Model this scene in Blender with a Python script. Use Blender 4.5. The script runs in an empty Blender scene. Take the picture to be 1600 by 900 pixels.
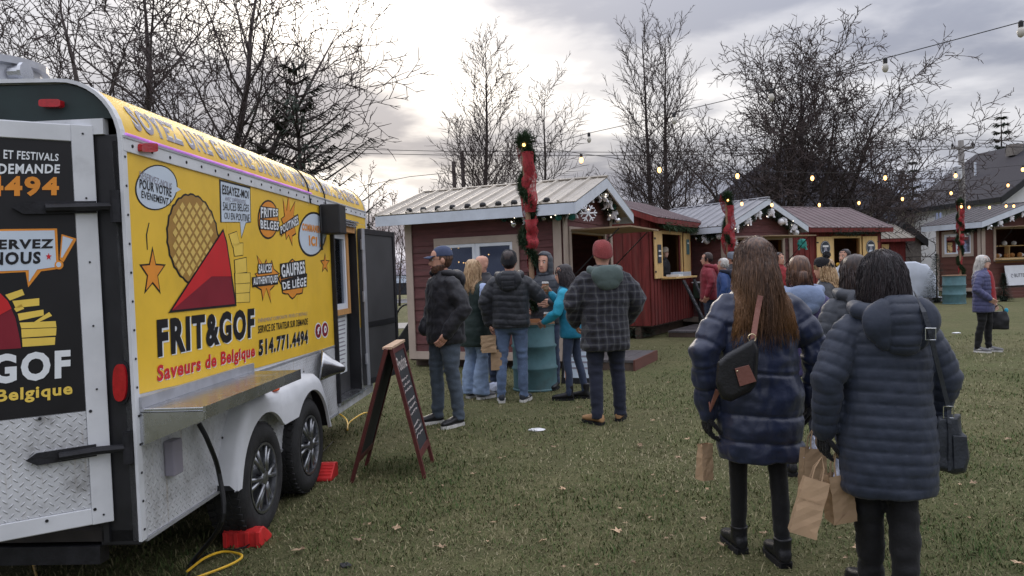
import bpy, bmesh, math, random
import numpy as np
from mathutils import Vector as V, Matrix as MX, noise as NZ
R = math.radians
random.seed(7)
scn = bpy.context.scene
col = scn.collection

# ------------------------------------------------------------------ camera
CAM_H, FPX, PITCH, ROLL = 1.53, 1200.0, math.atan(44/1200), 0.035
PPX, PPY = 800.0, 470.0
CAM = V((0, 0, CAM_H))
_F = V((0, math.cos(PITCH), -math.sin(PITCH)))
_U0 = V((0, math.sin(PITCH), math.cos(PITCH)))
_R0 = V((1, 0, 0))
_EX = math.cos(ROLL)*_R0 - math.sin(ROLL)*_U0
_EY = math.sin(ROLL)*_R0 + math.cos(ROLL)*_U0
cd = bpy.data.cameras.new('camera')
cam = bpy.data.objects.new('camera', cd)
col.objects.link(cam)
cd.sensor_width = 36.0
cd.lens = 36.0*FPX/1600
cd.shift_y = (PPY-450)/1600
cd.clip_start, cd.clip_end = 0.05, 3000
cam.matrix_world = MX(((_EX.x, _EY.x, -_F.x, 0), (_EX.y, _EY.y, -_F.y, 0), (_EX.z, _EY.z, -_F.z, CAM_H), (0, 0, 0, 1)))
scn.camera = cam

def ray(px, py):
    return (_EX*((px-PPX)/FPX) + _EY*((PPY-py)/FPX) + _F)
def AT(px, py, d):            # point seen at a pixel, d metres ahead
    r = ray(px, py); return CAM + r*(d/r.y)
def G(px, py, z=0.0):         # point on a horizontal plane
    r = ray(px, py); return CAM + r*((z-CAM_H)/r.z)

# ------------------------------------------------------------------ sky, sun, exposure
SUN_AZ, SUN_EL = R(-9.5), R(15)
SKYOFF = (10.7, 46.4, 0)
sd = V((math.sin(SUN_AZ)*math.cos(SUN_EL), math.cos(SUN_AZ)*math.cos(SUN_EL), math.sin(SUN_EL)))
w = bpy.data.worlds.new('World'); scn.world = w; w.use_nodes = True
nt = w.node_tree; nt.nodes.clear()
def nd(t, typ, **k):
    n = t.nodes.new(typ)
    for a, b in k.items():
        if a.startswith('i_'):
            key = a[2:]; key = int(key) if key.isdigit() else key.replace('_', ' ')
            n.inputs[key].default_value = b
        else: setattr(n, a, b)
    return n
def lk(t, a, b): t.links.new(a, b)
def mth(t, op, a, b=None, c=None, clamp=False):
    n = t.nodes.new('ShaderNodeMath'); n.operation = op; n.use_clamp = clamp
    for i, x in enumerate((a, b, c)):
        if x is None: continue
        if isinstance(x, (int, float)): n.inputs[i].default_value = x
        else: t.links.new(x, n.inputs[i])
    return n.outputs[0]
def ramp(t, fac, stops, interp='EASE'):
    n = t.nodes.new('ShaderNodeValToRGB'); r = n.color_ramp; r.interpolation = interp
    while len(r.elements) < len(stops): r.elements.new(.5)
    for e, (p, c) in zip(r.elements, stops):
        e.position = p; e.color = (c, c, c, 1) if isinstance(c, (int, float)) else (*c, 1)
    t.links.new(fac, n.inputs[0]); return n.outputs[0]
def mixc(t, fac, a, b, mode='MIX'):
    n = t.nodes.new('ShaderNodeMix'); n.data_type = 'RGBA'; n.blend_type = mode
    for i, x in ((0, fac), (6, a), (7, b)):
        if isinstance(x, (int, float)): n.inputs[i].default_value = x
        elif isinstance(x, tuple): n.inputs[i].default_value = (*x, 1) if len(x) == 3 else x
        else: t.links.new(x, n.inputs[i])
    return n.outputs[2]
sky = nd(nt, 'ShaderNodeTexSky', sky_type='NISHITA', sun_disc=False)
sky.sun_elevation = SUN_EL; sky.sun_rotation = SUN_AZ; sky.air_density = 1.2; sky.dust_density = 2.0
tc = nd(nt, 'ShaderNodeTexCoord')
sep = nd(nt, 'ShaderNodeSeparateXYZ'); lk(nt, tc.outputs['Generated'], sep.inputs[0])
zc = mth(nt, 'MAXIMUM', sep.outputs[2], 0.0)
den = mth(nt, 'ADD', zc, 0.13)
cx = mth(nt, 'DIVIDE', sep.outputs[0], den); cy = mth(nt, 'DIVIDE', sep.outputs[1], den)
cmb = nd(nt, 'ShaderNodeCombineXYZ'); lk(nt, cx, cmb.inputs[0]); lk(nt, cy, cmb.inputs[1])
n1 = nd(nt, 'ShaderNodeTexNoise', i_Scale=0.9, i_Detail=5.0, i_Roughness=0.45, i_Distortion=0.25)
mp = nd(nt, 'ShaderNodeMapping'); mp.inputs['Location'].default_value = SKYOFF; mp.inputs['Scale'].default_value = (1.0, 1.0, 1)
lk(nt, cmb.outputs[0], mp.inputs[0]); lk(nt, mp.outputs[0], n1.inputs['Vector'])
n2 = nd(nt, 'ShaderNodeTexNoise', i_Scale=2.6, i_Detail=5.0, i_Roughness=0.55, i_Distortion=0.2)
lk(nt, mp.outputs[0], n2.inputs['Vector'])
thick = mth(nt, 'ADD', mth(nt, 'MULTIPLY', n1.outputs[0], 0.72), mth(nt, 'MULTIPLY', n2.outputs[0], 0.28))
thin = ramp(nt, thick, [(0.385, 1.0), (0.485, 0.40), (0.58, 0.0)])            # 1 = thin bright cloud, 0 = heavy grey base
dotn = nd(nt, 'ShaderNodeVectorMath', operation='DOT_PRODUCT'); dotn.inputs[1].default_value = sd
lk(nt, tc.outputs['Generated'], dotn.inputs[0])
dp = mth(nt, 'MAXIMUM', dotn.outputs['Value'], 0.0)
glow = mth(nt, 'POWER', dp, 70.0)          # veiled sun
halo = mth(nt, 'POWER', dp, 12.0)
heavy = mixc(nt, halo, (0.160, 0.170, 0.208), (0.215, 0.214, 0.234))
light = mixc(nt, halo, (0.40, 0.40, 0.42), (0.62, 0.585, 0.545))
cl = mixc(nt, thin, heavy, light)
low = ramp(nt, sep.outputs[2], [(0.0, (0.62, 0.71, 0.98)), (0.13, (1.0, 1.0, 1.0))], 'LINEAR')
cl = mixc(nt, 1.0, cl, low, 'MULTIPLY')
gl = mth(nt, 'MULTIPLY', glow, mth(nt, 'ADD', mth(nt, 'MULTIPLY', thin, 0.42), 0.02))
glc = nd(nt, 'ShaderNodeVectorMath', operation='SCALE'); glc.inputs[0].default_value = (1.0, 0.90, 0.76); lk(nt, gl, glc.inputs['Scale'])
cl = mixc(nt, 1.0, cl, glc.outputs[0], 'ADD')
zen = mth(nt, 'ADD', 1.0, mth(nt, 'MULTIPLY', mth(nt, 'POWER', zc, 1.4), 4.0))  # overcast sky brightens towards the zenith
zs = nd(nt, 'ShaderNodeVectorMath', operation='SCALE'); lk(nt, cl, zs.inputs[0]); lk(nt, zen, zs.inputs['Scale'])
bg1 = nd(nt, 'ShaderNodeBackground', i_Strength=0.05); lk(nt, sky.outputs[0], bg1.inputs[0])
bg2 = nd(nt, 'ShaderNodeBackground', i_Strength=1.0); lk(nt, zs.outputs[0], bg2.inputs[0])
mx = nd(nt, 'ShaderNodeMixShader', i_0=0.97); lk(nt, bg1.outputs[0], mx.inputs[1]); lk(nt, bg2.outputs[0], mx.inputs[2])
wo = nd(nt, 'ShaderNodeOutputWorld'); lk(nt, mx.outputs[0], wo.inputs[0])
sl = bpy.data.lights.new('sun', 'SUN'); sl.energy = 0.7; sl.angle = R(25); sl.color = (1.0, 0.88, 0.74)
so = bpy.data.objects.new('sun', sl); col.objects.link(so)
so.rotation_euler = (-sd).to_track_quat('-Z', 'Y').to_euler()
scn.view_settings.view_transform = 'Standard'; scn.view_settings.look = 'None'
scn.view_settings.gamma = 1.0; scn.view_settings.use_curve_mapping = False
scn.view_settings.exposure = 0.64

# ------------------------------------------------------------------ materials
MATS = {}
def hexc(r, g, b):
    f = lambda c: (c/255/12.92 if c <= 10 else ((c/255+.055)/1.055)**2.4)
    return (f(r), f(g), f(b))
def pm(name, c, rough=.6, metal=0., var=.18, scale=6., bump=0., bscale=60., spec=.4, rnd=0., c2=None, dirt=0., stretch=(1, 1, 1), coat=0., sheen=0., emit=0.):
    """procedural material: colour broken up by noise, fine relief, optional second colour in patches"""
    m = bpy.data.materials.new(name); m.use_nodes = True; t = m.node_tree
    b = t.nodes['Principled BSDF']
    o = nd(t, 'ShaderNodeTexCoord'); mpp = nd(t, 'ShaderNodeMapping'); mpp.inputs['Scale'].default_value = stretch
    lk(t, o.outputs['Object'], mpp.inputs[0])
    n = nd(t, 'ShaderNodeTexNoise', i_Scale=scale, i_Detail=5.0, i_Roughness=.6); lk(t, mpp.outputs[0], n.inputs['Vector'])
    lo = tuple(max(0, x*(1-var)) for x in c); hi = tuple(min(1, x*(1+var)) for x in c)
    f = ramp(t, n.outputs[0], [(.3, 0.), (.7, 1.)])
    cc = mixc(t, f, lo, c2 if c2 else hi)
    if dirt:
        n3 = nd(t, 'ShaderNodeTexNoise', i_Scale=scale*.35, i_Detail=8.0, i_Roughness=.7); lk(t, mpp.outputs[0], n3.inputs['Vector'])
        cc = mixc(t, mth(t, 'MULTIPLY', ramp(t, n3.outputs[0], [(.5, 0.), (.68, 1.)]), dirt), cc, (.09, .08, .065))
    if rnd:
        oi = nd(t, 'ShaderNodeObjectInfo')
        hs = nd(t, 'ShaderNodeHueSaturation'); lk(t, cc, hs.inputs['Color'])
        lk(t, mth(t, 'ADD', mth(t, 'MULTIPLY', oi.outputs['Random'], rnd), 1-rnd/2), hs.inputs['Value']); cc = hs.outputs[0]
    lk(t, cc, b.inputs['Base Color'])
    lk(t, mth(t, 'ADD', mth(t, 'MULTIPLY', n.outputs[0], .25), max(.02, rough-.125), clamp=True), b.inputs['Roughness'])
    b.inputs['Metallic'].default_value = metal; b.inputs['Specular IOR Level'].default_value = spec
    b.inputs['Coat Weight'].default_value = coat; b.inputs['Sheen Weight'].default_value = sheen
    if emit:
        lk(t, cc, b.inputs['Emission Color']); b.inputs['Emission Strength'].default_value = emit
    if bump:
        n4 = nd(t, 'ShaderNodeTexNoise', i_Scale=bscale, i_Detail=4.0); lk(t, mpp.outputs[0], n4.inputs['Vector'])
        bp = nd(t, 'ShaderNodeBump', i_Strength=bump, i_Distance=.01); lk(t, n4.outputs[0], bp.inputs['Height']); lk(t, bp.outputs[0], b.inputs['Normal'])
    MATS[name] = m; return m
def emat(name, c, s):
    m = bpy.data.materials.new(name); m.use_nodes = True; b = m.node_tree.nodes['Principled BSDF']
    b.inputs['Base Color'].default_value = (*c, 1); b.inputs['Emission Color'].default_value = (*c, 1); b.inputs['Emission Strength'].default_value = s
    MATS[name] = m; return m
def glassmat(name, tint=(.5, .55, .6), a=.55):
    m = bpy.data.materials.new(name); m.use_nodes = True; t = m.node_tree; t.nodes.clear()
    tr = nd(t, 'ShaderNodeBsdfTransparent'); tr.inputs[0].default_value = (*tint, 1)
    gl_ = nd(t, 'ShaderNodeBsdfGlossy', i_Roughness=.04); gl_.inputs[0].default_value = (.9, .93, 1, 1)
    fr = nd(t, 'ShaderNodeFresnel', i_IOR=1.5); f = mth(t, 'ADD', mth(t, 'MULTIPLY', fr.outputs[0], .9), .06, clamp=True)
    s = nd(t, 'ShaderNodeMixShader'); lk(t, f, s.inputs[0]); lk(t, tr.outputs[0], s.inputs[1]); lk(t, gl_.outputs[0], s.inputs[2])
    oo = nd(t, 'ShaderNodeOutputMaterial'); lk(t, s.outputs[0], oo.inputs[0]); MATS[name] = m; return m

# ------------------------------------------------------------------ builders
def tag(o, label=None, cat=None, group=None, kind=None):
    for k, x in (('label', label), ('category', cat), ('group', group), ('kind', kind)):
        if x: o[k] = x
    return o
RM = {}
def thing(name, label, cat, loc=(0, 0, 0), rz=0., group=None):
    o = bpy.data.objects.new(name, None); col.objects.link(o); o.empty_display_size = .1
    o.location = loc; o.rotation_euler = (0, 0, rz)
    RM[o] = MX.Translation(V(loc)) @ MX.Rotation(rz, 4, 'Z')
    return tag(o, label, cat, group)
def rootmat(o):
    while o is not None and o.parent is not None: o = o.parent
    return RM.get(o, MX.Identity(4))
def meshobj(name, me, mat, parent=None):
    ob = bpy.data.objects.new(name, me); col.objects.link(ob)
    if mat is not None and not me.materials: me.materials.append(MATS[mat] if isinstance(mat, str) else mat)
    if parent: ob.parent = parent
    return ob
class MB:
    def __init__(s): s.v = []; s.f = []; s.mi = []
    def add(s, vs, fs, mx=None, mi=0):
        n = len(s.v)
        s.v += [tuple(mx @ V(p)) if mx else tuple(p) for p in vs]
        s.f += [tuple(i+n for i in f) for f in fs]; s.mi += [mi]*len(fs); return s
    def box(s, x0, x1, y0, y1, z0, z1, mx=None, mi=0):
        return s.add([(x, y, z) for z in (z0, z1) for y in (y0, y1) for x in (x0, x1)],
                     [(0, 2, 3, 1), (4, 5, 7, 6), (0, 1, 5, 4), (2, 6, 7, 3), (0, 4, 6, 2), (1, 3, 7, 5)], mx, mi)
    def prism(s, lo, hi, mi=0):     # two matching 3-D loops
        n = len(lo)
        return s.add(list(lo)+list(hi), [tuple(range(n-1, -1, -1)), tuple(range(n, 2*n))] + [(i, (i+1) % n, n+(i+1) % n, n+i) for i in range(n)], None, mi)
    def grid(s, rows, closed=False, mi=0):
        n = len(rows[0]); vs = [p for r in rows for p in r]; fs = []
        for i in range(len(rows)-1):
            for j in range(n if closed else n-1):
                k = (j+1) % n; fs.append((i*n+j, i*n+k, (i+1)*n+k, (i+1)*n+j))
        return s.add(vs, fs, None, mi)
    def rings(s, rows, mi=0):       # closed rings, capped
        n = len(rows[0]); b = len(s.v); s.grid(rows, True, mi)
        s.f += [tuple(b+i for i in range(n-1, -1, -1)), tuple(b+(len(rows)-1)*n+i for i in range(n))]; s.mi += [mi, mi]; return s
    def tube(s, pts, rad, n=8, mi=0, flat=1., roundcap=False, caps=True):
        pts = [V(p) for p in pts]; rad = [rad]*len(pts) if isinstance(rad, (int, float)) else list(rad)
        if roundcap:
            d0 = (pts[0]-pts[1]).normalized(); d1 = (pts[-1]-pts[-2]).normalized(); r0, r1 = rad[0], rad[-1]
            pts = [pts[0]+d0*r0*.95, pts[0]+d0*r0*.7] + pts + [pts[-1]+d1*r1*.7, pts[-1]+d1*r1*.95]
            rad = [r0*.3, r0*.72] + rad + [r1*.72, r1*.3]
        rows = []; up = None
        for i, p in enumerate(pts):
            t = (pts[min(i+1, len(pts)-1)]-pts[max(i-1, 0)])
            t = t.normalized() if t.length > 1e-9 else V((0, 0, 1))
            if up is None:
                up = V((0, 0, 1)) if abs(t.z) < .9 else V((1, 0, 0))
            a = (up - t*up.dot(t))
            a = a.normalized() if a.length > 1e-6 else t.orthogonal().normalized()
            up = a; bb = t.cross(a)
            rows.append([p + (a*math.cos(2*math.pi*j/n)*flat + bb*math.sin(2*math.pi*j/n))*rad[i] for j in range(n)])
        return s.rings(rows, mi) if caps else s.grid(rows, True, mi)
    def lathe(s, prof, n=16, mx=None, mi=0):     # profile (r, z)
        sub = MB(); sub.rings([[(r*math.cos(2*math.pi*j/n), r*math.sin(2*math.pi*j/n), z) for j in range(n)] for r, z in prof])
        return s.add(sub.v, sub.f, mx, mi)
    def ball(s, c, rx, ry=None, rz=None, n=12, m=8, mx=None, mi=0):
        ry = ry or rx; rz = rz or rx; c = V(c)
        sub = MB(); sub.rings([[(c.x+rx*math.sin(t)*math.cos(2*math.pi*j/n), c.y+ry*math.sin(t)*math.sin(2*math.pi*j/n), c.z-rz*math.cos(t)) for j in range(n)]
                               for t in [math.pi*(i+.35)/(m+.7) if 0 < i < m else (.12 if i == 0 else math.pi-.12) for i in range(m+1)]])
        return s.add(sub.v, sub.f, mx, mi)
    def mesh(s, name='m', world_to=None):
        me = bpy.data.meshes.new(name)
        vs = s.v
        if world_to is not None:
            inv = world_to.inverted(); vs = [tuple(inv @ V(p)) for p in vs]
        me.from_pydata(vs, [], s.f); me.update(); return me
    def build(s, name, mat, parent=None, smooth=False, bevel=0., world=False, mats=None):
        me = s.mesh(name, rootmat(parent) if world and parent else None)
        if mats:
            for x in mats: me.materials.append(MATS[x])
            for p, i in zip(me.polygons, s.mi): p.material_index = i
        ob = meshobj(name, me, mat, parent)
        if smooth:
            me.polygons.foreach_set('use_smooth', [True]*len(me.polygons))
        if bevel:
            b = ob.modifiers.new('bevel', 'BEVEL'); b.width = bevel; b.segments = 2; b.limit_method = 'ANGLE'; b.angle_limit = R(40)
        return ob
def autosmooth(ob, ang=40):
    me = ob.data; me.polygons.foreach_set('use_smooth', [True]*len(me.polygons))
    bm = bmesh.new(); bm.from_mesh(me)
    for e in bm.edges:
        if len(e.link_faces) == 2 and e.calc_face_angle(0) > R(ang): e.smooth = False
    bm.to_mesh(me); bm.free(); return ob
def copy_tree(o, parent=None, loc=None, rz=None):
    c = o.copy(); col.objects.link(c); c.parent = parent
    if loc is not None: c.location = loc
    if rz is not None: c.rotation_euler = (0, 0, rz)
    for ch in list(o.children): copy_tree(ch, c)
    return c
TXT = {}
def text2d(s, bold=0.012, wide=1.0):
    """lettering as 2-D triangles, scaled to the unit square"""
    key = (s, bold)
    if key not in TXT:
        cu = bpy.data.curves.new('t', 'FONT'); cu.body = s; cu.offset = bold; cu.resolution_u = 3; cu.fill_mode = 'FRONT'
        cu.space_character = 1.0 + bold*4
        ob = bpy.data.objects.new('t', cu); col.objects.link(ob)
        dg = bpy.context.evaluated_depsgraph_get(); dg.update()
        me = bpy.data.meshes.new_from_object(ob.evaluated_get(dg))
        vs = [(q.co.x, q.co.y) for q in me.vertices]; fs = [tuple(p.vertices) for p in me.polygons]
        bpy.data.objects.remove(ob); bpy.data.meshes.remove(me); bpy.data.curves.remove(cu)
        x0 = min(q[0] for q in vs); x1 = max(q[0] for q in vs); y0 = min(q[1] for q in vs); y1 = max(q[1] for q in vs)
        TXT[key] = ([((q[0]-x0)/(x1-x0), (q[1]-y0)/(y1-y0)) for q in vs], fs)
    return TXT[key]
def word_split(body, vs, fs):
    """the faces of each word: cut the line at its widest gaps"""
    n = len(body.split())
    if n < 2: return [fs]
    iv = sorted((min(vs[i][0] for i in f), max(vs[i][0] for i in f)) for f in fs); mg = [list(iv[0])]
    for a, b in iv[1:]:
        if a <= mg[-1][1]+1e-6: mg[-1][1] = max(mg[-1][1], b)
        else: mg.append([a, b])
    gaps = sorted(((mg[i+1][0]-mg[i][1], (mg[i+1][0]+mg[i][1])/2) for i in range(len(mg)-1)), reverse=True)[:n-1]; cuts = sorted(g_[1] for g_ in gaps)
    out = [[] for _ in range(len(cuts)+1)]
    for f in fs:
        c = sum(vs[i][0] for i in f)/len(f); out[sum(c > k for k in cuts)].append(f)
    return [o for o in out if o]
def sub_mesh(vs, fs):
    ids = sorted({i for f in fs for i in f}); mp_ = {a: b for b, a in enumerate(ids)}; return [vs[i] for i in ids], [tuple(mp_[i] for i in f) for f in fs]
class Plane:
    """a real flat face in the scene: pixels of the photograph give positions on it"""
    def __init__(s, p0, ex, ez=V((0, 0, 1))):
        s.p, s.ex, s.ez = V(p0), V(ex).normalized(), V(ez).normalized()
        s.n = s.ex.cross(s.ez)
        if s.n.dot(CAM-s.p) < 0: s.n = -s.n
    def uv(s, px, py, off=0.):
        r = ray(px, py); t = ((s.p+s.n*off)-CAM).dot(s.n)/r.dot(s.n); q = CAM+r*t-s.p
        return (q.dot(s.ex), q.dot(s.ez))
    def pt(s, u, z, off=0.): return s.p+s.ex*u+s.ez*z+s.n*off
    def px(s, px, py, off=0.): return s.pt(*s.uv(px, py), off)
    def poly(s, name, pts, mat, parent, off=.002, thick=0., px=True):
        uv = [s.uv(*q) for q in pts] if px else pts
        mb = MB()
        if thick: mb.prism([s.pt(u, z, off) for u, z in uv], [s.pt(u, z, off+thick) for u, z in uv])
        else: mb.add([s.pt(u, z, off) for u, z in uv], [tuple(range(len(uv)))])
        return mb.build(name, mat, parent, world=True)
    def text(s, body, quad, mat, parent, off=.004, bold=.012, name='lettering', arch=0., grow=0.):
        vs, fs = text2d(body, bold)
        tl, tr, br, bl = [V(s.uv(*q)) for q in quad]
        mb = MB(); out = []
        for x, y in vs:
            p = (bl*(1-x)+br*x)*(1-y) + (tl*(1-x)+tr*x)*y
            if arch: p = p + V((0, arch*(1-(2*x-1)**2)))
            out.append(s.pt(p.x, p.y, off))
        for wf in word_split(body, vs, fs): ob = MB().add(*sub_mesh(out, wf)).build(name, mat, parent, world=True)
        return ob
def ell(cx, cy, rx, ry, n=28, rot=0., a0=0., a1=2*math.pi, wob=0., k=0):
    out = []
    for i in range(n):
        a = a0+(a1-a0)*i/n; r = 1+wob*math.cos(k*a)
        x, y = rx*r*math.cos(a), ry*r*math.sin(a)
        out.append((cx+x*math.cos(rot)-y*math.sin(rot), cy+x*math.sin(rot)+y*math.cos(rot)))
    return out
def star(cx, cy, rx, ry, n=5, inner=.42, rot=-math.pi/2, jit=0., rg=random.Random(3)):
    return [(cx+rx*(1 if i % 2 == 0 else inner)*(1+jit*rg.uniform(-1, 1))*math.cos(rot+math.pi*i/n), cy+ry*(1 if i % 2 == 0 else inner)*(1+jit*rg.uniform(-1, 1))*math.sin(rot+math.pi*i/n)) for i in range(2*n)]

_pr = np.random.default_rng(11); _pt = _pr.permutation(256); _pt = np.concatenate([_pt, _pt]); _gr = _pr.normal(size=(256, 3)); _gr /= np.linalg.norm(_gr, axis=1)[:, None]
def pnoise(P):
    """gradient noise for many points at once"""
    P = np.asarray(P, float); I = np.floor(P).astype(int); F = P-I; U = F*F*F*(F*(F*6-15)+10); I &= 255; out = 0.
    for dx in (0, 1):
        for dy in (0, 1):
            for dz in (0, 1):
                h = _pt[_pt[_pt[(I[:, 0]+dx) & 255]+((I[:, 1]+dy) & 255)]+((I[:, 2]+dz) & 255)]
                w_ = (U[:, 0] if dx else 1-U[:, 0])*(U[:, 1] if dy else 1-U[:, 1])*(U[:, 2] if dz else 1-U[:, 2])
                out = out+w_*(_gr[h]*(F-np.array([dx, dy, dz]))).sum(1)
    return out*1.3

def smooth_line(pts, k=6):
    """a rounded path through the points"""
    pts = [V(p) for p in pts]; q = [pts[0]*2-pts[1]]+pts+[pts[-1]*2-pts[-2]]; out = []
    for i in range(1, len(q)-2):
        a, b, c, d = q[i-1:i+3]
        for j in range(k):
            t = j/k; out.append(.5*((2*b)+(c-a)*t+(2*a-5*b+4*c-d)*t*t+(3*b-a-3*c+d)*t**3))
    return out+[pts[-1]]
# ================================================================== ground
def ground_mat():
    m = bpy.data.materials.new('lawn'); m.use_nodes = True; t = m.node_tree; b = t.nodes['Principled BSDF']
    o = nd(t, 'ShaderNodeTexCoord')
    def nz(sc, det=6., ro=.65):
        n = nd(t, 'ShaderNodeTexNoise', i_Scale=sc, i_Detail=det, i_Roughness=ro); lk(t, o.outputs['Object'], n.inputs['Vector']); return n.outputs[0]
    big, mid, fine, tiny = nz(.35), nz(2.2), nz(16., 8., .75), nz(95., 6., .75)
    a = mixc(t, ramp(t, big, [(.35, 0.), (.65, 1.)]), (0.109, 0.122, 0.050), (0.181, 0.163, 0.084))
    a = mixc(t, ramp(t, mid, [(.4, 0.), (.62, .75)]), a, (0.105, 0.099, 0.050))
    a = mixc(t, ramp(t, fine, [(.42, 0.), (.62, .8)]), a, (0.063, 0.079, 0.029))
    a = mixc(t, ramp(t, tiny, [(.46, 0.), (.66, .85)]), a, (0.260, 0.232, 0.140))
    lk(t, a, b.inputs['Base Color']); b.inputs['Roughness'].default_value = .95; b.inputs['Specular IOR Level'].default_value = .1
    bp = nd(t, 'ShaderNodeBump', i_Strength=.9, i_Distance=.03)
    lk(t, mth(t, 'ADD', mth(t, 'MULTIPLY', fine, .6), mth(t, 'MULTIPLY', tiny, .6)), bp.inputs['Height']); lk(t, bp.outputs[0], b.inputs['Normal'])
    MATS['lawn'] = m
ground_mat()
g = MB(); N = 24
g.grid([[(-500+1000*i/N, -60+900*j/N, 0) for i in range(N+1)] for j in range(N+1)])
tag(g.build('ground', 'lawn'), kind='structure')
pm('road_grey', (.16, .16, .165), .9, bump=.3); pm('gravel_pale', (.36, .34, .31), .95, var=.3, scale=20, bump=.6)
# a road and its pale verge far behind the trailer on the left
def strip(name, mat, y0, y1, x0, x1, z):
    mb = MB(); mb.grid([[(x0+(x1-x0)*i/8, y, z) for i in range(9)] for y in (y0, y1)]); return tag(mb.build(name, mat), kind='structure')
strip('road', 'road_grey', 44, 52, -120, -2, .012); strip('verge_path', 'gravel_pale', 22.5, 25.2, -60, -1.2, .010)

# grass blades on the near lawn
def grass():
    rg = np.random.default_rng(5)
    pts = []
    for d0, d1, dens in ((2.3, 4.2, 5000), (4.2, 6.5, 3000), (6.5, 10, 1150), (10, 15, 380)):
        n = int(dens*((.70*(d0+d1)+2.4)*(d1-d0)))
        d = rg.uniform(d0, d1, n); x = rg.uniform(-1, 1, n)*(.70*d+1.2)
        pts.append(np.stack([x, d, np.full(n, .9+.10*(d0+d1)/2)], 1))
    P = np.concatenate(pts); n = len(P)
    patch = pnoise(np.stack([P[:, 0]*.9, P[:, 1]*.9, np.full(n, 3.)], 1))+.6*pnoise(np.stack([P[:, 0]*4, P[:, 1]*4, np.full(n, 7.)], 1))
    keep = rg.random(n) < np.clip(.78+patch*.9, .28, 1); P = P[keep]; patch = patch[keep]; n = len(P)
    L = rg.gamma(5., .0056, n)*(1+patch*.5)*np.where(P[:, 1] > 6, 1.1, 1.); L = np.clip(L, .010, .072)
    W = rg.uniform(.0014, .0030, n)*P[:, 2]
    az = rg.uniform(0, 2*np.pi, n); lean = rg.uniform(.6, 1.65, n)
    dx, dy = np.cos(az), np.sin(az); sx, sy = -dy*W, dx*W
    bx, by = P[:, 0], P[:, 1]
    mx_, mz = L*.5*np.sin(lean*.6), L*.5*np.cos(lean*.6)
    tx, tz = mx_+L*.5*np.sin(lean*1.15), np.maximum(mz+L*.5*np.cos(lean*1.15), .004)
    vs = np.empty((n, 5, 3))
    vs[:, 0] = np.stack([bx-sx, by-sy, np.full(n, -.003)], 1); vs[:, 1] = np.stack([bx+sx, by+sy, np.full(n, -.003)], 1)
    vs[:, 2] = np.stack([bx+dx*mx_+sx*.8, by+dy*mx_+sy*.8, mz], 1); vs[:, 3] = np.stack([bx+dx*mx_-sx*.8, by+dy*mx_-sy*.8, mz], 1)
    vs[:, 4] = np.stack([bx+dx*tx, by+dy*tx, tz], 1)
    base = np.arange(n)*5
    loops = np.stack([base, base+1, base+2, base+3, base+3, base+2, base+4], 1).ravel()
    me = bpy.data.meshes.new('grass'); me.vertices.add(n*5); me.vertices.foreach_set('co', vs.ravel())
    me.loops.add(n*7); me.loops.foreach_set('vertex_index', loops.astype(np.int32))
    me.polygons.add(n*2)
    ls = np.stack([np.arange(n)*7, np.arange(n)*7+4], 1).ravel(); lt = np.tile([4, 3], n)
    me.polygons.foreach_set('loop_start', ls.astype(np.int32)); me.polygons.foreach_set('loop_total', lt.astype(np.int32))
    me.update(calc_edges=True)
    worn = pnoise(np.stack([P[:, 0]*.45+5, P[:, 1]*.3+5, np.full(n, 1.)], 1)); sh = np.clip(rg.random(n)*.75+.10-patch*.38+worn*.5, 0, 1)
    at = me.attributes.new('shade', 'FLOAT', 'POINT'); at.data.foreach_set('value', np.repeat(sh, 5))
    m = bpy.data.materials.new('grass_blade'); m.use_nodes = True; t = m.node_tree; b = t.nodes['Principled BSDF']
    a = nd(t, 'ShaderNodeAttribute', attribute_name='shade')
    c = ramp(t, a.outputs['Fac'], [(.0, (0.059, 0.096, 0.032)), (.3, (0.109, 0.131, 0.050)), (.55, (0.172, 0.165, 0.080)), (.8, (0.302, 0.267, 0.160)), (1., (0.403, 0.353, 0.232))], 'LINEAR')
    lk(t, c, b.inputs['Base Color']); b.inputs['Roughness'].default_value = .85; b.inputs['Specular IOR Level'].default_value = .15
    MATS['grass_blade'] = m
    tag(meshobj('grass', me, m), 'short trampled green and straw coloured lawn grass', 'grass', kind='stuff')
grass()
# ================================================================== market huts
pm('siding_plum', hexc(102, 64, 64), .75, var=.22, scale=3, dirt=.22, bump=.35, bscale=40, stretch=(1, 1, 6), rnd=.16)
pm('siding_brown', hexc(98, 62, 54), .75, var=.12, scale=3, bump=.25, bscale=40, stretch=(1, 1, 6), rnd=.16)
pm('barn_red', hexc(114, 46, 43), .8, dirt=.25, var=.28, scale=5, bump=.35, bscale=30, stretch=(3, 3, .4), rnd=.22)
pm('trim_beige', hexc(176, 160, 148), .7, var=.08, scale=4, bump=.15)
pm('fascia_white', hexc(205, 212, 222), .6, var=.06, scale=3, bump=.12, dirt=.12)
pm('roof_cream', hexc(172, 164, 152), .42, metal=.1, var=.10, scale=2.5, dirt=.25, rnd=.08)
pm('roof_maroon', hexc(112, 96, 98), .42, metal=.15, var=.12, scale=2.5, dirt=.2, rnd=.1)
pm('roof_grey', hexc(142, 142, 147), .42, metal=.2, var=.10, scale=2.5, dirt=.2, rnd=.08)
pm('roof_dark', hexc(96, 92, 94), .7, var=.15, scale=3, dirt=.2)
pm('pine_raw', hexc(226, 190, 130), .65, var=.14, scale=5, bump=.15, stretch=(6, 6, .5), rnd=.12)
pm('ply_inside', hexc(150, 108, 68), .75, var=.18, scale=3, bump=.1, stretch=(2, 2, .4))
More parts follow.
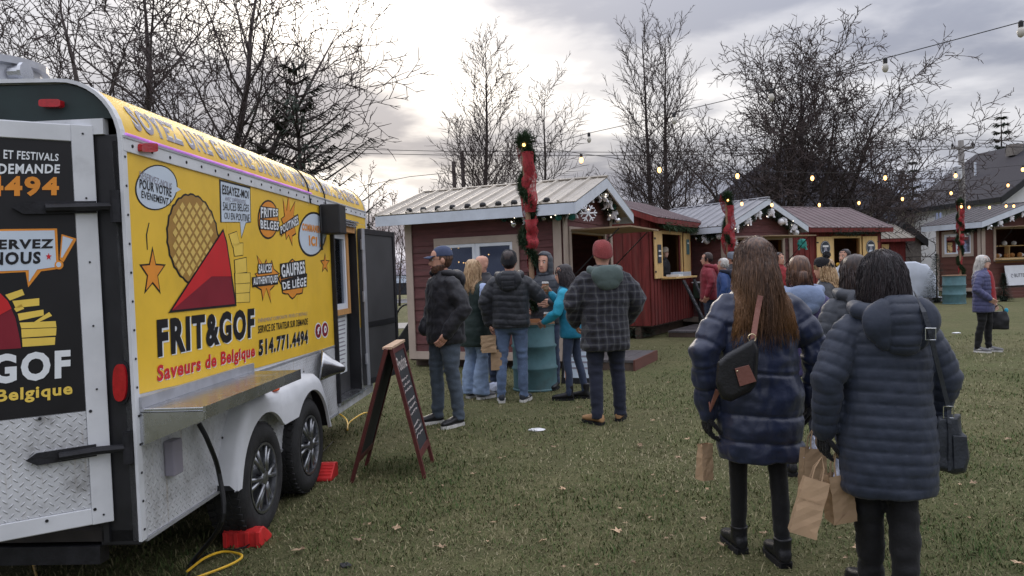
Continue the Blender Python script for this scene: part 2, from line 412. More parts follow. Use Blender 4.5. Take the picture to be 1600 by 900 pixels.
pm('flap_wood', hexc(150, 128, 104), .8, var=.15, bump=.2); pm('wood_dark', hexc(84, 70, 62), .85, var=.25, scale=6, bump=.3)
pm('black_plastic', hexc(38, 38, 40), .5, var=.2)
pm('vinyl_white', hexc(226, 230, 238), .35, var=.04)
pm('deck_grey', hexc(92, 88, 90), .85, var=.2, scale=5, bump=.3)
pm('chalk_board', hexc(46, 48, 52), .7, var=.25, scale=12)
pm('letter_white', hexc(235, 235, 235), .6, var=.05); pm('letter_dark', hexc(40, 42, 56), .6, var=.05)
glassmat('window_glass')
def netmat(name, c):
    '''gauzy open-weave ribbon: part of the light passes through'''
    m = bpy.data.materials.new(name); m.use_nodes = True; t = m.node_tree; b = t.nodes['Principled BSDF']; o = nd(t, 'ShaderNodeTexCoord')
    n = nd(t, 'ShaderNodeTexNoise', i_Scale=22., i_Detail=3.); lk(t, o.outputs['Object'], n.inputs['Vector'])
    lk(t, mixc(t, n.outputs[0], tuple(x*.55 for x in c), tuple(min(1, x*1.35) for x in c)), b.inputs['Base Color']); b.inputs['Roughness'].default_value = .7
    lk(t, ramp(t, n.outputs[0], [(.3, .62), (.6, .95)]), b.inputs['Alpha']); MATS[name] = m
emat('bulb_warm', (1.0, .48, .15), 3.2)
emat('bulb_white', (1.0, .88, .7), 2.0)
pm('bulb_glass', hexc(200, 196, 186), .15, var=.03); pm('wire_black', hexc(26, 26, 28), .7)
def wmx(o, e, nrm): # wall frame: s along e, t outwards, z up
    return MX(((e[0], nrm[0], 0, o[0]), (e[1], nrm[1], 0, o[1]), (0, 0, 1, o[2]), (0, 0, 0, 1)))
def cut(s0, s1, z0, z1, ops):
    """pieces of the interval s0..s1 left by the openings at this height"""
    iv = [(s0, s1)]
    for a, b, c, d in ops:
        if c < z1-1e-4 and d > z0+1e-4:
            iv = [q for x0, x1 in iv for q in ((x0, min(x1, a)), (max(x0, b), x1)) if q[1]-q[0] > .02]
    return iv
def siding(par, mx, s0, s1, z0, z1, ops, mat, h=.19, apex=None, name='siding_board'):
    """clapboards, each one a board; apex = (s_mid, z_wall, z_ridge) for a gable"""
    rng = []; z = z0; brk = sorted({x for o in ops for x in (o[2], o[3])})
    top = apex[2] if apex else z1
    while z < top-.03:
        zt = min(z+h, top)
        for b in brk:
            if z+.03 < b < zt-.03: zt = b; break
        def lim(zz):
            if not apex or zz <= apex[1]: return s0, s1
            f = (apex[2]-zz)/(apex[2]-apex[1]); m_ = apex[0]; return m_-(m_-s0)*f, m_+(s1-m_)*f
        a0, b0 = lim(z); a1, b1 = lim(zt)
        for p, q in cut(a0, b0, z, zt, ops):
            pt_, qt = max(p, a1), min(q, b1)
            if qt-pt_ < .03: qt = pt_ = (p+q)/2; qt += .01
            mb = MB()
            mb.add([(p, 0, z), (q, 0, z), (p, .024, z), (q, .024, z), (pt_, 0, zt), (qt, 0, zt), (pt_, .008, zt), (qt, .008, zt)],
                   [(0, 2, 3, 1), (4, 5, 7, 6), (0, 1, 5, 4), (2, 6, 7, 3), (0, 4, 6, 2), (1, 3, 7, 5)], mx)
            mb.build(name, mat, par)
        z = zt
def vboards(par, mx, s0, s1, zlo, zhi, ops, mat, w=.2, name='wall_board'):
    """vertical boards with battens; zhi may be a function of s"""
    n = max(1, round((s1-s0)/w)); w = (s1-s0)/n
    hi = zhi if callable(zhi) else (lambda s: zhi)
    for i in range(n):
        a, b = s0+i*w+.004, s0+(i+1)*w-.004
        seg = [(zlo, None)]
        blk = [(c, d) for (p, q, c, d) in ops if p < (a+b)/2 < q]
        for c, d in blk: seg = [(zlo, c), (d, None)]
        for lo, up in seg:
            if up is not None and up-lo < .03: continue
            za, zb = (hi(a), hi(b)) if up is None else (up, up)
            mb = MB()
            mb.add([(a, 0, lo), (b, 0, lo), (a, .02, lo), (b, .02, lo), (a, 0, za), (b, 0, zb), (a, .02, za), (b, .02, zb)],
                   [(0, 2, 3, 1), (4, 5, 7, 6), (0, 1, 5, 4), (2, 6, 7, 3), (0, 4, 6, 2), (1, 3, 7, 5)], mx)
            mb.build(name, mat, par)
            k = MB(); k.box(a-.022, a+.02, .02, .036, lo, za-.004, mx); k.build('batten', mat, par)
def sheath(mb, mx, s0, s1, z0, z1, ops, t0=-.07, t1=-.004):
    """the structural wall behind the boards, with its openings left open"""
    xs = sorted({s0, s1, *[x for o in ops for x in o[:2]]}); zs = sorted({z0, z1, *[x for o in ops for x in o[2:]]})
    for a, b in zip(xs, xs[1:]):
        for c, d in zip(zs, zs[1:]):
            if not any(o[0] <= (a+b)/2 <= o[1] and o[2] <= (c+d)/2 <= o[3] for o in ops): mb.box(a, b, t0, t1, c, d, mx)
def frame(par, mx, op, w, mat, t0=.01, t1=.045, name='window_frame', mull=()):
    a, b, c, d = op; mb = MB()
    mb.box(a-w, b+w, t0, t1, d, d+w, mx); mb.box(a-w, b+w, t0, t1, c-w, c, mx)
    mb.box(a-w, a, t0, t1, c, d, mx); mb.box(b, b+w, t0, t1, c, d, mx)
    for s_, ww in mull: mb.box(s_-ww/2, s_+ww/2, t0+.002, t1-.002, c, d, mx)
    return mb.build(name, mat, par, bevel=.004)
def metal_roof(par, W, y0, y1, xe, ze, xr, zr, mat, pw=.30, far=True):
    """ribbed metal sheets from eave to ridge, both slopes; each sheet its own panel"""
    for xa, za, sgn in ((xe, ze, 1), (2*xr-xe, ze, -1)):
        if sgn < 0 and not far: continue
        n = max(1, round((y1-y0)/pw)); p = (y1-y0)/n
        e = V((xr-xa, 0, zr-za)); L = e.length; e.normalize(); nn = V((-e.z, 0, e.x)) if sgn > 0 else V((e.z, 0, -e.x))
        if nn.z < 0: nn = -nn
        for i in range(n):
            a, b = y0+i*p, y0+(i+1)*p
            prof = [(a, .0), (a+p*.44, 0), (a+p*.47, .008), (a+p*.53, .008), (a+p*.56, 0), (b-.045, 0), (b-.03, .032), (b-.002, .032)]
            lo = [V((xa, y, za))+nn*(h+.012) for y, h in prof]; up = [q+e*L for q in lo]
            lo2 = [V((xa, y, za))+nn*(.002) for y, h in (prof[-1], prof[0])]; up2 = [q+e*L for q in lo2]
            mb = MB(); mb.prism(lo+lo2, up+up2); mb.build('roof_panel', mat, par)
def garland(name, label, pts, r, parent_group, seed, n_per=900, baubles=0, bows=0, loc=None, lights=0, colr='needle_dark'):
    """evergreen garland hung along a path, its baubles and bows as parts"""
    rg = random.Random(seed); pts = [V(p) for p in pts]
    t = thing(name, label, 'garland', tuple(pts[0] if loc is None else loc), 0, parent_group)
    ln = [(b-a).length for a, b in zip(pts, pts[1:])]; tot = sum(ln)
    def along(s):
        for a, b, l in zip(pts, pts[1:], ln):
            if s <= l or b is pts[-1]: return a.lerp(b, min(1, s/l)), (b-a).normalized()
            s -= l
    mb = MB()
    for i in range(int(n_per*tot)):
        p, d = along(rg.uniform(0, tot)); o = V((rg.gauss(0, 1), rg.gauss(0, 1), rg.gauss(0, 1))).normalized()
        q = p+o*r*rg.uniform(.1, .75); tip = q+(o+d*rg.uniform(-.6, .9)+V((0, 0, -.2))).normalized()*r*rg.uniform(.4, .9)
        sd_ = (tip-q).cross(V((rg.uniform(-1, 1), rg.uniform(-1, 1), rg.uniform(-1, 1)))).normalized()*r*.075
        k = len(mb.v); mb.v += [tuple(q-sd_), tuple(q+sd_), tuple(tip)]; mb.f.append((k, k+1, k+2)); mb.mi.append(0)
    tag(mb.build('greenery', colr, t, world=True), kind='stuff')
    MB().tube(pts, r*.25, 6).build('core', colr, t, world=True)
    for i in range(baubles):
        p, d = along(tot*(i+.5)/baubles); rr = r*rg.uniform(.40, .62)
        MB().ball(p+V((rg.uniform(-1, 1), rg.uniform(-1, 1), rg.uniform(-1.1, .1)))*r*.8, rr, n=14, m=10).build('bauble', rg.choice(['silver', 'silver', 'pearl', 'teal_bauble']), t, smooth=True, world=True)
    for i in range(bows):
        p, d = along(tot*(i+.35)/bows+rg.uniform(0, .1)); bow(t, p+V((0, -.06, -.02)), r*1.5, rg)
    for i in range(lights):
        p, d = along(rg.uniform(0, tot)); MB().ball(p+V((rg.uniform(-1, 1), -abs(rg.uniform(.3, 1)), rg.uniform(-1, 1)))*r, .011, n=6, m=4).build('fairy_light', 'bulb_white', t, world=True)
    return t
def bow(par, c, s, rg, mat='ribbon_white'):
    """a full gathered ribbon bow: loops fanned round a knot and two crimped tails"""
    mb = MB(); c = V(c); k0 = rg.uniform(0, 1)
    for q in range(9):
        a = 2*math.pi*(q+k0)/9; el = rg.uniform(-.5, .5); d = V((math.cos(a), -.35+.3*math.sin(el*3), math.sin(a)*.8)).normalized(); sdv = d.cross(V((0, 1, 0))).normalized(); up_ = d.cross(sdv); L = s*rg.uniform(.45, .72); rows = []
        for i in range(7):
            f = i/6; r_ = math.sin(f*math.pi); p = c+d*L*(.08+.92*math.sin(f*math.pi*.5) if f < .5 else .08+.92*math.sin(f*math.pi*.5)*(1.5-f))+up_*L*.30*math.cos(f*math.pi)
            rows.append([p-sdv*s*.15*(.35+r_), p+sdv*s*.15*(.35+r_)])
        mb.grid(rows)
    for sg in (-1, 1):
        tail = [c+V((sg*s*(.06+.10*k)+rg.uniform(-.02, .02), -.03-.018*(k % 2), -s*.20*k)) for k in range(4)]
        mb.grid([[q-V((s*.13, 0, 0)) for q in tail], [q+V((0, -.03, 0)) for q in tail], [q+V((s*.13, .01, 0)) for q in tail]])
    mb.ball(c+V((0, -.03, .0)), s*.11)
    return mb.build('bow', mat, par, smooth=True, world=True)
pm('needle_dark', hexc(40, 54, 42), .8, var=.4, scale=30); pm('needle_green', hexc(58, 80, 56), .8, var=.4, scale=30)
pm('silver', (.75, .77, .80), .18, metal=1., var=.05); pm('pearl', hexc(228, 228, 232), .3, var=.04); pm('teal_bauble', hexc(40, 120, 116), .3, var=.1)
pm('ribbon_white', hexc(222, 222, 226), .7, var=.06, sheen=.3); netmat('ribbon_red', hexc(156, 38, 46)); pm('ribbon_teal', hexc(40, 140, 130), .6, sheen=.3)

def hutA(label, K, ang, W, L, zb, zw, zr, mat, roofmat, op, wins, over=.38, flap=.95, guards=0, sidetrim=.13, rake=.15, group='market huts around the lawn', far=True):
    """clapboard hut: gable front with a serving hatch along local x, window wall along local y"""
    t = thing('market_hut', label, 'market hut', (K[0], K[1], 0), math.pi/2-ang, group)
    mg = wmx((0, 0, 0), (1, 0), (0, -1)); ml = wmx((0, L, 0), (0, -1), (-1, 0)); mr = wmx((W, 0, 0), (0, 1), (1, 0)); mk = wmx((W, L, 0), (-1, 0), (0, 1))
    wo_ = [(L-b, L-a, c, d) for a, b, c, d in wins]
    mb = MB(); sheath(mb, mg, 0, W, zb, zw, [op]); mb.build('front_wall', 'ply_inside', t)
    mb = MB(); sheath(mb, ml, .07, L-.07, zb, zw, wo_); mb.build('side_wall', 'ply_inside', t)
    mb = MB(); sheath(mb, mr, .07, L-.07, zb, zw, []); mb.build('side_wall', mat, t)
    mb = MB(); sheath(mb, mk, 0, W, zb, zw, []); mb.build('back_wall', mat, t)
    mb = MB(); mb.box(.0, W, .0, L, zb-.09, zb-.005); mb.build('floor', 'wood_dark', t)
    for x in (.25, W-.25): MB().box(x-.05, x+.05, -.02, L+.02, 0, zb-.095).build('skid', 'wood_dark', t)
    siding(t, mg, 0, W, zb, zw, [op], mat, apex=(W/2, zw, zr-.12)); siding(t, ml, 0, L, zb, zw, wo_, mat)
    tri = MB(); tri.prism([(0, -.002, zw), (W, -.002, zw), (W/2, -.002, zr-.1)], [(0, .05, zw), (W, .05, zw), (W/2, .05, zr-.1)]); tri.build('gable_wall', mat, t)
    tri = MB(); tri.prism([(0, L-.05, zw), (W, L-.05, zw), (W/2, L-.05, zr-.1)], [(0, L+.002, zw), (W, L+.002, zw), (W/2, L+.002, zr-.1)]); tri.build('gable_wall', mat, t)
    w_ = sidetrim                                   # corner boards
    for mx_, s in ((mg, 0), (ml, L-w_), (ml, 0), (mg, W-w_)):
        MB().box(s-(.03 if s == 0 and mx_ is mg else 0), s+w_, .026, .05, zb-.06, zw, mx_).build('corner_board', 'trim_beige', t, bevel=.003)
    MB().box(w_, L-w_, .027, .047, zb-.06, zb+.07, ml).build('skirt_board', 'trim_beige', t)
    MB().box(w_, W-w_, .027, .047, zb-.06, zb+.07, mg).build('skirt_board', 'trim_beige', t)
    for a, b, c, d in wo_:
        f = frame(t, ml, (a, b, c, d), .11, 'trim_beige', .02, .05)
        m_ = (a+b)/2; s2 = MB()
        for p, q in ((a, m_-.015), (m_+.015, b)):
            s2.box(p, p+.05, -.02, .035, c, d, ml); s2.box(q-.05, q, -.02, .035, c, d, ml); s2.box(p+.05, q-.05, -.02, .035, c, c+.055, ml); s2.box(p+.05, q-.05, -.02, .035, d-.055, d, ml)
            MB().box(p+.05, q-.05, .0, .006, c+.055, d-.055, ml).build('pane', 'window_glass', f)
        s2.box(m_-.015, m_+.015, -.02, .025, c, d, ml)
        s2.build('sash', 'vinyl_white', f, bevel=.003)
    frame(t, mg, op, .10, 'trim_beige', .02, .055, 'hatch_frame')
    MB().box(op[0]-.06, op[1]+.06, .0, .34, op[2]-.05, op[2]-.012, mg).build('counter', 'pine_raw', t, bevel=.004)
    # roof
    xe = -over; sl_ = (zr-zw)/(W/2); ze = zw-over*sl_
    metal_roof(t, W, -over, L+over, xe, ze+.03, W/2, zr+.03, roofmat, far=far)
    for sg in (0, 1):
        x0, x1 = (xe+.012, W/2) if sg == 0 else (W/2, W+over-.012)
        z0_, z1_ = (ze+.006, zr+.006) if sg == 0 else (zr+.006, ze+.006)
        mb = MB(); mb.prism([(x0, -over+.03, z0_-.03), (x1, -over+.03, z1_-.03), (x1, -over+.03, z1_), (x0, -over+.03, z0_)], [(x0, L+over-.03, z0_-.03), (x1, L+over-.03, z1_-.03), (x1, L+over-.03, z1_), (x0, L+over-.03, z0_)])
        mb.build('soffit', 'trim_beige', t)
        for yy in (-over, L+over-.026):            # rake boards
            mb = MB(); q = [(x0-.012*(1-sg), z0_-rake-.03*0), (x1+.012*sg, z1_-rake), (x1+.012*sg, z1_+.014), (x0-.012*(1-sg), z0_+.014)]
            mb.prism([(a, yy, b) for a, b in q], [(a, yy+.026, b) for a, b in q]); mb.build('rake_board', 'fascia_white', t)
    for x in (xe, W+over-.026):
        MB().box(x-.004, x+.024, -over+.028, L+over-.028, ze-rake+.01, ze+.022).build('fascia', 'fascia_white', t)
    y = -over; mb = MB(); mb.tube([(W/2, -over-.01, zr+.055), (W/2, L+over+.01, zr+.055)], .045, 8, flat=.5); mb.build('ridge_cap', roofmat, t)
    if guards:
        for i in range(guards):
            yy = .05+(L-.1)*(i+.3)/guards; x = xe+.10; z = ze+.03+.10*sl_+.02
            MB().lathe([(.052, -.01), (.052, .022), (.040, .048), (.012, .055)], 10, MX.Translation((x, yy, z))).build('snow_guard', 'black_plastic', t, smooth=True)
    if flap:
        a, b = op[0]-.04, op[1]+.04; zt = op[3]+.03
        mb = MB(); mb.prism([(a, -.06, zt), (b, -.06, zt), (b, -.06, zt+.025), (a, -.06, zt+.025)], [(a, -.06-flap, zt+.01), (b, -.06-flap, zt+.01), (b, -.06-flap, zt+.035), (a, -.06-flap, zt+.035)])
        mb.build('hatch_flap', 'flap_wood', t)
        for s in (a+.03, b-.03):
            MB().tube([(s, -.055, op[2]+.35), (s, -.06-flap*.8, zt)], .010, 6).build('flap_strut', 'black_plastic', t)
    return t
def hutB(label, K, ang, Lf, D, zb, zw, zr, op, roofmat='roof_maroon', over=.28, group='market huts around the lawn', shut=.5, ledge=True):
    """board-and-batten hut: eave front with a serving window and two open pine shutters along local x"""
    t = thing('market_hut', label, 'market hut', (K[0], K[1], 0), math.pi/2-ang, group)
    mf = wmx((0, 0, 0), (1, 0), (0, -1)); ml = wmx((0, D, 0), (0, -1), (-1, 0)); mr = wmx((Lf, 0, 0), (0, 1), (1, 0)); mk = wmx((Lf, D, 0), (-1, 0), (0, 1))
    mb = MB(); sheath(mb, mf, 0, Lf, zb, zw, [op]); mb.build('front_wall', 'ply_inside', t)
    for m_, l in ((ml, D), (mr, D)):
        mb = MB(); sheath(mb, m_, .07, l-.07, zb, zw, []); mb.build('side_wall', 'ply_inside', t)
    mb = MB(); sheath(mb, mk, 0, Lf, zb, zw, []); mb.build('back_wall', 'ply_inside', t)
    MB().box(0, Lf, 0, D, zb-.08, zb-.004).build('floor', 'wood_dark', t)
    for y in (.3, D-.3): MB().box(-.02, Lf+.02, y-.06, y+.06, 0, zb-.085).build('skid', 'wood_dark', t)
    vboards(t, mf, 0, Lf, zb-.05, zw, [op], 'barn_red')
    rid = D/2; gz = lambda s: zw+(zr-zw)*(1-abs(s-rid)/rid)-.03
    vboards(t, ml, 0, D, zb-.05, gz, [], 'barn_red'); vboards(t, mr, 0, D, zb-.05, gz, [], 'barn_red')
    for x in (.0, Lf-.05):
        tri = MB(); tri.prism([(x, 0, zw), (x, D, zw), (x, rid, zr-.05)], [(x+.05, 0, zw), (x+.05, D, zw), (x+.05, rid, zr-.05)]); tri.build('gable_wall', 'barn_red', t)
    frame(t, mf, op, .07, 'pine_raw', .0, .05, 'hatch_frame')
    # roof: ridge along x; reuse the sheet builder with x and y swapped
    n = max(1, round((Lf+2*over)/.30)); p = (Lf+2*over)/n; sl_ = (zr-zw)/rid; ze = zw-over*sl_
    for ye, sg in ((-over, 1), (D+over, -1)):
        e = V((0, rid-ye, zr-ze)); LL = e.length; e.normalize(); nn = V((0, -e.z*sg, abs(e.y)))
        for i in range(n):
            a = -over+i*p; b = a+p
            prof = [(a, 0), (a+p*.44, 0), (a+p*.47, .008), (a+p*.53, .008), (a+p*.56, 0), (b-.045, 0), (b-.03, .03), (b-.002, .03)]
            lo = [V((x, ye, ze+.03))+nn*(h+.012) for x, h in prof]; lo += [V((x, ye, ze+.03))+nn*.002 for x in (b-.002, a)]
            mb = MB(); mb.prism(lo, [q+e*LL for q in lo]); mb.build('roof_panel', roofmat, t)
        q = [(ye*1., ze+.006), (rid, zr+.006)]
        for xx in (-over, Lf+over-.025):
            mb = MB(); c = [(ye, ze-.10), (rid, zr-.10), (rid, zr+.026), (ye, ze+.026)]
            mb.prism([(xx, a, b) for a, b in c], [(xx+.025, a, b) for a, b in c]); mb.build('rake_board', 'barn_red', t)
        c = [(ye+.01*sg, ze-.02), (rid, zr-.02), (rid, zr+.012), (ye+.01*sg, ze+.012)]
        mb = MB(); mb.prism([(-over+.03, a, b) for a, b in c], [(Lf+over-.03, a, b) for a, b in c]); mb.build('soffit', 'wood_dark', t)
        MB().box(-over+.027, Lf+over-.027, ye-.012, ye+.012, ze-.10, ze+.02).build('fascia', 'barn_red', t)
    MB().tube([(-over-.01, rid, zr+.05), (Lf+over+.01, rid, zr+.05)], .04, 8, flat=.5).build('ridge_cap', roofmat, t)
    # shutters folded back against the wall, each of upright pine boards
    for a, b in ((op[0]-.09-shut, op[0]-.09), (op[1]+.09, op[1]+.09+shut)):
        s = MB(); s.box(a+.03, b-.03, .045, .058, op[2]+.12, op[2]+.20, mf); s.box(a+.03, b-.03, .045, .058, op[3]-.2, op[3]-.12, mf)
        so_ = s.build('shutter', 'pine_raw', t)
        k = 4; w_ = (b-a)/k
        for i in range(k): MB().box(a+i*w_+.002, a+(i+1)*w_-.002, .06, .085, op[2]-.03, op[3]+.05, mf).build('shutter_board', 'pine_raw', so_, bevel=.004)
        for zz in (op[2]+.12, op[3]-.12):
            xx = a if a < op[0] else b
            MB().box(xx-.02, xx+.07, .086, .092, zz-.02, zz+.02, mf).build('hinge', 'black_plastic', so_)
    if ledge: MB().box(op[0]-.1, op[1]+.1, .0, .38, op[2]-.05, op[2]-.01, mf).build('counter', 'pine_raw', t, bevel=.004)
    return t

# hut 1: plum clapboard, nearest, left of centre
H1 = hutA('plum clapboard hut with cream metal roof behind the teal barrel and the waiting crowd', (.80, 11.8), R(24), 2.55, 2.78, .20, 2.62, 3.02, 'siding_plum', 'roof_cream',
          (.30, 2.05, 1.08, 2.12), [(.82, 2.12, .95, 2.02)], over=.36, guards=10)
# hut 2: red board and batten with the vendor
H2 = hutB('dark red board hut with pine shutters where a vendor in a white toque serves', (2.98, 16.5), R(30), 3.0, 2.5, .33, 2.66, 3.12, (.72, 2.10, 1.32, 2.28), shut=.52)
# hut 3: plum clapboard with pale gable
K3 = AT(1136, 420, 18.3)
H3 = hutA('plum clapboard hut with white gable boards and red ribboned post before it', (K3.x, K3.y), R(58), 2.35, 2.7, .2, 2.55, 3.08, 'siding_plum', 'roof_grey', (.35, 1.95, 1.1, 2.12), [], over=.30, rake=.13)
# hut 4: red board hut with round signs on its shutters
K4 = AT(1266, 420, 22.6)
H4 = hutB('dark red board hut with round blue emblems on both pine shutters', (K4.x, K4.y), R(60), 3.3, 2.6, .3, 2.62, 3.22, (1.02, 2.25, 1.25, 2.22), shut=.72)
# hut 6: brown clapboard on the right
K6 = AT(1534, 420, 28.0)
H6 = hutA('brown clapboard hut at the right edge with a bread shelf in its hatch', (K6.x, K6.y), R(74), 3.7, 2.0, .3, 2.85, 3.40, 'siding_brown', 'roof_dark', (.62, 3.1, 1.42, 2.50), [(.42, 1.62, 1.65, 2.40)], over=.38, rake=.19)
# hut 5: only its roof and a corner show behind hut 4
K5 = AT(1404, 420, 31)
H5 = hutB('small hut with pale ribbed roof mostly hidden behind the red emblem hut', (K5.x-2.6, K5.y), R(85), 3.0, 2.4, .3, 2.45, 2.95, (.9, 1.9, 1.2, 2.1), roofmat='roof_cream', shut=.3)
# ================================================================== food trailer
pm('tr_yellow', hexc(241, 197, 62), .38, var=.07, scale=2, dirt=.16, spec=.5)
pm('tr_white', hexc(214, 216, 220), .45, var=.07, scale=4, dirt=.25)
pm('alu', hexc(188, 190, 196), .4, metal=.55, var=.1, scale=7, dirt=.2)
pm('steel', hexc(190, 192, 196), .26, metal=.95, var=.12, scale=5)
pm('tr_black', hexc(34, 34, 37), .5, var=.25, scale=5, bump=.05)
pm('tr_green_black', hexc(34, 48, 48), .5, var=.2, scale=5)
pm('iron', hexc(40, 40, 44), .55, metal=.3, var=.3, scale=14, bump=.2)
pm('tail_red', hexc(176, 24, 34), .2, var=.15, scale=40, coat=.6)
pm('amber', hexc(226, 88, 40), .25, var=.1, coat=.5)
pm('rubber', hexc(44, 44, 45), .85, var=.3, scale=18, bump=.3, bscale=60)
pm('alloy', hexc(150, 152, 156), .32, metal=.9, var=.2, scale=20)
pm('d_black', hexc(26, 25, 28), .45, var=.1); pm('d_white', hexc(232, 236, 240), .45, var=.03); pm('d_blue_white', hexc(206, 218, 232), .45, var=.03)
pm('d_orange', hexc(232, 148, 52), .45, var=.08, scale=8); pm('d_red', hexc(206, 40, 44), .45, var=.06); pm('d_darkred', hexc(132, 30, 46), .45, var=.08)
pm('d_tan', hexc(168, 128, 62), .45, var=.1, scale=10); pm('d_cell', hexc(226, 194, 108), .45, var=.08, scale=10); pm('d_fry', hexc(240, 206, 92), .45, var=.06)
pm('d_grey', hexc(150, 146, 158), .45, var=.05); pm('purple_led', hexc(196, 130, 220), .4, emit=.35); pm('cable_yellow', hexc(226, 180, 50), .5); pm('cable_black', hexc(24, 24, 26), .5)
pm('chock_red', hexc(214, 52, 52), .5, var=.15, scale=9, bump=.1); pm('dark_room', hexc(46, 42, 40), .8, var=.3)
pm('screen_grey', hexc(66, 66, 68), .7, var=.12, scale=4); pm('timber', hexc(196, 146, 92), .7, var=.15, stretch=(4, 4, .5))
def diamond_mat(nm, ax, ay):
    m = bpy.data.materials.new(nm); m.use_nodes = True; t = m.node_tree; b = t.nodes['Principled BSDF']
    o = nd(t, 'ShaderNodeTexCoord'); sp = nd(t, 'ShaderNodeSeparateXYZ'); lk(t, o.outputs['Object'], sp.inputs[0])
    S = 24.
    al = mth(t, 'ADD', mth(t, 'MULTIPLY', sp.outputs[0], ax), mth(t, 'MULTIPLY', sp.outputs[1], ay))
    def bars(sgn):
        u = mth(t, 'MULTIPLY', mth(t, 'ADD', al, mth(t, 'MULTIPLY', sp.outputs[2], sgn)), S); v = mth(t, 'MULTIPLY', mth(t, 'SUBTRACT', al, mth(t, 'MULTIPLY', sp.outputs[2], sgn)), S)
        fu = mth(t, 'ABSOLUTE', mth(t, 'SUBTRACT', mth(t, 'FRACT', u), .5)); fv = mth(t, 'ABSOLUTE', mth(t, 'SUBTRACT', mth(t, 'FRACT', v), .5))
        par = mth(t, 'MODULO', mth(t, 'ABSOLUTE', mth(t, 'ADD', mth(t, 'FLOOR', u), mth(t, 'FLOOR', v))), 2.)
        lens = mth(t, 'SUBTRACT', 1., mth(t, 'ADD', mth(t, 'POWER', mth(t, 'DIVIDE', fu, .46), 2.), mth(t, 'POWER', mth(t, 'DIVIDE', fv, .15), 2.)), clamp=True)
        return lens, par
    l1, p1 = bars(1.); 
    u = l1
    l2, _ = bars(-1.)
    hgt = mth(t, 'ADD', mth(t, 'MULTIPLY', l1, p1), mth(t, 'MULTIPLY', l2, mth(t, 'SUBTRACT', 1., p1)))
    n = nd(t, 'ShaderNodeTexNoise', i_Scale=5., i_Detail=7., i_Roughness=.7); lk(t, o.outputs['Object'], n.inputs['Vector'])
    ns = nd(t, 'ShaderNodeTexNoise', i_Scale=6., i_Detail=6.); mpp = nd(t, 'ShaderNodeMapping'); mpp.inputs['Scale'].default_value = (6, 6, .5)
    lk(t, o.outputs['Object'], mpp.inputs[0]); lk(t, mpp.outputs[0], ns.inputs['Vector'])
    c = mixc(t, ramp(t, n.outputs[0], [(.35, 0.), (.7, 1.)]), hexc(214, 216, 220), hexc(186, 187, 190))
    c = mixc(t, mth(t, 'MULTIPLY', ramp(t, n.outputs[0], [(.56, 0.), (.74, 1.)]), .55), c, hexc(96, 92, 86))
    c = mixc(t, mth(t, 'MULTIPLY', ramp(t, ns.outputs[0], [(.58, 0.), (.72, 1.)]), .35), c, hexc(150, 126, 90))
    lk(t, c, b.inputs['Base Color']); b.inputs['Roughness'].default_value = .42; b.inputs['Metallic'].default_value = .1
    bp = nd(t, 'ShaderNodeBump', i_Strength=.8, i_Distance=.006); lk(t, hgt, bp.inputs['Height']); lk(t, bp.outputs[0], b.inputs['Normal'])
    MATS[nm] = m
diamond_mat('diamond_plate', 1., 1.)

TC = AT(222, 845, 3.40)                                   # rear right bottom corner
hd = ray(865, 424); HD = V((hd.x, hd.y, 0)).normalized()  # heading of the long side
T = thing('food_trailer', 'yellow and white food trailer with tandem wheels and open rear door', 'food trailer', (TC.x, TC.y, 0), math.atan2(HD.y, HD.x))
SP = Plane((TC.x, TC.y, 0), HD)                            # the long side
ZB = TC.z; U1 = SP.uv(570, 333)[0]; WD = 2.15; ZT = 2.17; RC = .27
dz0 = SP.uv(222, 614)[1]; DU0, DU1 = SP.uv(521, 480)[0], SP.uv(560, 480)[0]; DZ0, DZ1 = .47, SP.uv(540, 352)[1]
def arc(off=0., n=9, y0=0., zt=ZT): # side-to-roof cove, local (y, z)
    return [(y0+RC-(RC+off)*math.cos(a), zt+(RC+off)*math.sin(a)) for a in [math.pi/2*i/n for i in range(n+1)]]
def L2(u, y, z): return (u, y, z)
# shell in local coordinates: x = along, y = to the left (inside), z up
prof_top = arc() + [(WD/2, ZT+RC+.03)] + [(WD-y, z) for y, z in reversed(arc())]
sh = MB()
sh.grid([[(u, y, z) for y, z in prof_top] for u in (0, U1)]); sh.build('roof', 'alu', T, smooth=True)
for a, b, c, d, nme in ((0, DU0, ZB, ZT, 'side_wall'), (DU0, DU1, ZB, DZ0-.03, 'side_wall'), (DU0, DU1, DZ1, ZT, 'side_wall'), (DU1, U1, ZB, ZT, 'side_wall')):
    MB().box(a, b, .0, .04, c, d).build(nme, 'tr_white', T)
MB().box(0, U1, WD-.04, WD, ZB, ZT).build('side_wall', 'tr_yellow', T)
pf = [(y, z) for y, z in prof_top]
f = MB(); f.prism([(U1-.04, y, z) for y, z in [(0, ZB)]+pf+[(WD, ZB)]], [(U1, y, z) for y, z in [(0, ZB)]+pf+[(WD, ZB)]]); f.build('front_wall', 'tr_white', T)
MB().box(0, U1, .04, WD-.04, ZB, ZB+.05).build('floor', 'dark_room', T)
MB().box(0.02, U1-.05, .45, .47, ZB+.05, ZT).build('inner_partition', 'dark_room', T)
MB().box(.3, U1+.1, .25, WD-.25, ZB-.10, ZB-.002).build('chassis', 'iron', T)
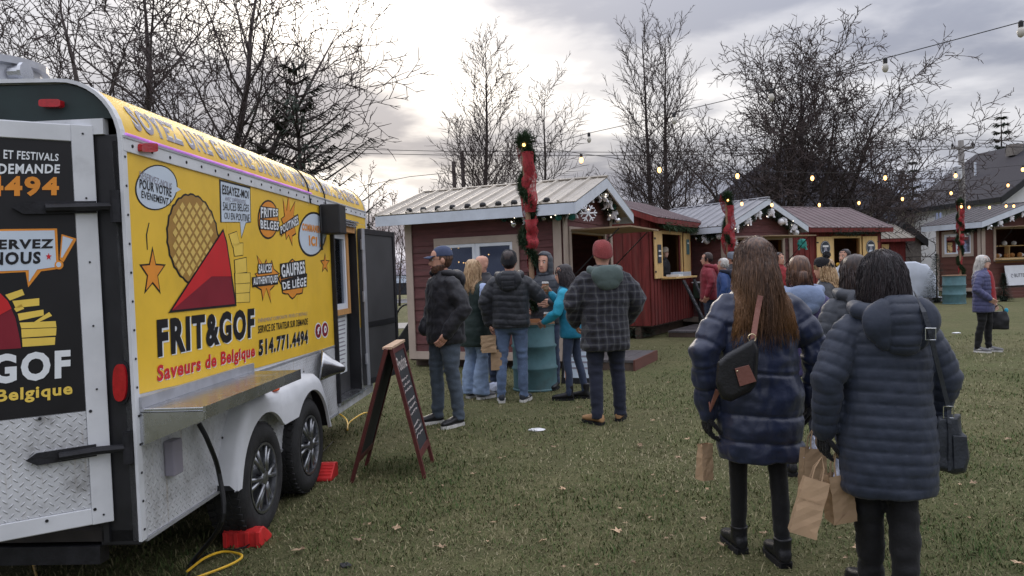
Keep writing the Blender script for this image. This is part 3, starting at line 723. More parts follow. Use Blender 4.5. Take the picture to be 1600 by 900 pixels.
# yellow skins (seamed panels), cove and trim
us = [0.012] + [SP.uv(x, 420)[0] for x in (356, 462)] + [DU0-.004]
for a, b in zip(us, us[1:]):
    n = 6; lo = [(a+(b-a)*i/n) for i in range(n+1)]
    zl = lambda u: float(np.interp(u, [SP.uv(222, 614)[0], SP.uv(404, 574)[0], SP.uv(519, 541)[0]], [SP.uv(222, 614)[1], SP.uv(404, 574)[1], SP.uv(519, 541)[1]]))
    mb = MB(); p = [(u, zl(u)) for u in lo]+[(b, ZT-.01), (a, ZT-.01)]
    p = [(min(max(u, a+.0015), b-.0015), z) for u, z in p]
    mb.prism([(u, 0, z) for u, z in p], [(u, -.003, z) for u, z in p]); mb.build('yellow_panel', 'tr_yellow', T)
mb = MB(); mb.box(DU0, U1-.01, -.003, 0, DZ1+.045, ZT-.01); mb.build('yellow_panel', 'tr_yellow', T)
mb = MB(); mb.box(DU1+.03, U1-.01, -.003, 0, 1.05, DZ1+.04); mb.build('yellow_panel', 'tr_yellow', T)
cu = [0.0, SP.uv(340, 250)[0], SP.uv(440, 280)[0], U1]
for a, b in zip(cu, cu[1:]):
    mb = MB(); mb.grid([[(u, y, z) for y, z in arc(.003)] for u in (a+.001, b-.001)]); mb.build('cove_panel', 'tr_yellow', T, smooth=True)
TR0, TR1 = ZT-.045, ZT+.028
MB().box(.0, U1, -.012, -.0035, TR0, TR1).build('trim_rail', 'tr_white', T, bevel=.003)
MB().box(.0, U1, -.016, -.012, TR1-.014, TR1-.004).build('trim_lip', 'alu', T)
for i in range(26):
    u = .07+(U1-.14)*i/25
    MB().lathe([(.008, 0), (.008, .003), (.004, .005)], 8, MX.Translation((u, -.012, (TR0+TR1)/2-.006)) @ MX.Rotation(math.pi/2, 4, 'X')).build('rivet', 'iron', T)
MB().tube([(u, -.014, TR1+.004) for u in (.02, U1*.6)], .006, 6).build('light_strip', 'purple_led', T)
# edge trims at the rear and front corner
for u0, u1 in ((-.014, .026), (U1-.02, U1+.016)):
    pr = [(-.008, ZB)] + [(y, z) for y, z in arc(.010)] + [(WD/2, ZT+RC+.04)]
    mb = MB(); inn = [(.006, ZB)] + [(y, z) for y, z in arc(-.006)] + [(WD/2, ZT+RC+.02)]
    mb.grid([[(u0, *q) for q in inn], [(u0, *q) for q in pr], [(u1, *q) for q in pr], [(u1, *q) for q in inn]]); mb.build('edge_trim', 'tr_white', T)
# lower skirt of diamond plate
zlo = ZB+.006
mb = MB(); mb.box(.028, DU0-.02, -.004, 0, zlo, dz0-.09); mb.build('diamond_skirt', 'diamond_plate', T)
MB().box(.028, DU0-.02, -.008, -.0005, dz0-.088, dz0-.075).build('skirt_strip', 'alu', T)
MB().box(.028, DU0-.02, -.010, 0, ZB-.012, ZB+.004).build('bottom_rail', 'alu', T)
MB().box(DU0, U1, -.010, 0, ZB-.012, DZ0-.032).build('door_sill', 'diamond_plate', T)
for i in range(14):
    u = .045; z = ZB+.05+(ZT-ZB-.12)*i/13
    MB().lathe([(.006, 0), (.006, .003), (.003, .004)], 6, MX.Translation((.008, -.010, z)) @ MX.Rotation(math.pi/2, 4, 'X')).build('rivet', 'iron', T)
# rear: header, dark corner post, lights
hp = [(.03, ZT+.10)] + [(y, z) for y, z in arc(-.012) if z > ZT+.10] + [(WD-.3, ZT+RC+.01), (WD-.3, ZT+.10)]
mb = MB(); mb.prism([(.0, y, z) for y, z in hp], [(.03, y, z) for y, z in hp]); mb.build('rear_header', 'tr_green_black', T)
MB().box(-.012, .03, .07, WD-.07, ZT+.03, ZT+.098).build('header_rail', 'tr_white', T)
MB().box(.0, .05, .008, .19, ZB-.02, ZT+.029).build('corner_post', 'tr_black', T, bevel=.006)
MB().box(-.016, .0, .14, .165, ZB, ZT-.05).build('door_seal', 'tr_black', T)
MB().box(-.01, .06, .192, WD-.1, ZB-.10, ZB-.02).build('rear_bumper', 'iron', T)
MB().box(.055, .075, .19, WD-.1, ZB, ZT).build('rear_shade_sheet', 'dark_room', T)  # added dark sheet, its colour stands in for the shade inside the trailer
RPn = Plane((TC.x, TC.y, 0), -V((HD.y, -HD.x, 0)))        # rear face
def lens(plane, name, cx, cy, rx, ry, mat, par, off=.0, th=.02, sq=2.6):
    pts = []
    for i in range(24):
        a = 2*math.pi*i/24; c, s = math.cos(a), math.sin(a)
        pts.append((cx+rx*math.copysign(abs(c)**(2/sq), c), cy+ry*math.copysign(abs(s)**(2/sq), s)))
    return plane.poly(name, pts, mat, par, off, th)
lens(RPn, 'lamp_gasket', 191, 597, 14, 34, 'iron', T, .004, .006); lens(RPn, 'tail_lamp', 191, 597, 10.5, 29, 'tail_red', T, .008, .016)
lens(RPn, 'marker_lamp', 84, 163, 17, 6, 'tail_red', T, .0, .03, 5); lens(SP, 'marker_lamp', 224, 231, 13, 7, 'tail_red', T, .012, .02, 5)
# roof vent
rv = RM[T].inverted() @ AT(-12, 128, 4.0)
mb = MB(); mb.lathe([(.225, 0), (.225, .21), (.255, .215), (.255, .25), (.2, .265)], 24, MX.Translation((rv.x, rv.y, ZT+RC))); vv = mb.build('roof_vent', 'alu', T, smooth=False)
mb = MB(); mb.lathe([(.035, 0), (.035, .06), (.05, .062), (.05, .08)], 12, MX.Translation((rv.x-.12, rv.y-.19, ZT+RC+.17)) @ MX.Rotation(math.pi/2, 4, 'X')); mb.build('vent_spout', 'steel', vv)
# rear door, ajar
DP = Plane(AT(178, 812, 3.40), V((-math.sin(R(56)), -math.cos(R(56)), 0)))
_dl = RM[T].to_3x3().inverted() @ DP.ex; diamond_mat('diamond_door', _dl.x, _dl.y)
def dpx(x, y): return DP.uv(x, y)
zd0 = dpx(178, 814)[1]; zd1 = dpx(142, 196)[1]
def dbox(name, mat, par, u0, u1, z0, z1, o0, o1, bev=0.):
    mb = MB(); q = [(u0, z0), (u1, z0), (u1, z1), (u0, z1)]
    mb.prism([DP.pt(u, z, o0) for u, z in q], [DP.pt(u, z, o1) for u, z in q]); return mb.build(name, mat, par, world=True, bevel=bev)
DWd = 1.0; RD = dbox('rear_door', 'tr_white', T, .0, DWd, zd0, zd1, -.05, -.004)
zmid = dpx(60, 650)[1]
dbox('door_stile', 'tr_white', RD, .0, .085, zd0+.002, zd1-.002, -.004, .010, .003); dbox('door_stile', 'tr_white', RD, DWd-.085, DWd, zd0+.002, zd1-.002, -.004, .010, .003)
dbox('door_rail', 'tr_white', RD, .085, DWd-.085, zd1-.075, zd1-.004, -.004, .009, .003); dbox('door_rail', 'tr_white', RD, .085, DWd-.085, zd0+.004, zd0+.075, -.004, .009, .003)
dbox('black_panel', 'd_black', RD, .087, DWd-.087, zmid, zd1-.077, -.004, .002); dbox('diamond_panel', 'diamond_door', RD, .087, DWd-.087, zd0+.077, zmid-.003, -.004, .001)
for z in [zd0+.04+(zd1-zd0-.08)*i/6 for i in range(7)]:
    for u in (.04,):
        mb = MB(); c = [DP.pt(u+.0045*math.cos(k), z+.0045*math.sin(k), 0) for k in [2*math.pi*i/8 for i in range(8)]]
        mb.prism([q+DP.n*.008 for q in c], [q+DP.n*.013 for q in c]); mb.build('screw', 'iron', RD, world=True)
for x, y in ((62, 654), (141, 642), (73, 813), (148, 795)):
    uu, zz = dpx(x, y); mb = MB(); c = [DP.pt(uu+.007*math.cos(k), zz+.007*math.sin(k), 0) for k in [2*math.pi*i/8 for i in range(8)]]
    mb.prism([q+DP.n*.001 for q in c], [q+DP.n*.012 for q in c]); mb.build('screw', 'iron', RD, world=True)
def hingebar(y0, y1, x0):
    """strap hinge: a pointed flat bar with a round rod, running to the corner post"""
    u0, z0 = dpx(x0, y0); u1_, z1_ = dpx(150, y1)
    mb = MB(); h = .026
    q = [(u0+.0, z0), (u0-.04, z0+h), (u1_, z1_+h), (u1_, z1_-h), (u0-.04, z0-h)]
    mb.prism([DP.pt(u, z, .011) for u, z in q], [DP.pt(u, z, .022) for u, z in q])
    e = RM[T] @ V((-.02, .03, DP.pt(u1_, z1_).z))
    mb.tube([DP.pt(u0-.12, z0, .03), DP.pt(u1_, z1_, .034), e], .018, 8)
    mb.tube([e-V((0, 0, .07)), e+V((0, 0, .07))], .022, 8)
    mb.build('strap_hinge', 'iron', T, world=True)
hingebar(325, 324, 18); hingebar(719, 702, 40)
dt = lambda s, q, m, b=.02, o=.005: DP.text(s, q, m, RD, o, b)
dt('PRIVÉS ET FESTIVALS', [(-45, 226), (92, 238), (91, 252), (-45, 246)], 'd_white')
dt('SUR DEMANDE', [(-50, 255), (94, 257), (93, 271), (-50, 273)], 'd_white', .03)
dt('514.771.4494', [(-255, 268), (92, 277), (92, 306), (-255, 313)], 'd_orange', .04)
DP.poly('speech_bubble', [(-60, 359), (89, 357), (92, 420), (64, 424), (44, 449), (40, 425), (-60, 430)], 'd_orange', RD, .003)
DP.poly('speech_bubble', [(-60, 362), (85, 360), (88, 417), (58, 421), (45, 441), (45, 422), (-60, 426)], 'd_blue_white', RD, .0045)
dt('RÉSERVEZ', [(-53, 371), (84, 370), (83, 388), (-53, 391)], 'd_black', .04, .006); dt('NOUS', [(-14, 394), (64, 393), (63, 412), (-14, 415)], 'd_black', .04, .006)
DP.poly('star_decal', star(76, 401, 5, 6), 'd_red', RD, .006)
DP.poly('exclamation_decal', [(96, 366), (120, 373), (99, 410), (93, 405)], 'd_orange', RD, .003); DP.poly('exclamation_decal', [(98, 369), (114, 374), (97, 403), (95, 402)], 'd_blue_white', RD, .0045)
DP.poly('exclamation_decal', ell(92, 414, 7, 7, 16), 'd_orange', RD, .0051); DP.poly('exclamation_decal', ell(91.5, 413.5, 4, 4, 14), 'd_blue_white', RD, .0062)
z6 = lambda L: [(x/3.913, 430+y/3.913) for x, y in L]
for q in ([(32, 120), (135, 85), (150, 120), (60, 155)], [(75, 157), (240, 140), (240, 185), (95, 200)], [(85, 205), (130, 176), (148, 205), (100, 225)], [(108, 235), (265, 210), (268, 245), (118, 278)], [(205, 288), (300, 225), (318, 248), (240, 285)],
          [(120, 290), (340, 280), (345, 318), (130, 325)], [(130, 330), (345, 322), (342, 368), (133, 382)], [(135, 388), (338, 378), (335, 425), (138, 438)]):
    DP.poly('fries_picture', z6(q), 'd_fry', RD, .003)
DP.poly('cone_picture', [(-60, 546), (-30, 480), (0, 458), (12, 470), (24, 497), (31, 530), (33, 544), (0, 546)], 'd_darkred', RD, .004)
DP.poly('cone_picture', [(-45, 505), (-30, 480), (0, 458), (12, 470), (18, 482), (0, 492)], 'd_red', RD, .0055)
dt('FRIT&GOF', [(-205, 566), (110, 546), (110, 590), (-205, 618)], 'd_white', .045); dt('Saveurs de Belgique', [(-195, 628), (113, 597), (113, 621), (-195, 655)], 'd_fry', .03)
# ---- printed side
st = lambda s, q, m, b=.02, o=.006, a=0.: SP.text(s, q, m, T, o, b, arch=a)
def zz(L): return [(200+x/3, 180+y/3) for x, y in L]
def outl(name, pts, mat, grow=1.12, off=.004, out='d_black'):
    cx = sum(p[0] for p in pts)/len(pts); cy = sum(p[1] for p in pts)/len(pts)
    SP.poly(name, [(cx+(x-cx)*grow, cy+(y-cy)*grow) for x, y in pts], out, T, off); return SP.poly(name, pts, mat, T, off+.0012)
bub = ell(243, 293, 30, 33, 36)
bub = [p for p in bub if not (p[0] > 266 and 285 < p[1] < 305)]
outl('speech_bubble', ell(243, 293, 31, 34, 36, R(22)), 'd_blue_white', 1.06); SP.poly('speech_bubble', [(266, 287), (281, 296), (266, 305)], 'd_blue_white', T, .0053)
st('RÉSERVEZ-NOUS', [(216, 264), (267, 284), (266, 297), (216, 278)], 'd_grey', .0, .007); st('POUR VOTRE', [(216, 279), (266, 294), (266, 308), (216, 294)], 'd_black', .02, .007); st('ÉVÉNEMENT !', [(219, 295), (266, 308), (264, 322), (219, 309)], 'd_black', .01, .007)
outl('star_decal', star(237, 426, 18, 34), 'd_orange', 1.22)
SP.poly('curve_mark', zz([(93, 503), (80, 560), (85, 632), (89, 630), (86, 560), (97, 506)]), 'd_black', T, .004)
# waffle with its lattice of cells
SP.poly('waffle_picture', ell(300, 374, 41, 72, 64, R(-6), wob=.02, k=22), 'd_black', T, .004); SP.poly('waffle_picture', ell(300, 374, 38.5, 69, 64, R(-6), wob=.018, k=22), 'd_tan', T, .005)
mb = MB()
for i in range(-6, 7):
    for j in range(-6, 7):
        cx, cy = 300+(i+j)*5.6, 374+(i-j)*10.2
        if ((cx-300)/36)**2+((cy-374)/65)**2 < .86:
            k = len(mb.v); mb.v += [tuple(SP.px(x, y, .0062)) for x, y in ((cx-4, cy), (cx, cy-7.2), (cx+4, cy), (cx, cy+7.2))]; mb.f.append((k, k+1, k+2, k+3)); mb.mi.append(0)
mb.build('waffle_cells', 'd_cell', T, world=True)
SP.poly('cone_picture', [(261, 489), (347, 357), (353, 378), (368, 478)], 'd_black', T, .0072)
SP.poly('cone_picture', [(266, 485), (346, 362), (351, 380), (365, 475)], 'd_darkred', T, .0084); SP.poly('cone_picture', [(266, 485), (346, 362), (351, 380), (359, 432), (328, 432)], 'd_red', T, .0094)
for q in ([(470, 560), (506, 546), (520, 606), (488, 618)], [(488, 602), (535, 600), (535, 655), (496, 660)], [(496, 680), (550, 668), (553, 735), (500, 742)], [(498, 742), (568, 740), (568, 785), (500, 790)], [(500, 792), (568, 788), (566, 830), (502, 835)], [(502, 837), (566, 833), (566, 875), (504, 878)]):
    outl('fries_picture', zz(q), 'd_fry', 1.10, .004)
b2 = zz([(430, 310), (567, 345), (570, 500), (548, 503), (528, 572), (522, 500), (435, 500)]); outl('speech_bubble', b2, 'd_blue_white', 1.07)
for s, q, m, b in (('ESSAYEZ-MOI', [(437, 325), (560, 355), (560, 392), (437, 370)], 'd_black', .02), ('AVEC DIFFÉRENTES', [(450, 375), (548, 395), (548, 418), (450, 400)], 'd_grey', .0), ('SAUCES BELGES', [(440, 405), (562, 420), (562, 452), (440, 446)], 'd_black', .0), ('OU EN POUTINE', [(447, 455), (565, 465), (565, 500), (447, 485)], 'd_black', .0)):
    st(s, zz(q), m, b, .0072)
def splash(cx, cy, rx, ry, n, jit, sd_): outl('burst_decal', star(cx, cy, rx, ry, n, .6, jit=jit, rg=random.Random(sd_)), 'd_orange', 1.10)
outl('burst_decal', ell(418, 343, 15, 28, 24), 'd_orange', 1.10); splash(450, 347, 13, 36, 9, .25, 2); splash(415, 433, 17, 34, 9, .3, 4); outl('burst_decal', ell(456, 436, 19, 27, 32, 0, wob=.10, k=8), 'd_orange', 1.08)
def word(s, q, m='d_white', b=.035):
    q = zz(q); cx = sum(p[0] for p in q)/4; cy = sum(p[1] for p in q)/4
    SP.poly('word_banner', [(cx+(x-cx)*1.07, cy+(y-cy)*1.18) for x, y in q], 'd_black', T, .0068); st(s, q, m, b, .0082)
word('FRITES', [(617, 430), (698, 440), (698, 474), (617, 482)]); word('BELGES', [(614, 490), (703, 500), (700, 540), (617, 532)]); word('POUTINES', [(708, 522), (790, 470), (796, 512), (712, 556)])
word('SAUCES', [(606, 700), (668, 696), (668, 736), (606, 742)]); word('AUTHENTIQUES', [(580, 762), (697, 748), (695, 790), (583, 802)]); word('GAUFRES', [(712, 700), (822, 684), (826, 742), (716, 762)]); word('DE LIÈGE', [(716, 775), (832, 748), (830, 802), (722, 818)])
outl('speech_bubble', ell(487, 366, 20, 32, 32, R(5)), 'd_blue_white', 1.10); SP.poly('speech_bubble', [(503, 352), (514, 360), (504, 376)], 'd_blue_white', T, .0054)
st('COMMANDEZ', zz([(812, 505), (910, 522), (910, 556), (812, 540)]), 'd_orange', .05, .0072); st('ICI !', zz([(843, 562), (905, 575), (900, 618), (846, 612)]), 'd_orange', .05, .0072)
outl('star_decal', star(507, 412, 6, 13), 'd_orange', 1.3)
def shadow_text(s, q, m, m2, dx, dy, b):
    st(s, [(x+dx, y+dy) for x, y in q], m2, b*1.35, .0046); st(s, q, m, b, .006)
shadow_text('FRIT&GOF', [(243, 499), (396, 481), (396, 527), (245, 559)], 'd_black', 'd_white', 1.4, 1.6, .05)
shadow_text('Saveurs de Belgique', [(244, 571), (397, 538), (397, 562), (244, 604)], 'd_red', 'd_white', .8, .9, .035)
st('ÉVÉNEMENT CORPORATIF, PRIVÉS ET FESTIVALS', [(402, 497), (479, 486), (479, 493), (402, 505)], 'd_grey', .0); st('SERVICE DE TRAITEUR SUR DEMANDE', [(402, 509), (480, 497), (480, 507), (402, 521)], 'd_black', .015)
shadow_text('514.771.4494', [(403, 531), (480, 515), (480, 537), (403, 557)], 'd_black', 'd_white', .7, .8, .045)
for cx, cy, s in ((496.5, 517, 'f'), (507, 515, 'o')):
    outl('social_badge', ell(cx, cy, 4.6, 11, 20), 'd_darkred', 1.18, .004, 'd_white'); st(s, [(cx-2, cy-6), (cx+2, cy-6.5), (cx+2, cy+5), (cx-2, cy+5.5)], 'd_white', .04, .007)
# slogan on the cove
SLOGAN = 'SOYEZ UNE GAUFRE DANS UN MONDE REMPLI DE CRÊPES'
ua, ub = .14, U1-.18
for off, mt, bo_ in ((.0045, 'd_white', .05), (.0062, 'd_grey', .02)):
    tv, tf = text2d(SLOGAN, bo_); a0, a1 = R(15), R(50); out = []
    for x, y in tv:
        a = a0+(a1-a0)*y; out.append((ua+(ub-ua)*x, RC-(RC+off)*math.cos(a), ZT+(RC+off)*math.sin(a)))
    for wf in word_split(SLOGAN, tv, tf): MB().add(*sub_mesh(out, wf)).build('lettering', mt, T)
for u in (SP.uv(480, 290)[0], SP.uv(505, 300)[0]):
    MB().tube([(u+.05*i/9, y-.006, z+.004) for i, (y, z) in enumerate(arc(.006))][::-1]+[(u+.01, -.02, ZT-.05)], .006, 5).build('roof_cable', 'cable_black', T)
# stainless shelf
S0 = .02; S1 = SP.uv(467, 578, .30)[0]; SZ = SP.uv(327, 632, .30)[1]
mb = MB(); mb.box(S0, S1, -.30, -.006, SZ-.018, SZ); SH = mb.build('shelf', 'steel', T, bevel=.004)
MB().box(S0, S1, -.312, -.30, SZ-.055, SZ+.003).build('shelf_lip', 'steel', SH); MB().box(S0, S1, -.022, -.006, SZ+.0005, SZ+.05).build('shelf_flange', 'alu', SH)
for u in (S0-.004, S1-.01):
    mb = MB(); p = [(-.006, SZ-.02), (-.31, SZ-.02), (-.30, SZ-.06), (-.006, SZ-.17)]
    mb.prism([(u, y, z) for y, z in p], [(u+.014, y, z) for y, z in p]); mb.build('shelf_bracket', 'steel', SH)
# wheels and fender
WY = -.085; WPl = .085
h1 = SP.uv(412, 742, WPl); h2 = SP.uv(484, 695, WPl); WR = .342
print('hubs', h1, h2, 'U1', U1, 'ZB', ZB, 'shelf', S1, SZ, 'door', DU0, DU1, DZ1, 'dz0', dz0)
def wheel(u):
    wz = WR; rot = MX.Translation((u, WY, wz)) @ MX.Rotation(math.pi/2, 4, 'X')   # local z -> outwards (-y)
    hub = MB(); hub.lathe([(.03, -.20), (.05, -.19), (.05, .0), (.045, .012), (.02, .018)], 14, rot); wh = hub.build('wheel', 'alloy', T, smooth=False)
    mb = MB()
    prof = [(.205, -.02), (.22, .004), (.27, .012), (.308, .004), (.330, -.018), (.335, -.06), (.336, -.11), (.335, -.16), (.328, -.20), (.308, -.222), (.26, -.23), (.205, -.21)]
    rows = [[rot @ V((r*math.cos(2*math.pi*j/36), r*math.sin(2*math.pi*j/36), z)) for j in range(36)] for r, z in prof]
    mb.grid(rows+[rows[0]], True); ty = mb.build('tyre', 'rubber', wh, smooth=True)
    tr = MB()
    for ring, z in ((0, -.035), (1, -.085), (2, -.135), (3, -.185)):
        for k in range(44):
            a = 2*math.pi*(k+.5*(ring % 2))/44; m_ = rot @ MX.Rotation(a, 4, 'Z') @ MX.Translation((.332, 0, z))
            tr.box(-.004, .007, -.017, .017, -.019, .019, m_ @ MX.Rotation(R(18 if ring % 2 else -18), 4, 'X'))
    tag(tr.build('tread', 'rubber', wh), kind='stuff')
    mb = MB(); mb.lathe([(.207, -.19), (.207, -.02), (.212, .006), (.198, .006), (.194, -.02), (.190, -.15), (.05, -.16)], 28, rot); mb.build('rim', 'alloy', wh, smooth=False)
    for k in range(6):
        for d in (-.16, .16):
            a = 2*math.pi*k/6; c0 = V((.045*math.cos(a), .045*math.sin(a), .004)); c1 = V((.196*math.cos(a+d), .196*math.sin(a+d), -.012))
            s = MB(); s.tube([rot @ c0, rot @ c0.lerp(c1, .5), rot @ c1], [.016, .013, .016], 6); s.build('spoke', 'alloy', wh, smooth=True)
    for k in range(6):
        a = 2*math.pi*(k+.5)/6; MB().lathe([(.007, -.02), (.007, .008), (.003, .012)], 6, rot @ MX.Translation((.062*math.cos(a), .062*math.sin(a), 0))).build('lug_nut', 'iron', wh)
wheel(h1[0]); wheel(h2[0])
def fender():
    """flared tandem fender: an outer apron whose lower edge follows both wheels, with a sloped top"""
    ua_, ub_ = h1[0]-.46, h2[0]+.44; rr = .395; zw = WR
    n = 60; top = []; low = []
    for i in range(n+1):
        u = ua_+(ub_-ua_)*i/n
        e = min(1., (u-ua_)/.30, (ub_-u)/.30); e = math.sin(max(0, e)*math.pi/2)
        t_ = ZB+.02+(zw+rr+.09-ZB-.02)*(e**.75)
        l = max([zw+math.sqrt(max(0, rr*rr-(u-h)**2)) for h in (h1[0], h2[0]) if abs(u-h) < rr] or [ZB+.0])
        l = max(min(l, t_-.008), ZB+.0)
        if h1[0] < u < h2[0]: l = max(l, zw+.26)
        top.append((u, t_)); low.append((u, l))
    mb = MB()
    mb.grid([[(u, -.003, t_+.015) for u, t_ in top], [(u, -.075, t_+.012) for u, t_ in top], [(u, -.108, t_-.02) for u, t_ in top], [(u, -.117, t_*.5+l*.5) for (u, t_), (_, l) in zip(top, low)], [(u, -.120, l) for u, l in low], [(u, -.10, l-.004) for u, l in low], [(u, -.10, l+.004) for u, l in low]])
    fo = mb.build('fender', 'tr_white', T, smooth=False); autosmooth(fo, 50)
    well = MB(); well.grid([[(u, y, min(t_-.015, zw+rr+.05)) for u, t_ in top] for y in (-.10, .25)]); well.build('wheel_well', 'tr_black', T)
    for i in range(3, n-2, 4):
        u, t_ = top[i]; MB().lathe([(.007, 0), (.007, .004)], 6, MX.Translation((u, -.006, t_+.03)) @ MX.Rotation(math.pi/2, 4, 'X')).build('rivet', 'iron', fo)
    u, t_ = top[n//2-6]; mb = MB(); mb.ball((u, -.09, t_+.014), .045, .022, .014); mb.build('side_marker', 'amber', fo, smooth=True)
fender()
# outlet box and reflector lamp
u, z = SP.uv(262, 714); MB().box(u-.045, u+.045, -.055, -.004, z-.085, z+.085).build('outlet_box', 'd_grey', T, bevel=.008)
u, z = SP.uv(505, 572, .05); mb = MB(); rot = MX.Translation((u, -.02, z)) @ MX.Rotation(R(100), 4, 'X') @ MX.Rotation(R(20), 4, 'Y')
mb.lathe([(.015, .20), (.03, .19), (.04, .16), (.075, .09), (.12, .02), (.128, .0), (.118, .004), (.07, .09)], 20, rot); mb.build('reflector_lamp', 'steel', T, smooth=True)
# entrance: reveal, inner door with window, notice, open outer leaf, speaker
for a, b in ((DU0, DU0+.035), (DU1-.03, DU1)): MB().box(a, b, -.006, .14, DZ0, DZ1).build('door_jamb', 'tr_black', T)
MB().box(DU0+.036, DU1-.031, -.004, .14, DZ1-.06, DZ1-.002).build('door_head', 'timber', T)
MB().box(DU0, DU1, -.03, .2, DZ0-.028, DZ0).build('threshold', 'steel', T)
ID = MB().box(DU0+.036, DU1-.031, .10, .135, DZ0+.002, DZ1-.062).build('inner_door', 'screen_grey', T)
a, b = DU0+.10, DU1-.20; zc0, zc1 = 1.30, DZ1-.12
mb = MB()
for q in ((a, b, zc1, zc1+.05), (a, b, zc0-.05, zc0), (a-.05, a, zc0-.05, zc1+.05), (b, b+.05, zc0-.05, zc1+.05)): mb.box(q[0], q[1], .06, .098, q[2], q[3])
mb.build('window_frame', 'vinyl_white', ID); MB().box(a, b, .08, .085, zc0, zc1).build('pane', 'window_glass', ID)
for q in ((a-.05, b+.12, zc0-.10, zc0-.052), (b+.052, b+.12, zc0-.052, DZ1-.062)): MB().box(q[0], q[1], .05, .099, q[2], q[3]).build('timber_trim', 'timber', ID)
nq = [SP.uv(x, y, -.09) for x, y in ((523, 449), (542, 446), (543, 580), (524, 588))]
mb = MB(); mb.prism([(u, .098, z) for u, z in nq], [(u, .094, z) for u, z in nq]); mb.build('notice', 'd_white', ID)
rg = random.Random(5)
for i in range(13):
    k = .30+.048*i; mb = MB(); p = V(nq[0]).lerp(V(nq[3]), k); q = V(nq[1]).lerp(V(nq[2]), k)
    mb.add([(p.lerp(q, .12).x, .0925, p.y), (p.lerp(q, rg.uniform(.6, .9)).x, .0925, q.y), (p.lerp(q, .85).x, .0925, q.y-.012), (p.lerp(q, .12).x, .0925, p.y-.012)], [(0, 1, 2, 3)]); mb.build('print_line', 'd_grey', ID)
mb = MB(); p = V(nq[0]).lerp(V(nq[1]), .5); mb.add([(p.x+x*.045, .0922, p.y-.14+y*.07) for x, y in star(0, 0, 1, 1, 7, .6)], [tuple(range(14))]); mb.build('print_burst', 'd_red', ID)
mb = MB(); mb.box(DU0-.03, DU0+.001, -.035, -.004, DZ0, DZ1+.03); mb.build('door_edge_rail', 'iron', T)
hl = V((DU1+.03, -.03, 0)); lf = MX.Translation(hl) @ MX.Rotation(R(-9), 4, 'Z')
LF = MB().box(0, .86, -.02, .02, DZ0+.02, DZ1-.01, lf).build('outer_door', 'screen_grey', T, bevel=.006)
for q in ((0, .05, DZ0+.02, DZ1-.01), (.81, .86, DZ0+.02, DZ1-.01)): MB().box(q[0]-.004, q[1]+.004, -.032, -.0205, q[2], q[3], lf).build('door_stile', 'tr_black' if q[0] else 'alu', LF)
for z_ in (DZ0+.03, 1.05, DZ1-.06): MB().box(.05, .81, -.028, -.0205, z_, z_+.05, lf).build('door_rail', 'tr_black', LF)
for z_ in (.75, 1.35, 1.85): MB().tube([tuple(lf @ V((-.01, -.03, z_-.05))), tuple(lf @ V((-.01, -.03, z_+.05)))], .018, 8).build('door_hinge', 'alu', LF)
u, z = SP.uv(519, 343, .08); MB().box(u-.10, u+.10, -.17, -.008, z-.12, z+.12).build('speaker', 'black_plastic', T, bevel=.01)
MB().tube([(u-.12, -.02, z+.1), (u-.15, -.03, z-.1), (u-.12, -.02, z-.25)], .010, 6).build('speaker_cable', 'cable_black', T)
for i in range(3): MB().box(DU0+.1, DU1-.05, -.05+.012*i, -.01, DZ1+.03-.02*i, DZ1+.045-.02*i).build('awning_rail', 'steel', T)
# underside plug lead and cords on the grass
q0 = SP.px(302, 662, .03)
tag(MB().tube(smooth_line([q0, q0+V((.035, .02, -.1)), SP.px(325, 740, .06), SP.px(318, 815, .10), G(300, 880, .02), G(292, 905, .012)]), .013, 8, roundcap=False).build('power_cable', 'cable_black', None), 'thick black power cable hanging from the trailer side to the grass', 'cable')
tag(MB().tube(smooth_line([G(292, 893, .03), G(320, 872, .03), G(350, 862, .03), G(378, 868, .04), G(360, 882, .02), G(300, 905, .02), G(250, 925, .02)]), .007, 6).build('extension_cord', 'cable_yellow', None), 'yellow extension cord looped on the grass by the red wheel chock', 'cable')
tag(MB().tube(smooth_line([G(40, 845, .03), G(48, 868, .01), G(58, 905, .01)]), .007, 6).build('extension_cord', 'cable_yellow', None), 'short yellow cord under the rear door of the trailer', 'cable')
tag(MB().tube(smooth_line([G(520, 640, .12), G(541, 655, .02), G(543, 672, .02), G(546, 660, .05), G(570, 645, .05), G(585, 650, .02)]), .008, 6).build('extension_cord', 'cable_yellow', None), 'yellow cord on the grass behind the front trailer wheel', 'cable')
tag(MB().tube(smooth_line([G(300, 880, .02), G(330, 862, .015), G(372, 858, .02), G(400, 838, .02), G(452, 760, .02), G(520, 690, .02)]), .005, 6).build('thin_cord', 'cable_black', None), 'thin black cord lying along the trailer wheels', 'cable')
def chock(label, c, rz, s):
    t = thing('wheel_chock', label, 'wheel chock', (c.x, c.y, 0), rz, 'red wheel chocks')
    mb = MB(); p = [(-.11, 0), (.11, 0), (.11, .03), (-.03, .13), (-.09, .13), (-.11, .11)]
    mb.prism([(x*s, -.14*s, z*s) for x, z in p], [(x*s, .14*s, z*s) for x, z in p]); mb.build('block', 'chock_red', t, bevel=.008)
    for y in (-.12, -.04, .04, .12): MB().box(-.125*s, -.108*s, (y-.016)*s, (y+.016)*s, 0, .115*s).build('rib', 'chock_red', t, bevel=.004)
    for k in range(4): MB().box((-.02+.03*k)*s, (-.005+.03*k)*s, -.13*s, .13*s, (.098-.02*k)*s, (.118-.02*k)*s).build('tread_bar', 'chock_red', t)
hdz = math.atan2(HD.y, HD.x)
cw = G(377, 857)+HD*.10; chock('red plastic chock behind the rear trailer wheel', cw, hdz, .8)
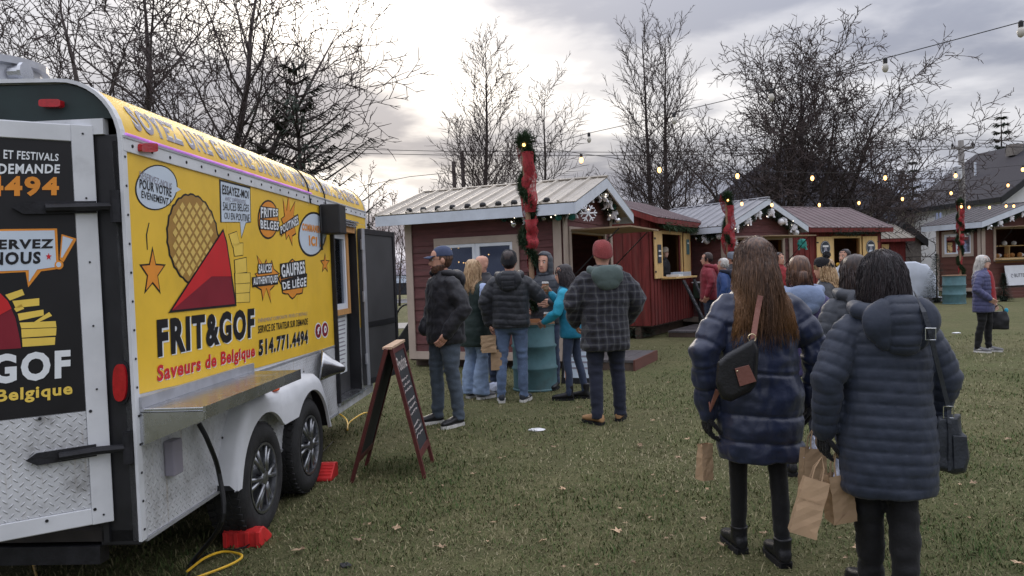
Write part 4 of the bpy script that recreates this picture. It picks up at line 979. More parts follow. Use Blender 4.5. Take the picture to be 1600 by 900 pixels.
cw = RM[T] @ V((h2[0]+.36, -.03, 0)); chock('red plastic chock ahead of the front trailer wheel', cw, hdz+math.pi, .86)
# ================================================================== trees and far buildings
pm('bark_grey', hexc(84, 76, 74), .9, var=.3, scale=10, bump=.5, bscale=30, stretch=(2, 2, .5)); pm('bark_dark', hexc(62, 54, 52), .9, var=.3, scale=10, bump=.4)
pm('twig', hexc(68, 58, 56), .9, var=.25, scale=3); pm('twig_red', hexc(96, 74, 68), .9, var=.25, scale=3); pm('spruce_green', hexc(52, 62, 50), .85, var=.4, scale=9); pm('brown_leaf', hexc(92, 74, 54), .85, var=.4, scale=9)
def grow(out, p, d, L, r, lev, P, rg):
    """one branch as a wandering tapered line; it spawns the next level along its length"""
    n = P['seg'][min(lev, len(P['seg'])-1)]; pts = [p.copy()]; rad = [r]; q = p.copy(); dd = d.copy()
    tip = P['tip'][min(lev, len(P['tip'])-1)]
    for i in range(n):
        dd = (dd + V((rg.gauss(0, 1), rg.gauss(0, 1), rg.gauss(0, .7)))*P['wob']*(P.get('w0', 1) if lev == 0 else 1) + V((0, 0, P['up'][min(lev, len(P['up'])-1)]))).normalized()
        q = q+dd*(L/n); pts.append(q.copy()); rad.append(r*(1-(1-tip)*((i+1)/n)))
    out.append((lev, pts, rad))
    if lev+1 >= P['lev']: return
    k = P['kids'][lev]; k = max(1, int(round(k*rg.uniform(.75, 1.25)*(min(1.3, max(.45, L/P['ref'][lev]))))))
    s0 = P['start'][lev]; ph = rg.uniform(0, 6.28)
    for j in range(k):
        s = s0+(1-s0)*((j+rg.uniform(.1, .9))/k); f = s*n; i = min(int(f), n-1)
        c = pts[i].lerp(pts[i+1], f-i); t = (pts[i+1]-pts[i]).normalized()
        ph += 2.4+rg.uniform(-.5, .5); a = t.orthogonal().normalized(); a = (MX.Rotation(ph, 3, t) @ a)
        ang = R(P['ang'][lev]*rg.uniform(.7, 1.3)); nd_ = (t*math.cos(ang)+a*math.sin(ang)).normalized()
        rr = (rad[i]+(rad[i+1]-rad[i])*(f-i))*P['rr'][lev]*rg.uniform(.75, 1.1)
        ll = L*P['lr'][lev]*rg.uniform(.7, 1.25)*(1-P['sh'][lev]*s)
        grow(out, c, nd_, ll, max(rr, P['rmin']), lev+1, P, rg)
def bare_tree(name, label, base, stems, P, seed, trunkmat='bark_grey', twigmat='twig', group='bare trees behind the market', cat='tree', leaves=0):
    rg = random.Random(seed); t = thing(name, label, cat, tuple(base), 0, group); out = []
    for (off, d, L, r) in stems: grow(out, V(off), V(d).normalized(), L, r, 0, P, rg)
    tr, cr = MB(), MB()
    for lev, pts, rad in out:
        if lev <= 1: tr.tube(pts, rad, 7 if lev == 0 else 5)
        else: cr.tube(pts, rad, 4 if lev == 2 else 3, caps=False)
    tr.build('trunk', trunkmat, t, smooth=True)
    tag(cr.build('crown', twigmat, t), kind='stuff')
    if leaves:
        lv = MB(); tw = [o for o in out if o[0] >= P['lev']-2]
        for i in range(leaves):
            _, pts, _ = rg.choice(tw); c = rg.choice(pts[1:]); a = V((rg.gauss(0, 1), rg.gauss(0, 1), rg.gauss(0, 1))).normalized(); b = a.orthogonal().normalized()
            s = rg.uniform(.04, .09); lv.add([c, c+a*s+b*s*.4, c+a*s*1.8, c+a*s-b*s*.4], [(0, 1, 2, 3)])
        tag(lv.build('dead_leaves', 'brown_leaf', t), kind='stuff')
    return t
BIG = dict(lev=5, seg=(9, 7, 5, 3, 2), tip=(.07, .10, .25, .4, .5), wob=.10, up=(.02, .035, .03, .02, .01), kids=(12, 10, 8, 6), ref=(8, 4, 2, 1), start=(.22, .2, .2, .15), ang=(38, 40, 42, 45), rr=(.5, .5, .52, .6), lr=(.62, .55, .5, .5), sh=(.45, .45, .4, .3), rmin=.0085)
SLIM = dict(BIG, lev=4, kids=(40, 11, 8), rr=(.34, .5, .55), ang=(40, 32, 36), lr=(.36, .42, .5), sh=(.62, .4, .3), up=(.02, .06, .04, .02), start=(.14, .15, .15), ref=(10, 3, 1.2), rmin=.0125, wob=.06, w0=.35)
def gp(px, d): p = AT(px, 420, d); return (p.x, p.y, 0)
# the many-stemmed tree behind the trailer
bare_tree('maple_tree', 'broad many stemmed bare tree rising behind the yellow trailer', gp(272, 19),
          [((0, 0, 0), (.02, .05, 1), 10.5, .20), ((.25, .1, 0), (.10, .1, 1), 10.2, .17), ((-.3, .1, 0), (-.14, .0, 1), 9.5, .15), ((.4, -.1, 0), (.26, .1, 1), 8.6, .14), ((-.5, 0, 0), (-.30, .1, 1), 8.2, .13), ((.6, .1, 0), (.42, .0, 1), 7.2, .11)],
          dict(BIG, kids=(11, 8, 6, 5), start=(.2, .16, .15, .12), up=(.015, .05, .03, .02, .01), lr=(.50, .52, .52, .55), rr=(.48, .52, .58, .7), rmin=.0120), 11)
bare_tree('maple_tree', 'slender bare tree cut by the left edge behind the trailer roof', gp(-25, 17), [((0, 0, 0), (.02, 0, 1), 8.6, .12)], dict(BIG, kids=(14, 9, 8, 4), lev=4), 5)
# tall slim trees in the middle distance
bare_tree('young_maple_tree', 'tall slim bare tree standing left of the ribboned post', gp(757, 31), [((0, 0, 0), (-.015, 0, 1), 10.6, .15)], dict(SLIM, kids=(46, 10, 8)), 3, 'bark_dark')
bare_tree('young_maple_tree', 'smaller round bare tree just right of the ribboned post', gp(851, 33), [((0, 0, 0), (0, 0, 1), 9.2, .13)], dict(SLIM, kids=(34, 11, 8), ang=(46, 38, 40), lr=(.42, .45, .5)), 8, 'bark_dark')
bare_tree('young_maple_tree', 'twin stemmed tall bare tree above the red vendor hut', gp(1022, 32), [((0, 0, 0), (-.02, 0, 1), 11.2, .15), ((.55, .1, 0), (.04, 0, 1), 11.0, .14)], dict(SLIM, kids=(40, 10, 8)), 21, 'bark_dark')
bare_tree('young_maple_tree', 'low bare tree between the twin stemmed tree and the wide one', gp(1058, 30), [((0, 0, 0), (.05, 0, 1), 6.0, .10)], dict(SLIM, kids=(24, 10, 7), ang=(50, 40, 40), lr=(.45, .45, .5)), 23, 'bark_dark')
bare_tree('young_maple_tree', 'sapling thicket low behind the plum clapboard hut roof', gp(712, 38), [((0, 0, 0), (-.08, 0, 1), 6.2, .08), ((.7, .3, 0), (.05, 0, 1), 6.6, .09), ((-.8, .3, 0), (-.1, 0, 1), 5.2, .07)], dict(SLIM, kids=(24, 9, 7)), 29, 'bark_dark')
# the wide round tree on the right
bare_tree('wide_maple_tree', 'wide round crowned bare tree spreading above the right hand huts', gp(1240, 34),
          [((0, 0, 0), (-.12, 0, 1), 9.8, .24), ((.35, .1, 0), (.12, .1, 1), 9.8, .22), ((-.35, .1, 0), (-.38, 0, 1), 9.0, .19), ((.6, 0, 0), (.38, 0, 1), 9.0, .19), ((-.5, .2, 0), (-.70, .0, 1), 8.4, .16), ((.75, -.1, 0), (.72, -.1, 1), 8.2, .16), ((0, -.3, 0), (.0, -.30, 1), 8.6, .17), ((.9, .1, 0), (1.1, 0, 1), 7.4, .13), ((-.8, .1, 0), (-1.15, 0, 1), 7.6, .13)],
          dict(BIG, wob=.12, w0=.7, rmin=.0165, kids=(11, 9, 7, 4), start=(.2, .12, .1, .1), ang=(40, 42, 44, 46), lr=(.50, .50, .50, .58), rr=(.50, .54, .6, .75), sh=(.35, .35, .3, .3), up=(.01, .012, .01, .01, .01)), 31, 'bark_dark')
bare_tree('scrub_tree', 'reddish bare scrub at the front end of the trailer', gp(552, 30), [((0, 0, 0), (-.1, 0, 1), 5.2, .07), ((.8, 0, 0), (.12, 0, 1), 4.6, .06), ((-1., .4, 0), (-.2, 0, 1), 5.4, .07), ((-1.8, .6, 0), (-.1, 0, 1), 5.8, .07), ((.3, .6, 0), (.02, 0, 1), 5.6, .07)], dict(SLIM, kids=(26, 10, 8), ang=(34, 34, 38), lr=(.42, .42, .5)), 41, 'bark_dark', 'twig_red', leaves=260)
bare_tree('scrub_tree', 'small bare shrub tree seen above the left end of the cream roof', gp(664, 46), [((0, 0, 0), (0, 0, 1), 6.4, .09), ((.5, 0, 0), (.2, 0, 1), 5.6, .07), ((-.5, 0, 0), (-.2, 0, 1), 5.6, .07)], dict(SLIM, kids=(24, 9, 7)), 43, 'bark_dark', 'twig_red')
bare_tree('scrub_tree', 'pale bare shrub growing between trailer door and plum hut', gp(622, 40), [((0, 0, 0), (.05, 0, 1), 4.2, .07), ((-.7, 0, 0), (-.1, 0, 1), 3.8, .06)], dict(SLIM, kids=(22, 10, 7), lr=(.45, .45, .5)), 45, 'bark_dark', 'twig')
bare_tree('scrub_tree', 'bare shrub tree in front of the dark house at its right end', gp(1380, 44), [((0, 0, 0), (.1, 0, 1), 6.2, .10), ((.6, 0, 0), (.3, 0, 1), 5.4, .08), ((-.8, .2, 0), (-.1, 0, 1), 6., .09)], dict(SLIM, kids=(24, 10, 7), ang=(48, 40, 40), lr=(.45, .45, .5)), 47, 'bark_dark', 'twig')
def conifer(label, base, H, Rb, seed, tiers=16, ragged=.25, bare=.12, mat='spruce_green', droop=.18, dens=1.0, lean=0., nw=1.):
    rg = random.Random(seed); t = thing('conifer_tree', label, 'tree', tuple(base), 0)
    MB().tube([(lean*H*k/6, 0, H*k/6) for k in range(7)], [H*.017*(1-.15*k) for k in range(7)], 7).build('trunk', 'bark_dark', t, smooth=True)
    br, nd_ = MB(), MB()
    for i in range(tiers):
        f = (i+.5)/tiers; z = H*(bare+(1-bare)*f); n = rg.randint(4, 7)
        for k in range(n):
            a = 2*math.pi*(k+rg.random())/n; L = Rb*(1-f)**.8*rg.uniform(1-ragged, 1+ragged)+.12
            if rg.random() > dens: continue
            pts = [V((lean*z, 0, z)) + V((math.cos(a)*L*s, math.sin(a)*L*s, -L*droop*s+L*.28*s*s)) for s in (0, .35, .7, 1.)]
            br.tube(pts, [.03, .022, .014, .006], 4)
            for s in range(int(34*L*dens)+8):
                u = rg.uniform(.12, 1)**.8; j = min(int(u*3), 2); c = pts[j].lerp(pts[j+1], u*3-j)
                sd_ = V((-math.sin(a), math.cos(a), 0))*rg.uniform(-1, 1)*.26*L*(1.1-u)
                c = c+sd_; dirv = (V((math.cos(a), math.sin(a), -.25))+sd_*2+V((0, 0, rg.uniform(-.5, .2)))).normalized()*rg.uniform(.10, .24)*(.6+.4*nw); w_ = dirv.cross(V((0, 0, 1))).normalized()*rg.uniform(.018, .04)*nw
                nd_.add([c-w_, c+w_, c+dirv+w_*.2, c+dirv-w_*.2], [(0, 1, 2, 3)])
    tag(br.build('branches', 'bark_dark', t), kind='stuff'); tag(nd_.build('needles', mat, t), kind='stuff')
conifer('spruce with tiered boughs standing behind the white house', gp(1567, 55), 11.6, 2.3, 3, tiers=19, droop=.02, nw=2.6)
conifer('low dark spruce top behind the dark roof at right', gp(1618, 52), 8.6, 2.2, 6, tiers=14, nw=2.4)
conifer('small distant conifer beside the wide bare tree', gp(1428, 56), 8.8, 1.2, 9, tiers=13, nw=2.4)
# the ragged pine at the trailer's far end
conifer('ragged sparse pine with broken limbs leaning beyond the trailer roof', gp(482, 17.5), 6.4, 2.0, 14, tiers=16, ragged=.5, bare=.25, droop=-.30, dens=.85, lean=-.02)
# ---- houses
pm('render_white', hexc(222, 222, 224), .85, var=.06, scale=2, bump=.1); pm('shingle_dark', hexc(52, 50, 56), .9, var=.2, scale=14, bump=.5, bscale=20); pm('wall_stone', hexc(128, 122, 116), .9, var=.25, scale=8, bump=.4); pm('house_pale', hexc(170, 164, 152), .85, var=.08)
def house(label, K, rz, W, L, zw, zr, wallmat, roofmat, wins, over=.5, hip=0.):
    t = thing('house', label, 'house', (K[0], K[1], 0), rz)
    gab = [(0, 0), (W, 0), (W, zw), (W/2, zr-.15), (0, zw)]
    if hip: gab = [(0, 0), (W, 0), (W, zw), (0, zw)]
    mb = MB(); mb.prism([(x, 0, z) for x, z in gab], [(x, L, z) for x, z in gab]); mb.build('wall', wallmat, t)
    sl_ = (zr-zw)/(W/2); ze = zw-over*sl_
    for sg in (0, 1):
        xe = -over if sg == 0 else W+over
        lo = [(xe, -over, ze), (W/2, -over+hip, zr), (W/2, L+over-hip, zr), (xe, L+over, ze)]
        mb = MB(); mb.prism([(x, y, z-.02) for x, y, z in lo], [(x, y, z+.16) for x, y, z in lo]); mb.build('roof', roofmat, t)
        MB().box(xe-.03, xe+.03, -over, L+over, ze-.12, ze+.15).build('gutter', 'black_plastic', t)
    if hip:
        for y0, y1 in ((-over, -over+hip), (L+over, L+over-hip)):
            lo = [(-over, y0, ze), (W/2, y1, zr), (W+over, y0, ze)]
            mb = MB(); mb.prism([(x, y, z-.02) for x, y, z in lo], [(x, y, z+.16) for x, y, z in lo]); mb.build('roof', roofmat, t)
    else:
        for sg in (0, 1):
            x0, x1 = (-over, W/2) if sg == 0 else (W+over, W/2)
            mb = MB(); mb.prism([(x0, -over-.03, ze-.22), (x1, -over-.03, zr-.22), (x1, -over-.03, zr+.14), (x0, -over-.03, ze+.14)], [(x0, -over+.0, ze-.22), (x1, -over+.0, zr-.22), (x1, -over+.0, zr+.14), (x0, -over+.0, ze+.14)]); mb.build('rake_board', 'black_plastic', t)
    for side, s, z, w_, h_ in wins:
        mx_ = wmx((0, 0, 0), (1, 0), (0, -1)) if side == 'g' else wmx((0, L, 0), (0, -1), (-1, 0))
        fo = frame(t, mx_, (s, s+w_, z, z+h_), .08, 'vinyl_white', .0, .06, 'window', [(s+w_/2, .05)])
        MB().box(s, s+w_, .005, .02, z, z+h_, mx_).build('pane', 'window_glass', fo); MB().box(s, s+w_, .001, .004, z, z+h_, mx_).build('dark_backing', 'dark_room', fo)  # dark sheet on the solid wall paints the shade of a room behind glass
    return t
KW = AT(1567, 400, 41)
WH = house('white house with dark shingle roof behind the right hand hut', (KW.x, KW.y), R(7), 9.5, 7.5, 4.75, 7.9, 'render_white', 'shingle_dark', [('l', 2.2, 3.2, .6, 1.), ('g', 1.2, 2.6, 1.1, 1.3), ('g', 4, 2.6, 1.1, 1.3)], over=.45)
MB().tube([(2., 4.5, 6.3), (2., 4.5, 7.1)], .06, 8).build('roof_vent_pipe', 'fascia_white', WH); MB().box(3.4, 4.0, 3.2, 3.8, 7.3, 7.95).build('chimney', 'wall_stone', WH)
KD = AT(1092, 400, 50)
house('large dark roofed house half hidden behind the wide bare tree', (KD.x, KD.y), R(-8), 13.2, 10, 5.0, 9.6, 'house_pale', 'shingle_dark', [('g', 2.2, 1.2, 1.4, 1.6), ('g', 5.6, 1.2, 1.4, 1.6), ('g', 8.6, 1.2, 1.4, 1.6), ('g', 10.8, 3.2, 1.3, 1.3)], over=.6, hip=5.2)
KS = AT(1390, 400, 34)
house('low grey stone outbuilding glimpsed behind the red emblem hut', (KS.x, KS.y), R(-4), 1.35, 3, 2.4, 3.0, 'wall_stone', 'shingle_dark', [], over=.2)
# ---- utility poles and overhead lines
pm('pole_wood', hexc(128, 124, 120), .9, var=.2, bump=.4, stretch=(3, 3, .4))
up = AT(1507, 400, 36); t = thing('utility_pole', 'grey utility pole with transformer before the white house', 'utility pole', (up.x, up.y, 0))
MB().tube([(0, 0, 0), (-.10, 0, 6.95)], [.15, .12], 10).build('pole', 'pole_wood', t, smooth=True)
MB().lathe([(.16, 0), (.19, .03), (.19, .62), (.14, .68)], 14, MX.Translation((-.34, -.1, 5.1))).build('transformer', 'tr_white', t, smooth=False)
MB().box(-.55, .5, -.05, .05, 6.55, 6.66).build('crossarm', 'pole_wood', t)
for x in (-.5, -.05, .45): MB().lathe([(.03, 0), (.05, .05), (.05, .1), (.03, .16)], 8, MX.Translation((x, 0, 6.66))).build('insulator', 'black_plastic', t)
MB().tube([(.02, -.1, 5.6), (.35, -.15, 5.65), (.35, -.15, 5.45)], .025, 6).build('bracket', 'black_plastic', t)
def wire(label, pts, r=.012): return tag(MB().tube(pts, r, 4).build('overhead_wire', 'wire_black', None), label, 'wire')
wire('upper overhead wire running right from the utility pole', [AT(1506, 218, 36), AT(1560, 220, 37), AT(1640, 222, 38)]); wire('lower overhead wire running right from the utility pole', [AT(1506, 229, 36), AT(1640, 231, 38)], .010)
for i, (ya, yb) in enumerate(((233, 238), (240, 243))): wire(['higher of the two long wires crossing the sky at centre', 'lower of the two long wires crossing the sky at centre'][i], [AT(380, ya-4, 60), AT(700, (ya+yb)/2+1, 60), AT(1000, yb, 60), AT(1500, yb-10, 60)], .022)
wire('sagging wire near the trailer front end', [AT(560, 292, 45), AT(640, 276, 45), AT(700, 270, 45)], .016)
wire('long wire low over the house roofs at right', [AT(1240, 275, 58), AT(1480, 267, 58), AT(1640, 262, 58)], .02)
for px, top, d, lb in ((730, 237, 55, 'thin dark pole among the saplings behind the cream roof'), (716, 252, 57, 'shorter dark pole left of another among the saplings')):
    b = AT(px, 400, d); MBt = MB(); MBt.tube([(b.x, b.y, 0), (b.x-.1, b.y, AT(px, top, d).z)], .14, 8); ob = MBt.build('utility_pole', 'bark_dark', None, smooth=True); tag(ob, lb, 'utility pole')
# ================================================================== props
pm('barrel_teal', hexc(86, 122, 129), .5, var=.16, scale=5, dirt=.4); pm('barrel_rim', hexc(110, 120, 122), .5, metal=.4); pm('paper_brown', hexc(174, 146, 116), .85, var=.1, scale=5, bump=.25, bscale=18); pm('tissue', hexc(214, 220, 238), .8, var=.05, bump=.4, bscale=25)
pm('cup_brown', hexc(170, 118, 82), .7, var=.1); pm('lid_white', hexc(232, 230, 226), .4); pm('wood_red', hexc(88, 40, 38), .55, var=.2, scale=8); pm('chalk', hexc(196, 186, 182), .9); pm('wood_pale', hexc(196, 166, 140), .7, var=.15)
pm('tarp_white', hexc(206, 214, 226), .35, var=.08, scale=3, bump=.5, bscale=5); pm('car_dark', hexc(38, 42, 52), .25, coat=.6, var=.1); pm('leaf_dry', hexc(176, 150, 122), .8, var=.3, scale=30, rnd=.7); pm('litter', hexc(226, 226, 228), .6, bump=.3)
pm('sign_blue', hexc(58, 66, 78), .6, var=.1); pm('sign_white', hexc(226, 230, 236), .5, var=.04); pm('bread', hexc(196, 140, 84), .8, var=.3, scale=12); pm('plastic_wrap', hexc(226, 226, 226), .25, var=.1); pm('post_wood', hexc(150, 120, 96), .8, var=.2)
def barrel(label, c, r=.285, h=.86):
    t = thing('barrel', label, 'barrel', (c[0], c[1], 0), 0, 'teal steel drums used as tables'); prof = [(r, 0), (r+.012, .006), (r+.012, .02), (r, .03)]
    for z in (h*.34, h*.67): prof += [(r, z-.03), (r+.016, z-.008), (r+.016, z+.008), (r, z+.03)]
    prof += [(r, h-.03), (r+.012, h-.02), (r+.012, h-.002)]
    b = MB(); b.lathe(prof, 36); autosmooth(b.build('drum', 'barrel_teal', t), 50)
    mb = MB(); mb.lathe([(r+.02, h), (r+.02, h+.025), (r-.01, h+.027)], 36); mb.build('table_top', 'post_wood', t)
    return t
def ribboned_post(label, c, z0, z1, seed, wide=.12, flare=True, lean=.0):
    rg = random.Random(seed); t = thing('ribboned_post', label, 'post', (c[0], c[1], z0), 0, 'posts wrapped in garland and red ribbon'); H = z1-z0
    ax = lambda z: V((lean*z, 0, z))
    MB().tube([ax(0), ax(H)], .035, 8).build('post', 'post_wood', t)
    # ribbon: wide net fabric wound round the post, bunching out
    n = 70; rows = [[], []]
    for i in range(n+1):
        f = i/n; z = H*(.02+.95*f); a = 2*math.pi*f*3.2+1.2; rr = .05+wide*(.25+.75*abs(math.sin(f*9+seed)))*(.55+.6*f if flare else .7)
        c_ = ax(z)+V((math.cos(a), math.sin(a), 0))*rr*.6
        rr = rr*(1 if f > .55 else .5); c_ = ax(z)+V((math.cos(a), math.sin(a), 0))*rr*.6; hw = (.055 if f < .55 else .11)+.03*math.sin(f*21)
        rows[0].append(c_+V((math.cos(a)*.02, math.sin(a)*.02, hw))); rows[1].append(c_+V((-math.sin(a)*.05, math.cos(a)*.05, -hw)))
    mid = [p.lerp(q, .5)+V((rg.uniform(-1, 1), rg.uniform(-1, 1), 0))*.02+(p-ax(p.z)).normalized()*.03 for p, q in zip(*rows)]
    MB().grid([rows[0], mid, rows[1]]).build('ribbon', 'ribbon_red', t, smooth=True)
    for f0, f1 in ((.60, .93), (.40, .56)):            # hanging swags of ribbon
        pts = []; k = 10
        for i in range(k+1):
            s = i/k; pts.append(ax(H*(f1+(f0-f1)*s))+V((wide*(.55+.45*math.sin(s*math.pi))*(.7 if flare else .4)*(1 if f0 > .5 else .6), -.06-.02*math.sin(s*9), 0)))
        MB().grid([[p+V((-.075+.012*math.sin(i*1.9), .02*math.cos(i*2.3), 0)) for i, p in enumerate(pts)], [p+V((-.035, -.05+.02*math.sin(i*1.3+1), 0)) for i, p in enumerate(pts)], [p+V((.01*math.sin(i), -.03-.03*math.cos(i*1.7), 0)) for i, p in enumerate(pts)], [p+V((.04, -.06+.02*math.sin(i*2.1), 0)) for i, p in enumerate(pts)], [p+V((.075+.014*math.cos(i*1.6), .01*math.sin(i*2.7), 0)) for i, p in enumerate(pts)]]).build('ribbon_swag', 'ribbon_red', t, smooth=True)
    # garland wound the other way
    mb = MB()
    for i in range(int(4200*H)):
        f = rg.random(); z = H*f; a = -2*math.pi*f*3.4+.4; rr = .085+.02*math.sin(f*30)
        c_ = ax(z)+V((math.cos(a)*rr, math.sin(a)*rr, rg.uniform(-.05, .05))); o = V((rg.gauss(0, 1), rg.gauss(0, 1), rg.gauss(0, 1))).normalized()
        tip = c_+o*rg.uniform(.05, .10); s_ = o.cross(V((.3, .5, .8))).normalized()*.007
        k = len(mb.v); mb.v += [tuple(c_-s_), tuple(c_+s_), tuple(tip)]; mb.f.append((k, k+1, k+2)); mb.mi.append(0)
    for i in range(420):
        o = V((rg.gauss(0, 1), rg.gauss(0, 1), rg.gauss(0, 1))).normalized(); c_ = ax(H)+V((.02, 0, -.02))+o*rg.uniform(.03, .10); tip = c_+o*rg.uniform(.05, .11); s_ = o.cross(V((.3, .5, .8))).normalized()*.008
        k = len(mb.v); mb.v += [tuple(c_-s_), tuple(c_+s_), tuple(tip)]; mb.f.append((k, k+1, k+2)); mb.mi.append(0)
    tag(mb.build('garland', 'needle_green', t), kind='stuff')
    MB().ball(ax(H*.965)+V((0, -.10, 0)), .022).build('fairy_light', 'bulb_warm', t)
    return t
B1 = G(838, 612); barrel('teal drum table between the man in the puffer jacket and the girl in turquoise', (B1.x, B1.y+.22), .285, .86)
PT = AT(817, 218, B1.y+.22)
ribboned_post('tall red ribboned post rising out of the teal drum at centre', (B1.x+.02, B1.y+.24), .886, PT.z, 3, wide=.085, lean=-.030)
B2 = AT(1491, 470, 25.2); barrel('pale teal drum beside the small fir and brown hut', (B2.x, B2.y), .34, .92); ribboned_post('thin red ribboned post in the drum beside the brown hut', (B2.x+.22, B2.y), .946, AT(1504, 315, B2.y).z, 8, wide=.11, flare=False)
p3 = AT(1138, 420, 16.9); ribboned_post('red ribboned post in front of the white gabled hut', (p3.x, p3.y), .0, AT(1134, 306, 16.9).z, 5, wide=.12)
# ---- garlands on the huts (points in hut-local coordinates)
def hl_(t, pts): return [RM[t] @ V(p) for p in pts]
garland('garland', 'garland with white bows and baubles under the nearest gable', hl_(H1, [(-.1, -.12, 2.42), (.25, -.16, 2.50), (.75, -.18, 2.72), (1.27, -.20, 2.88), (1.8, -.18, 2.70), (2.35, -.16, 2.44)]), .13, 'garlands on the huts', 2, 700, 9, 7, lights=14)
garland('garland', 'garland with silver baubles under the cream roof eave beside the post', hl_(H1, [(-.10, 1.0, 2.42), (-.13, .6, 2.36), (-.12, .2, 2.38), (-.1, -.1, 2.40)]), .10, 'garlands on the huts', 4, 800, 5, 1, lights=8)
garland('garland', 'green garland along the eave of the red vendor hut', hl_(H2, [(.15, -.2, 2.50), (.9, -.22, 2.44), (1.7, -.2, 2.47), (2.5, -.22, 2.43), (2.95, -.2, 2.5)]), .12, 'garlands on the huts', 5, 900, 0, 0, colr='needle_green')
garland('garland', 'garland with white and teal bows on the white gabled hut', hl_(H3, [(-.15, -.15, 2.34), (.3, -.17, 2.50), (.8, -.18, 2.72), (1.17, -.18, 2.85), (1.6, -.18, 2.70), (2.1, -.17, 2.48), (2.45, -.15, 2.30)]), .14, 'garlands on the huts', 7, 650, 8, 6, lights=8)
garland('garland', 'clump of silver baubles and green at the left corner of the white gabled hut', hl_(H3, [(-.12, .9, 2.30), (-.16, .5, 2.22), (-.14, .1, 2.26)]), .13, 'garlands on the huts', 9, 800, 6, 1)
garland('garland', 'dark green garland along the eave of the red emblem hut', hl_(H4, [(.6, -.2, 2.46), (1.5, -.22, 2.40), (2.4, -.2, 2.43), (3.2, -.2, 2.47)]), .14, 'garlands on the huts', 11, 700, 0, 0)
garland('garland', 'garland with white bows hanging under the brown hut gable', hl_(H6, [(-.2, -.2, 2.56), (.5, -.24, 2.72), (1.2, -.24, 2.93), (1.85, -.24, 3.10), (2.5, -.24, 2.93), (3.6, -.2, 2.6)]), .14, 'garlands on the huts', 13, 550, 7, 7)
garland('garland', 'short garland under the left eave of the brown hut', hl_(H6, [(-.12, 1.1, 2.56), (-.16, .6, 2.48), (-.14, .1, 2.54)]), .15, 'garlands on the huts', 15, 600, 4, 1)
sf = RM[H3] @ V((.02, -.12, 2.05)); mb = MB()
for k in range(6): mb.tube([sf, sf+V((.17*math.cos(k*math.pi/3), -.01, .17*math.sin(k*math.pi/3)))], .014, 5); [mb.tube([sf+V((.11*math.cos(k*math.pi/3), -.01, .11*math.sin(k*math.pi/3))), sf+V((.16*math.cos(k*math.pi/3+s), -.01, .16*math.sin(k*math.pi/3+s)))], .010, 4) for s in (-.35, .35)]
tag(mb.build('snowflake', 'pearl', None), 'white snowflake ornament beside the red ribboned post', 'ornament')
sf = RM[H1] @ V((-.05, -.45, 2.38)); mb = MB()
for k in range(6): mb.tube([sf, sf+V((.13*math.cos(k*math.pi/3), -.01, .13*math.sin(k*math.pi/3)))], .012, 5); [mb.tube([sf+V((.08*math.cos(k*math.pi/3), -.01, .08*math.sin(k*math.pi/3))), sf+V((.12*math.cos(k*math.pi/3+s), -.01, .12*math.sin(k*math.pi/3+s)))], .008, 4) for s in (-.4, .4)]
tag(mb.build('snowflake', 'pearl', None), 'white snowflake ornament at the corner of the nearest gable', 'ornament')
tb = thing('ribbon_bow', 'teal bow hanging at the right end of the white gabled hut', 'bow', tuple(RM[H3] @ V((2.38, -.25, 1.95)))); bow(tb, RM[H3] @ V((2.38, -.3, 2.0)), .26, random.Random(2), 'ribbon_teal')
# lights seen through the plum hut's window
rg = random.Random(12); fl = thing('fairy_light_string', 'warm fairy lights glowing inside the plum hut window', 'lights', tuple(RM[H1] @ V((.5, 1.2, 1.2))))
pts = [RM[H1] @ V((.35+rg.uniform(-.15, .2), 1.47+rg.uniform(0, .6), 1.15+rg.uniform(0, .85))) for _ in range(26)]
MB().tube(pts, .003, 4).build('wire', 'wire_black', fl, world=True)
for p in pts: MB().ball(p, .012, n=6, m=4).build('bulb', 'bulb_warm', fl, world=True)
# ---- string lights over the lawn
def string_lights(label, wpts, bulbs, lit, sc=1.):
    t = thing('string_lights', label, 'string lights', tuple(wpts[0]), 0, 'bulb strings over the lawn')
    MB().tube(wpts, .0045*sc, 5).build('wire', 'wire_black', t, world=True)
    for b, on in zip(bulbs, lit):
        s = MB(); s.lathe([(.012*sc, 0), (.022*sc, -.01), (.022*sc, -.055*sc), (.018*sc, -.06*sc)], 10, MX.Translation(b)); so_ = s.build('socket', 'black_plastic', t, world=True)
        s = MB(); s.lathe([(.016*sc, -.058*sc), (.03*sc, -.085*sc), (.032*sc, -.11*sc), (.022*sc, -.14*sc), (.006*sc, -.150*sc)], 12, MX.Translation(b)); s.build('bulb', 'bulb_warm' if on else 'bulb_glass', so_, smooth=True, world=True)
e0 = AT(818, 226, B1.y+.2)
def sag(p0, p1, pxs, lower=0.):
    pl = Plane(V((p0.x, p0.y, 0)), V((p1.x-p0.x, p1.y-p0.y, 0))); return [pl.px(x, y) for x, y in pxs]
pA = AT(1640, 26, 5.4)
wp = sag(e0, pA, [(818, 226), (870, 222), (920, 208), (970, 197), (1053, 176), (1205, 140), (1300, 115), (1383, 91), (1500, 60), (1593, 35), (1640, 22)])
string_lights('unlit bulb string rising from the centre post to the upper right', wp, [sag(e0, pA, [q])[0] for q in ((920, 207), (1053, 176), (1205, 138), (1383, 90), (1595, 32))], [0, 0, 0, 0, 0], .8)
pB = AT(1620, 262, 15.5)
wp = sag(e0, pB, [(818, 226), (908, 240), (1030, 256), (1152, 266), (1269, 270), (1383, 270), (1493, 267), (1598, 258), (1640, 255)])
string_lights('lit bulb string sagging from the centre post toward the right', wp, [sag(e0, pB, [q])[0] for q in ((908, 240), (1030, 256), (1152, 266), (1269, 270), (1383, 270), (1493, 267), (1598, 258))], [1]*7, .85)
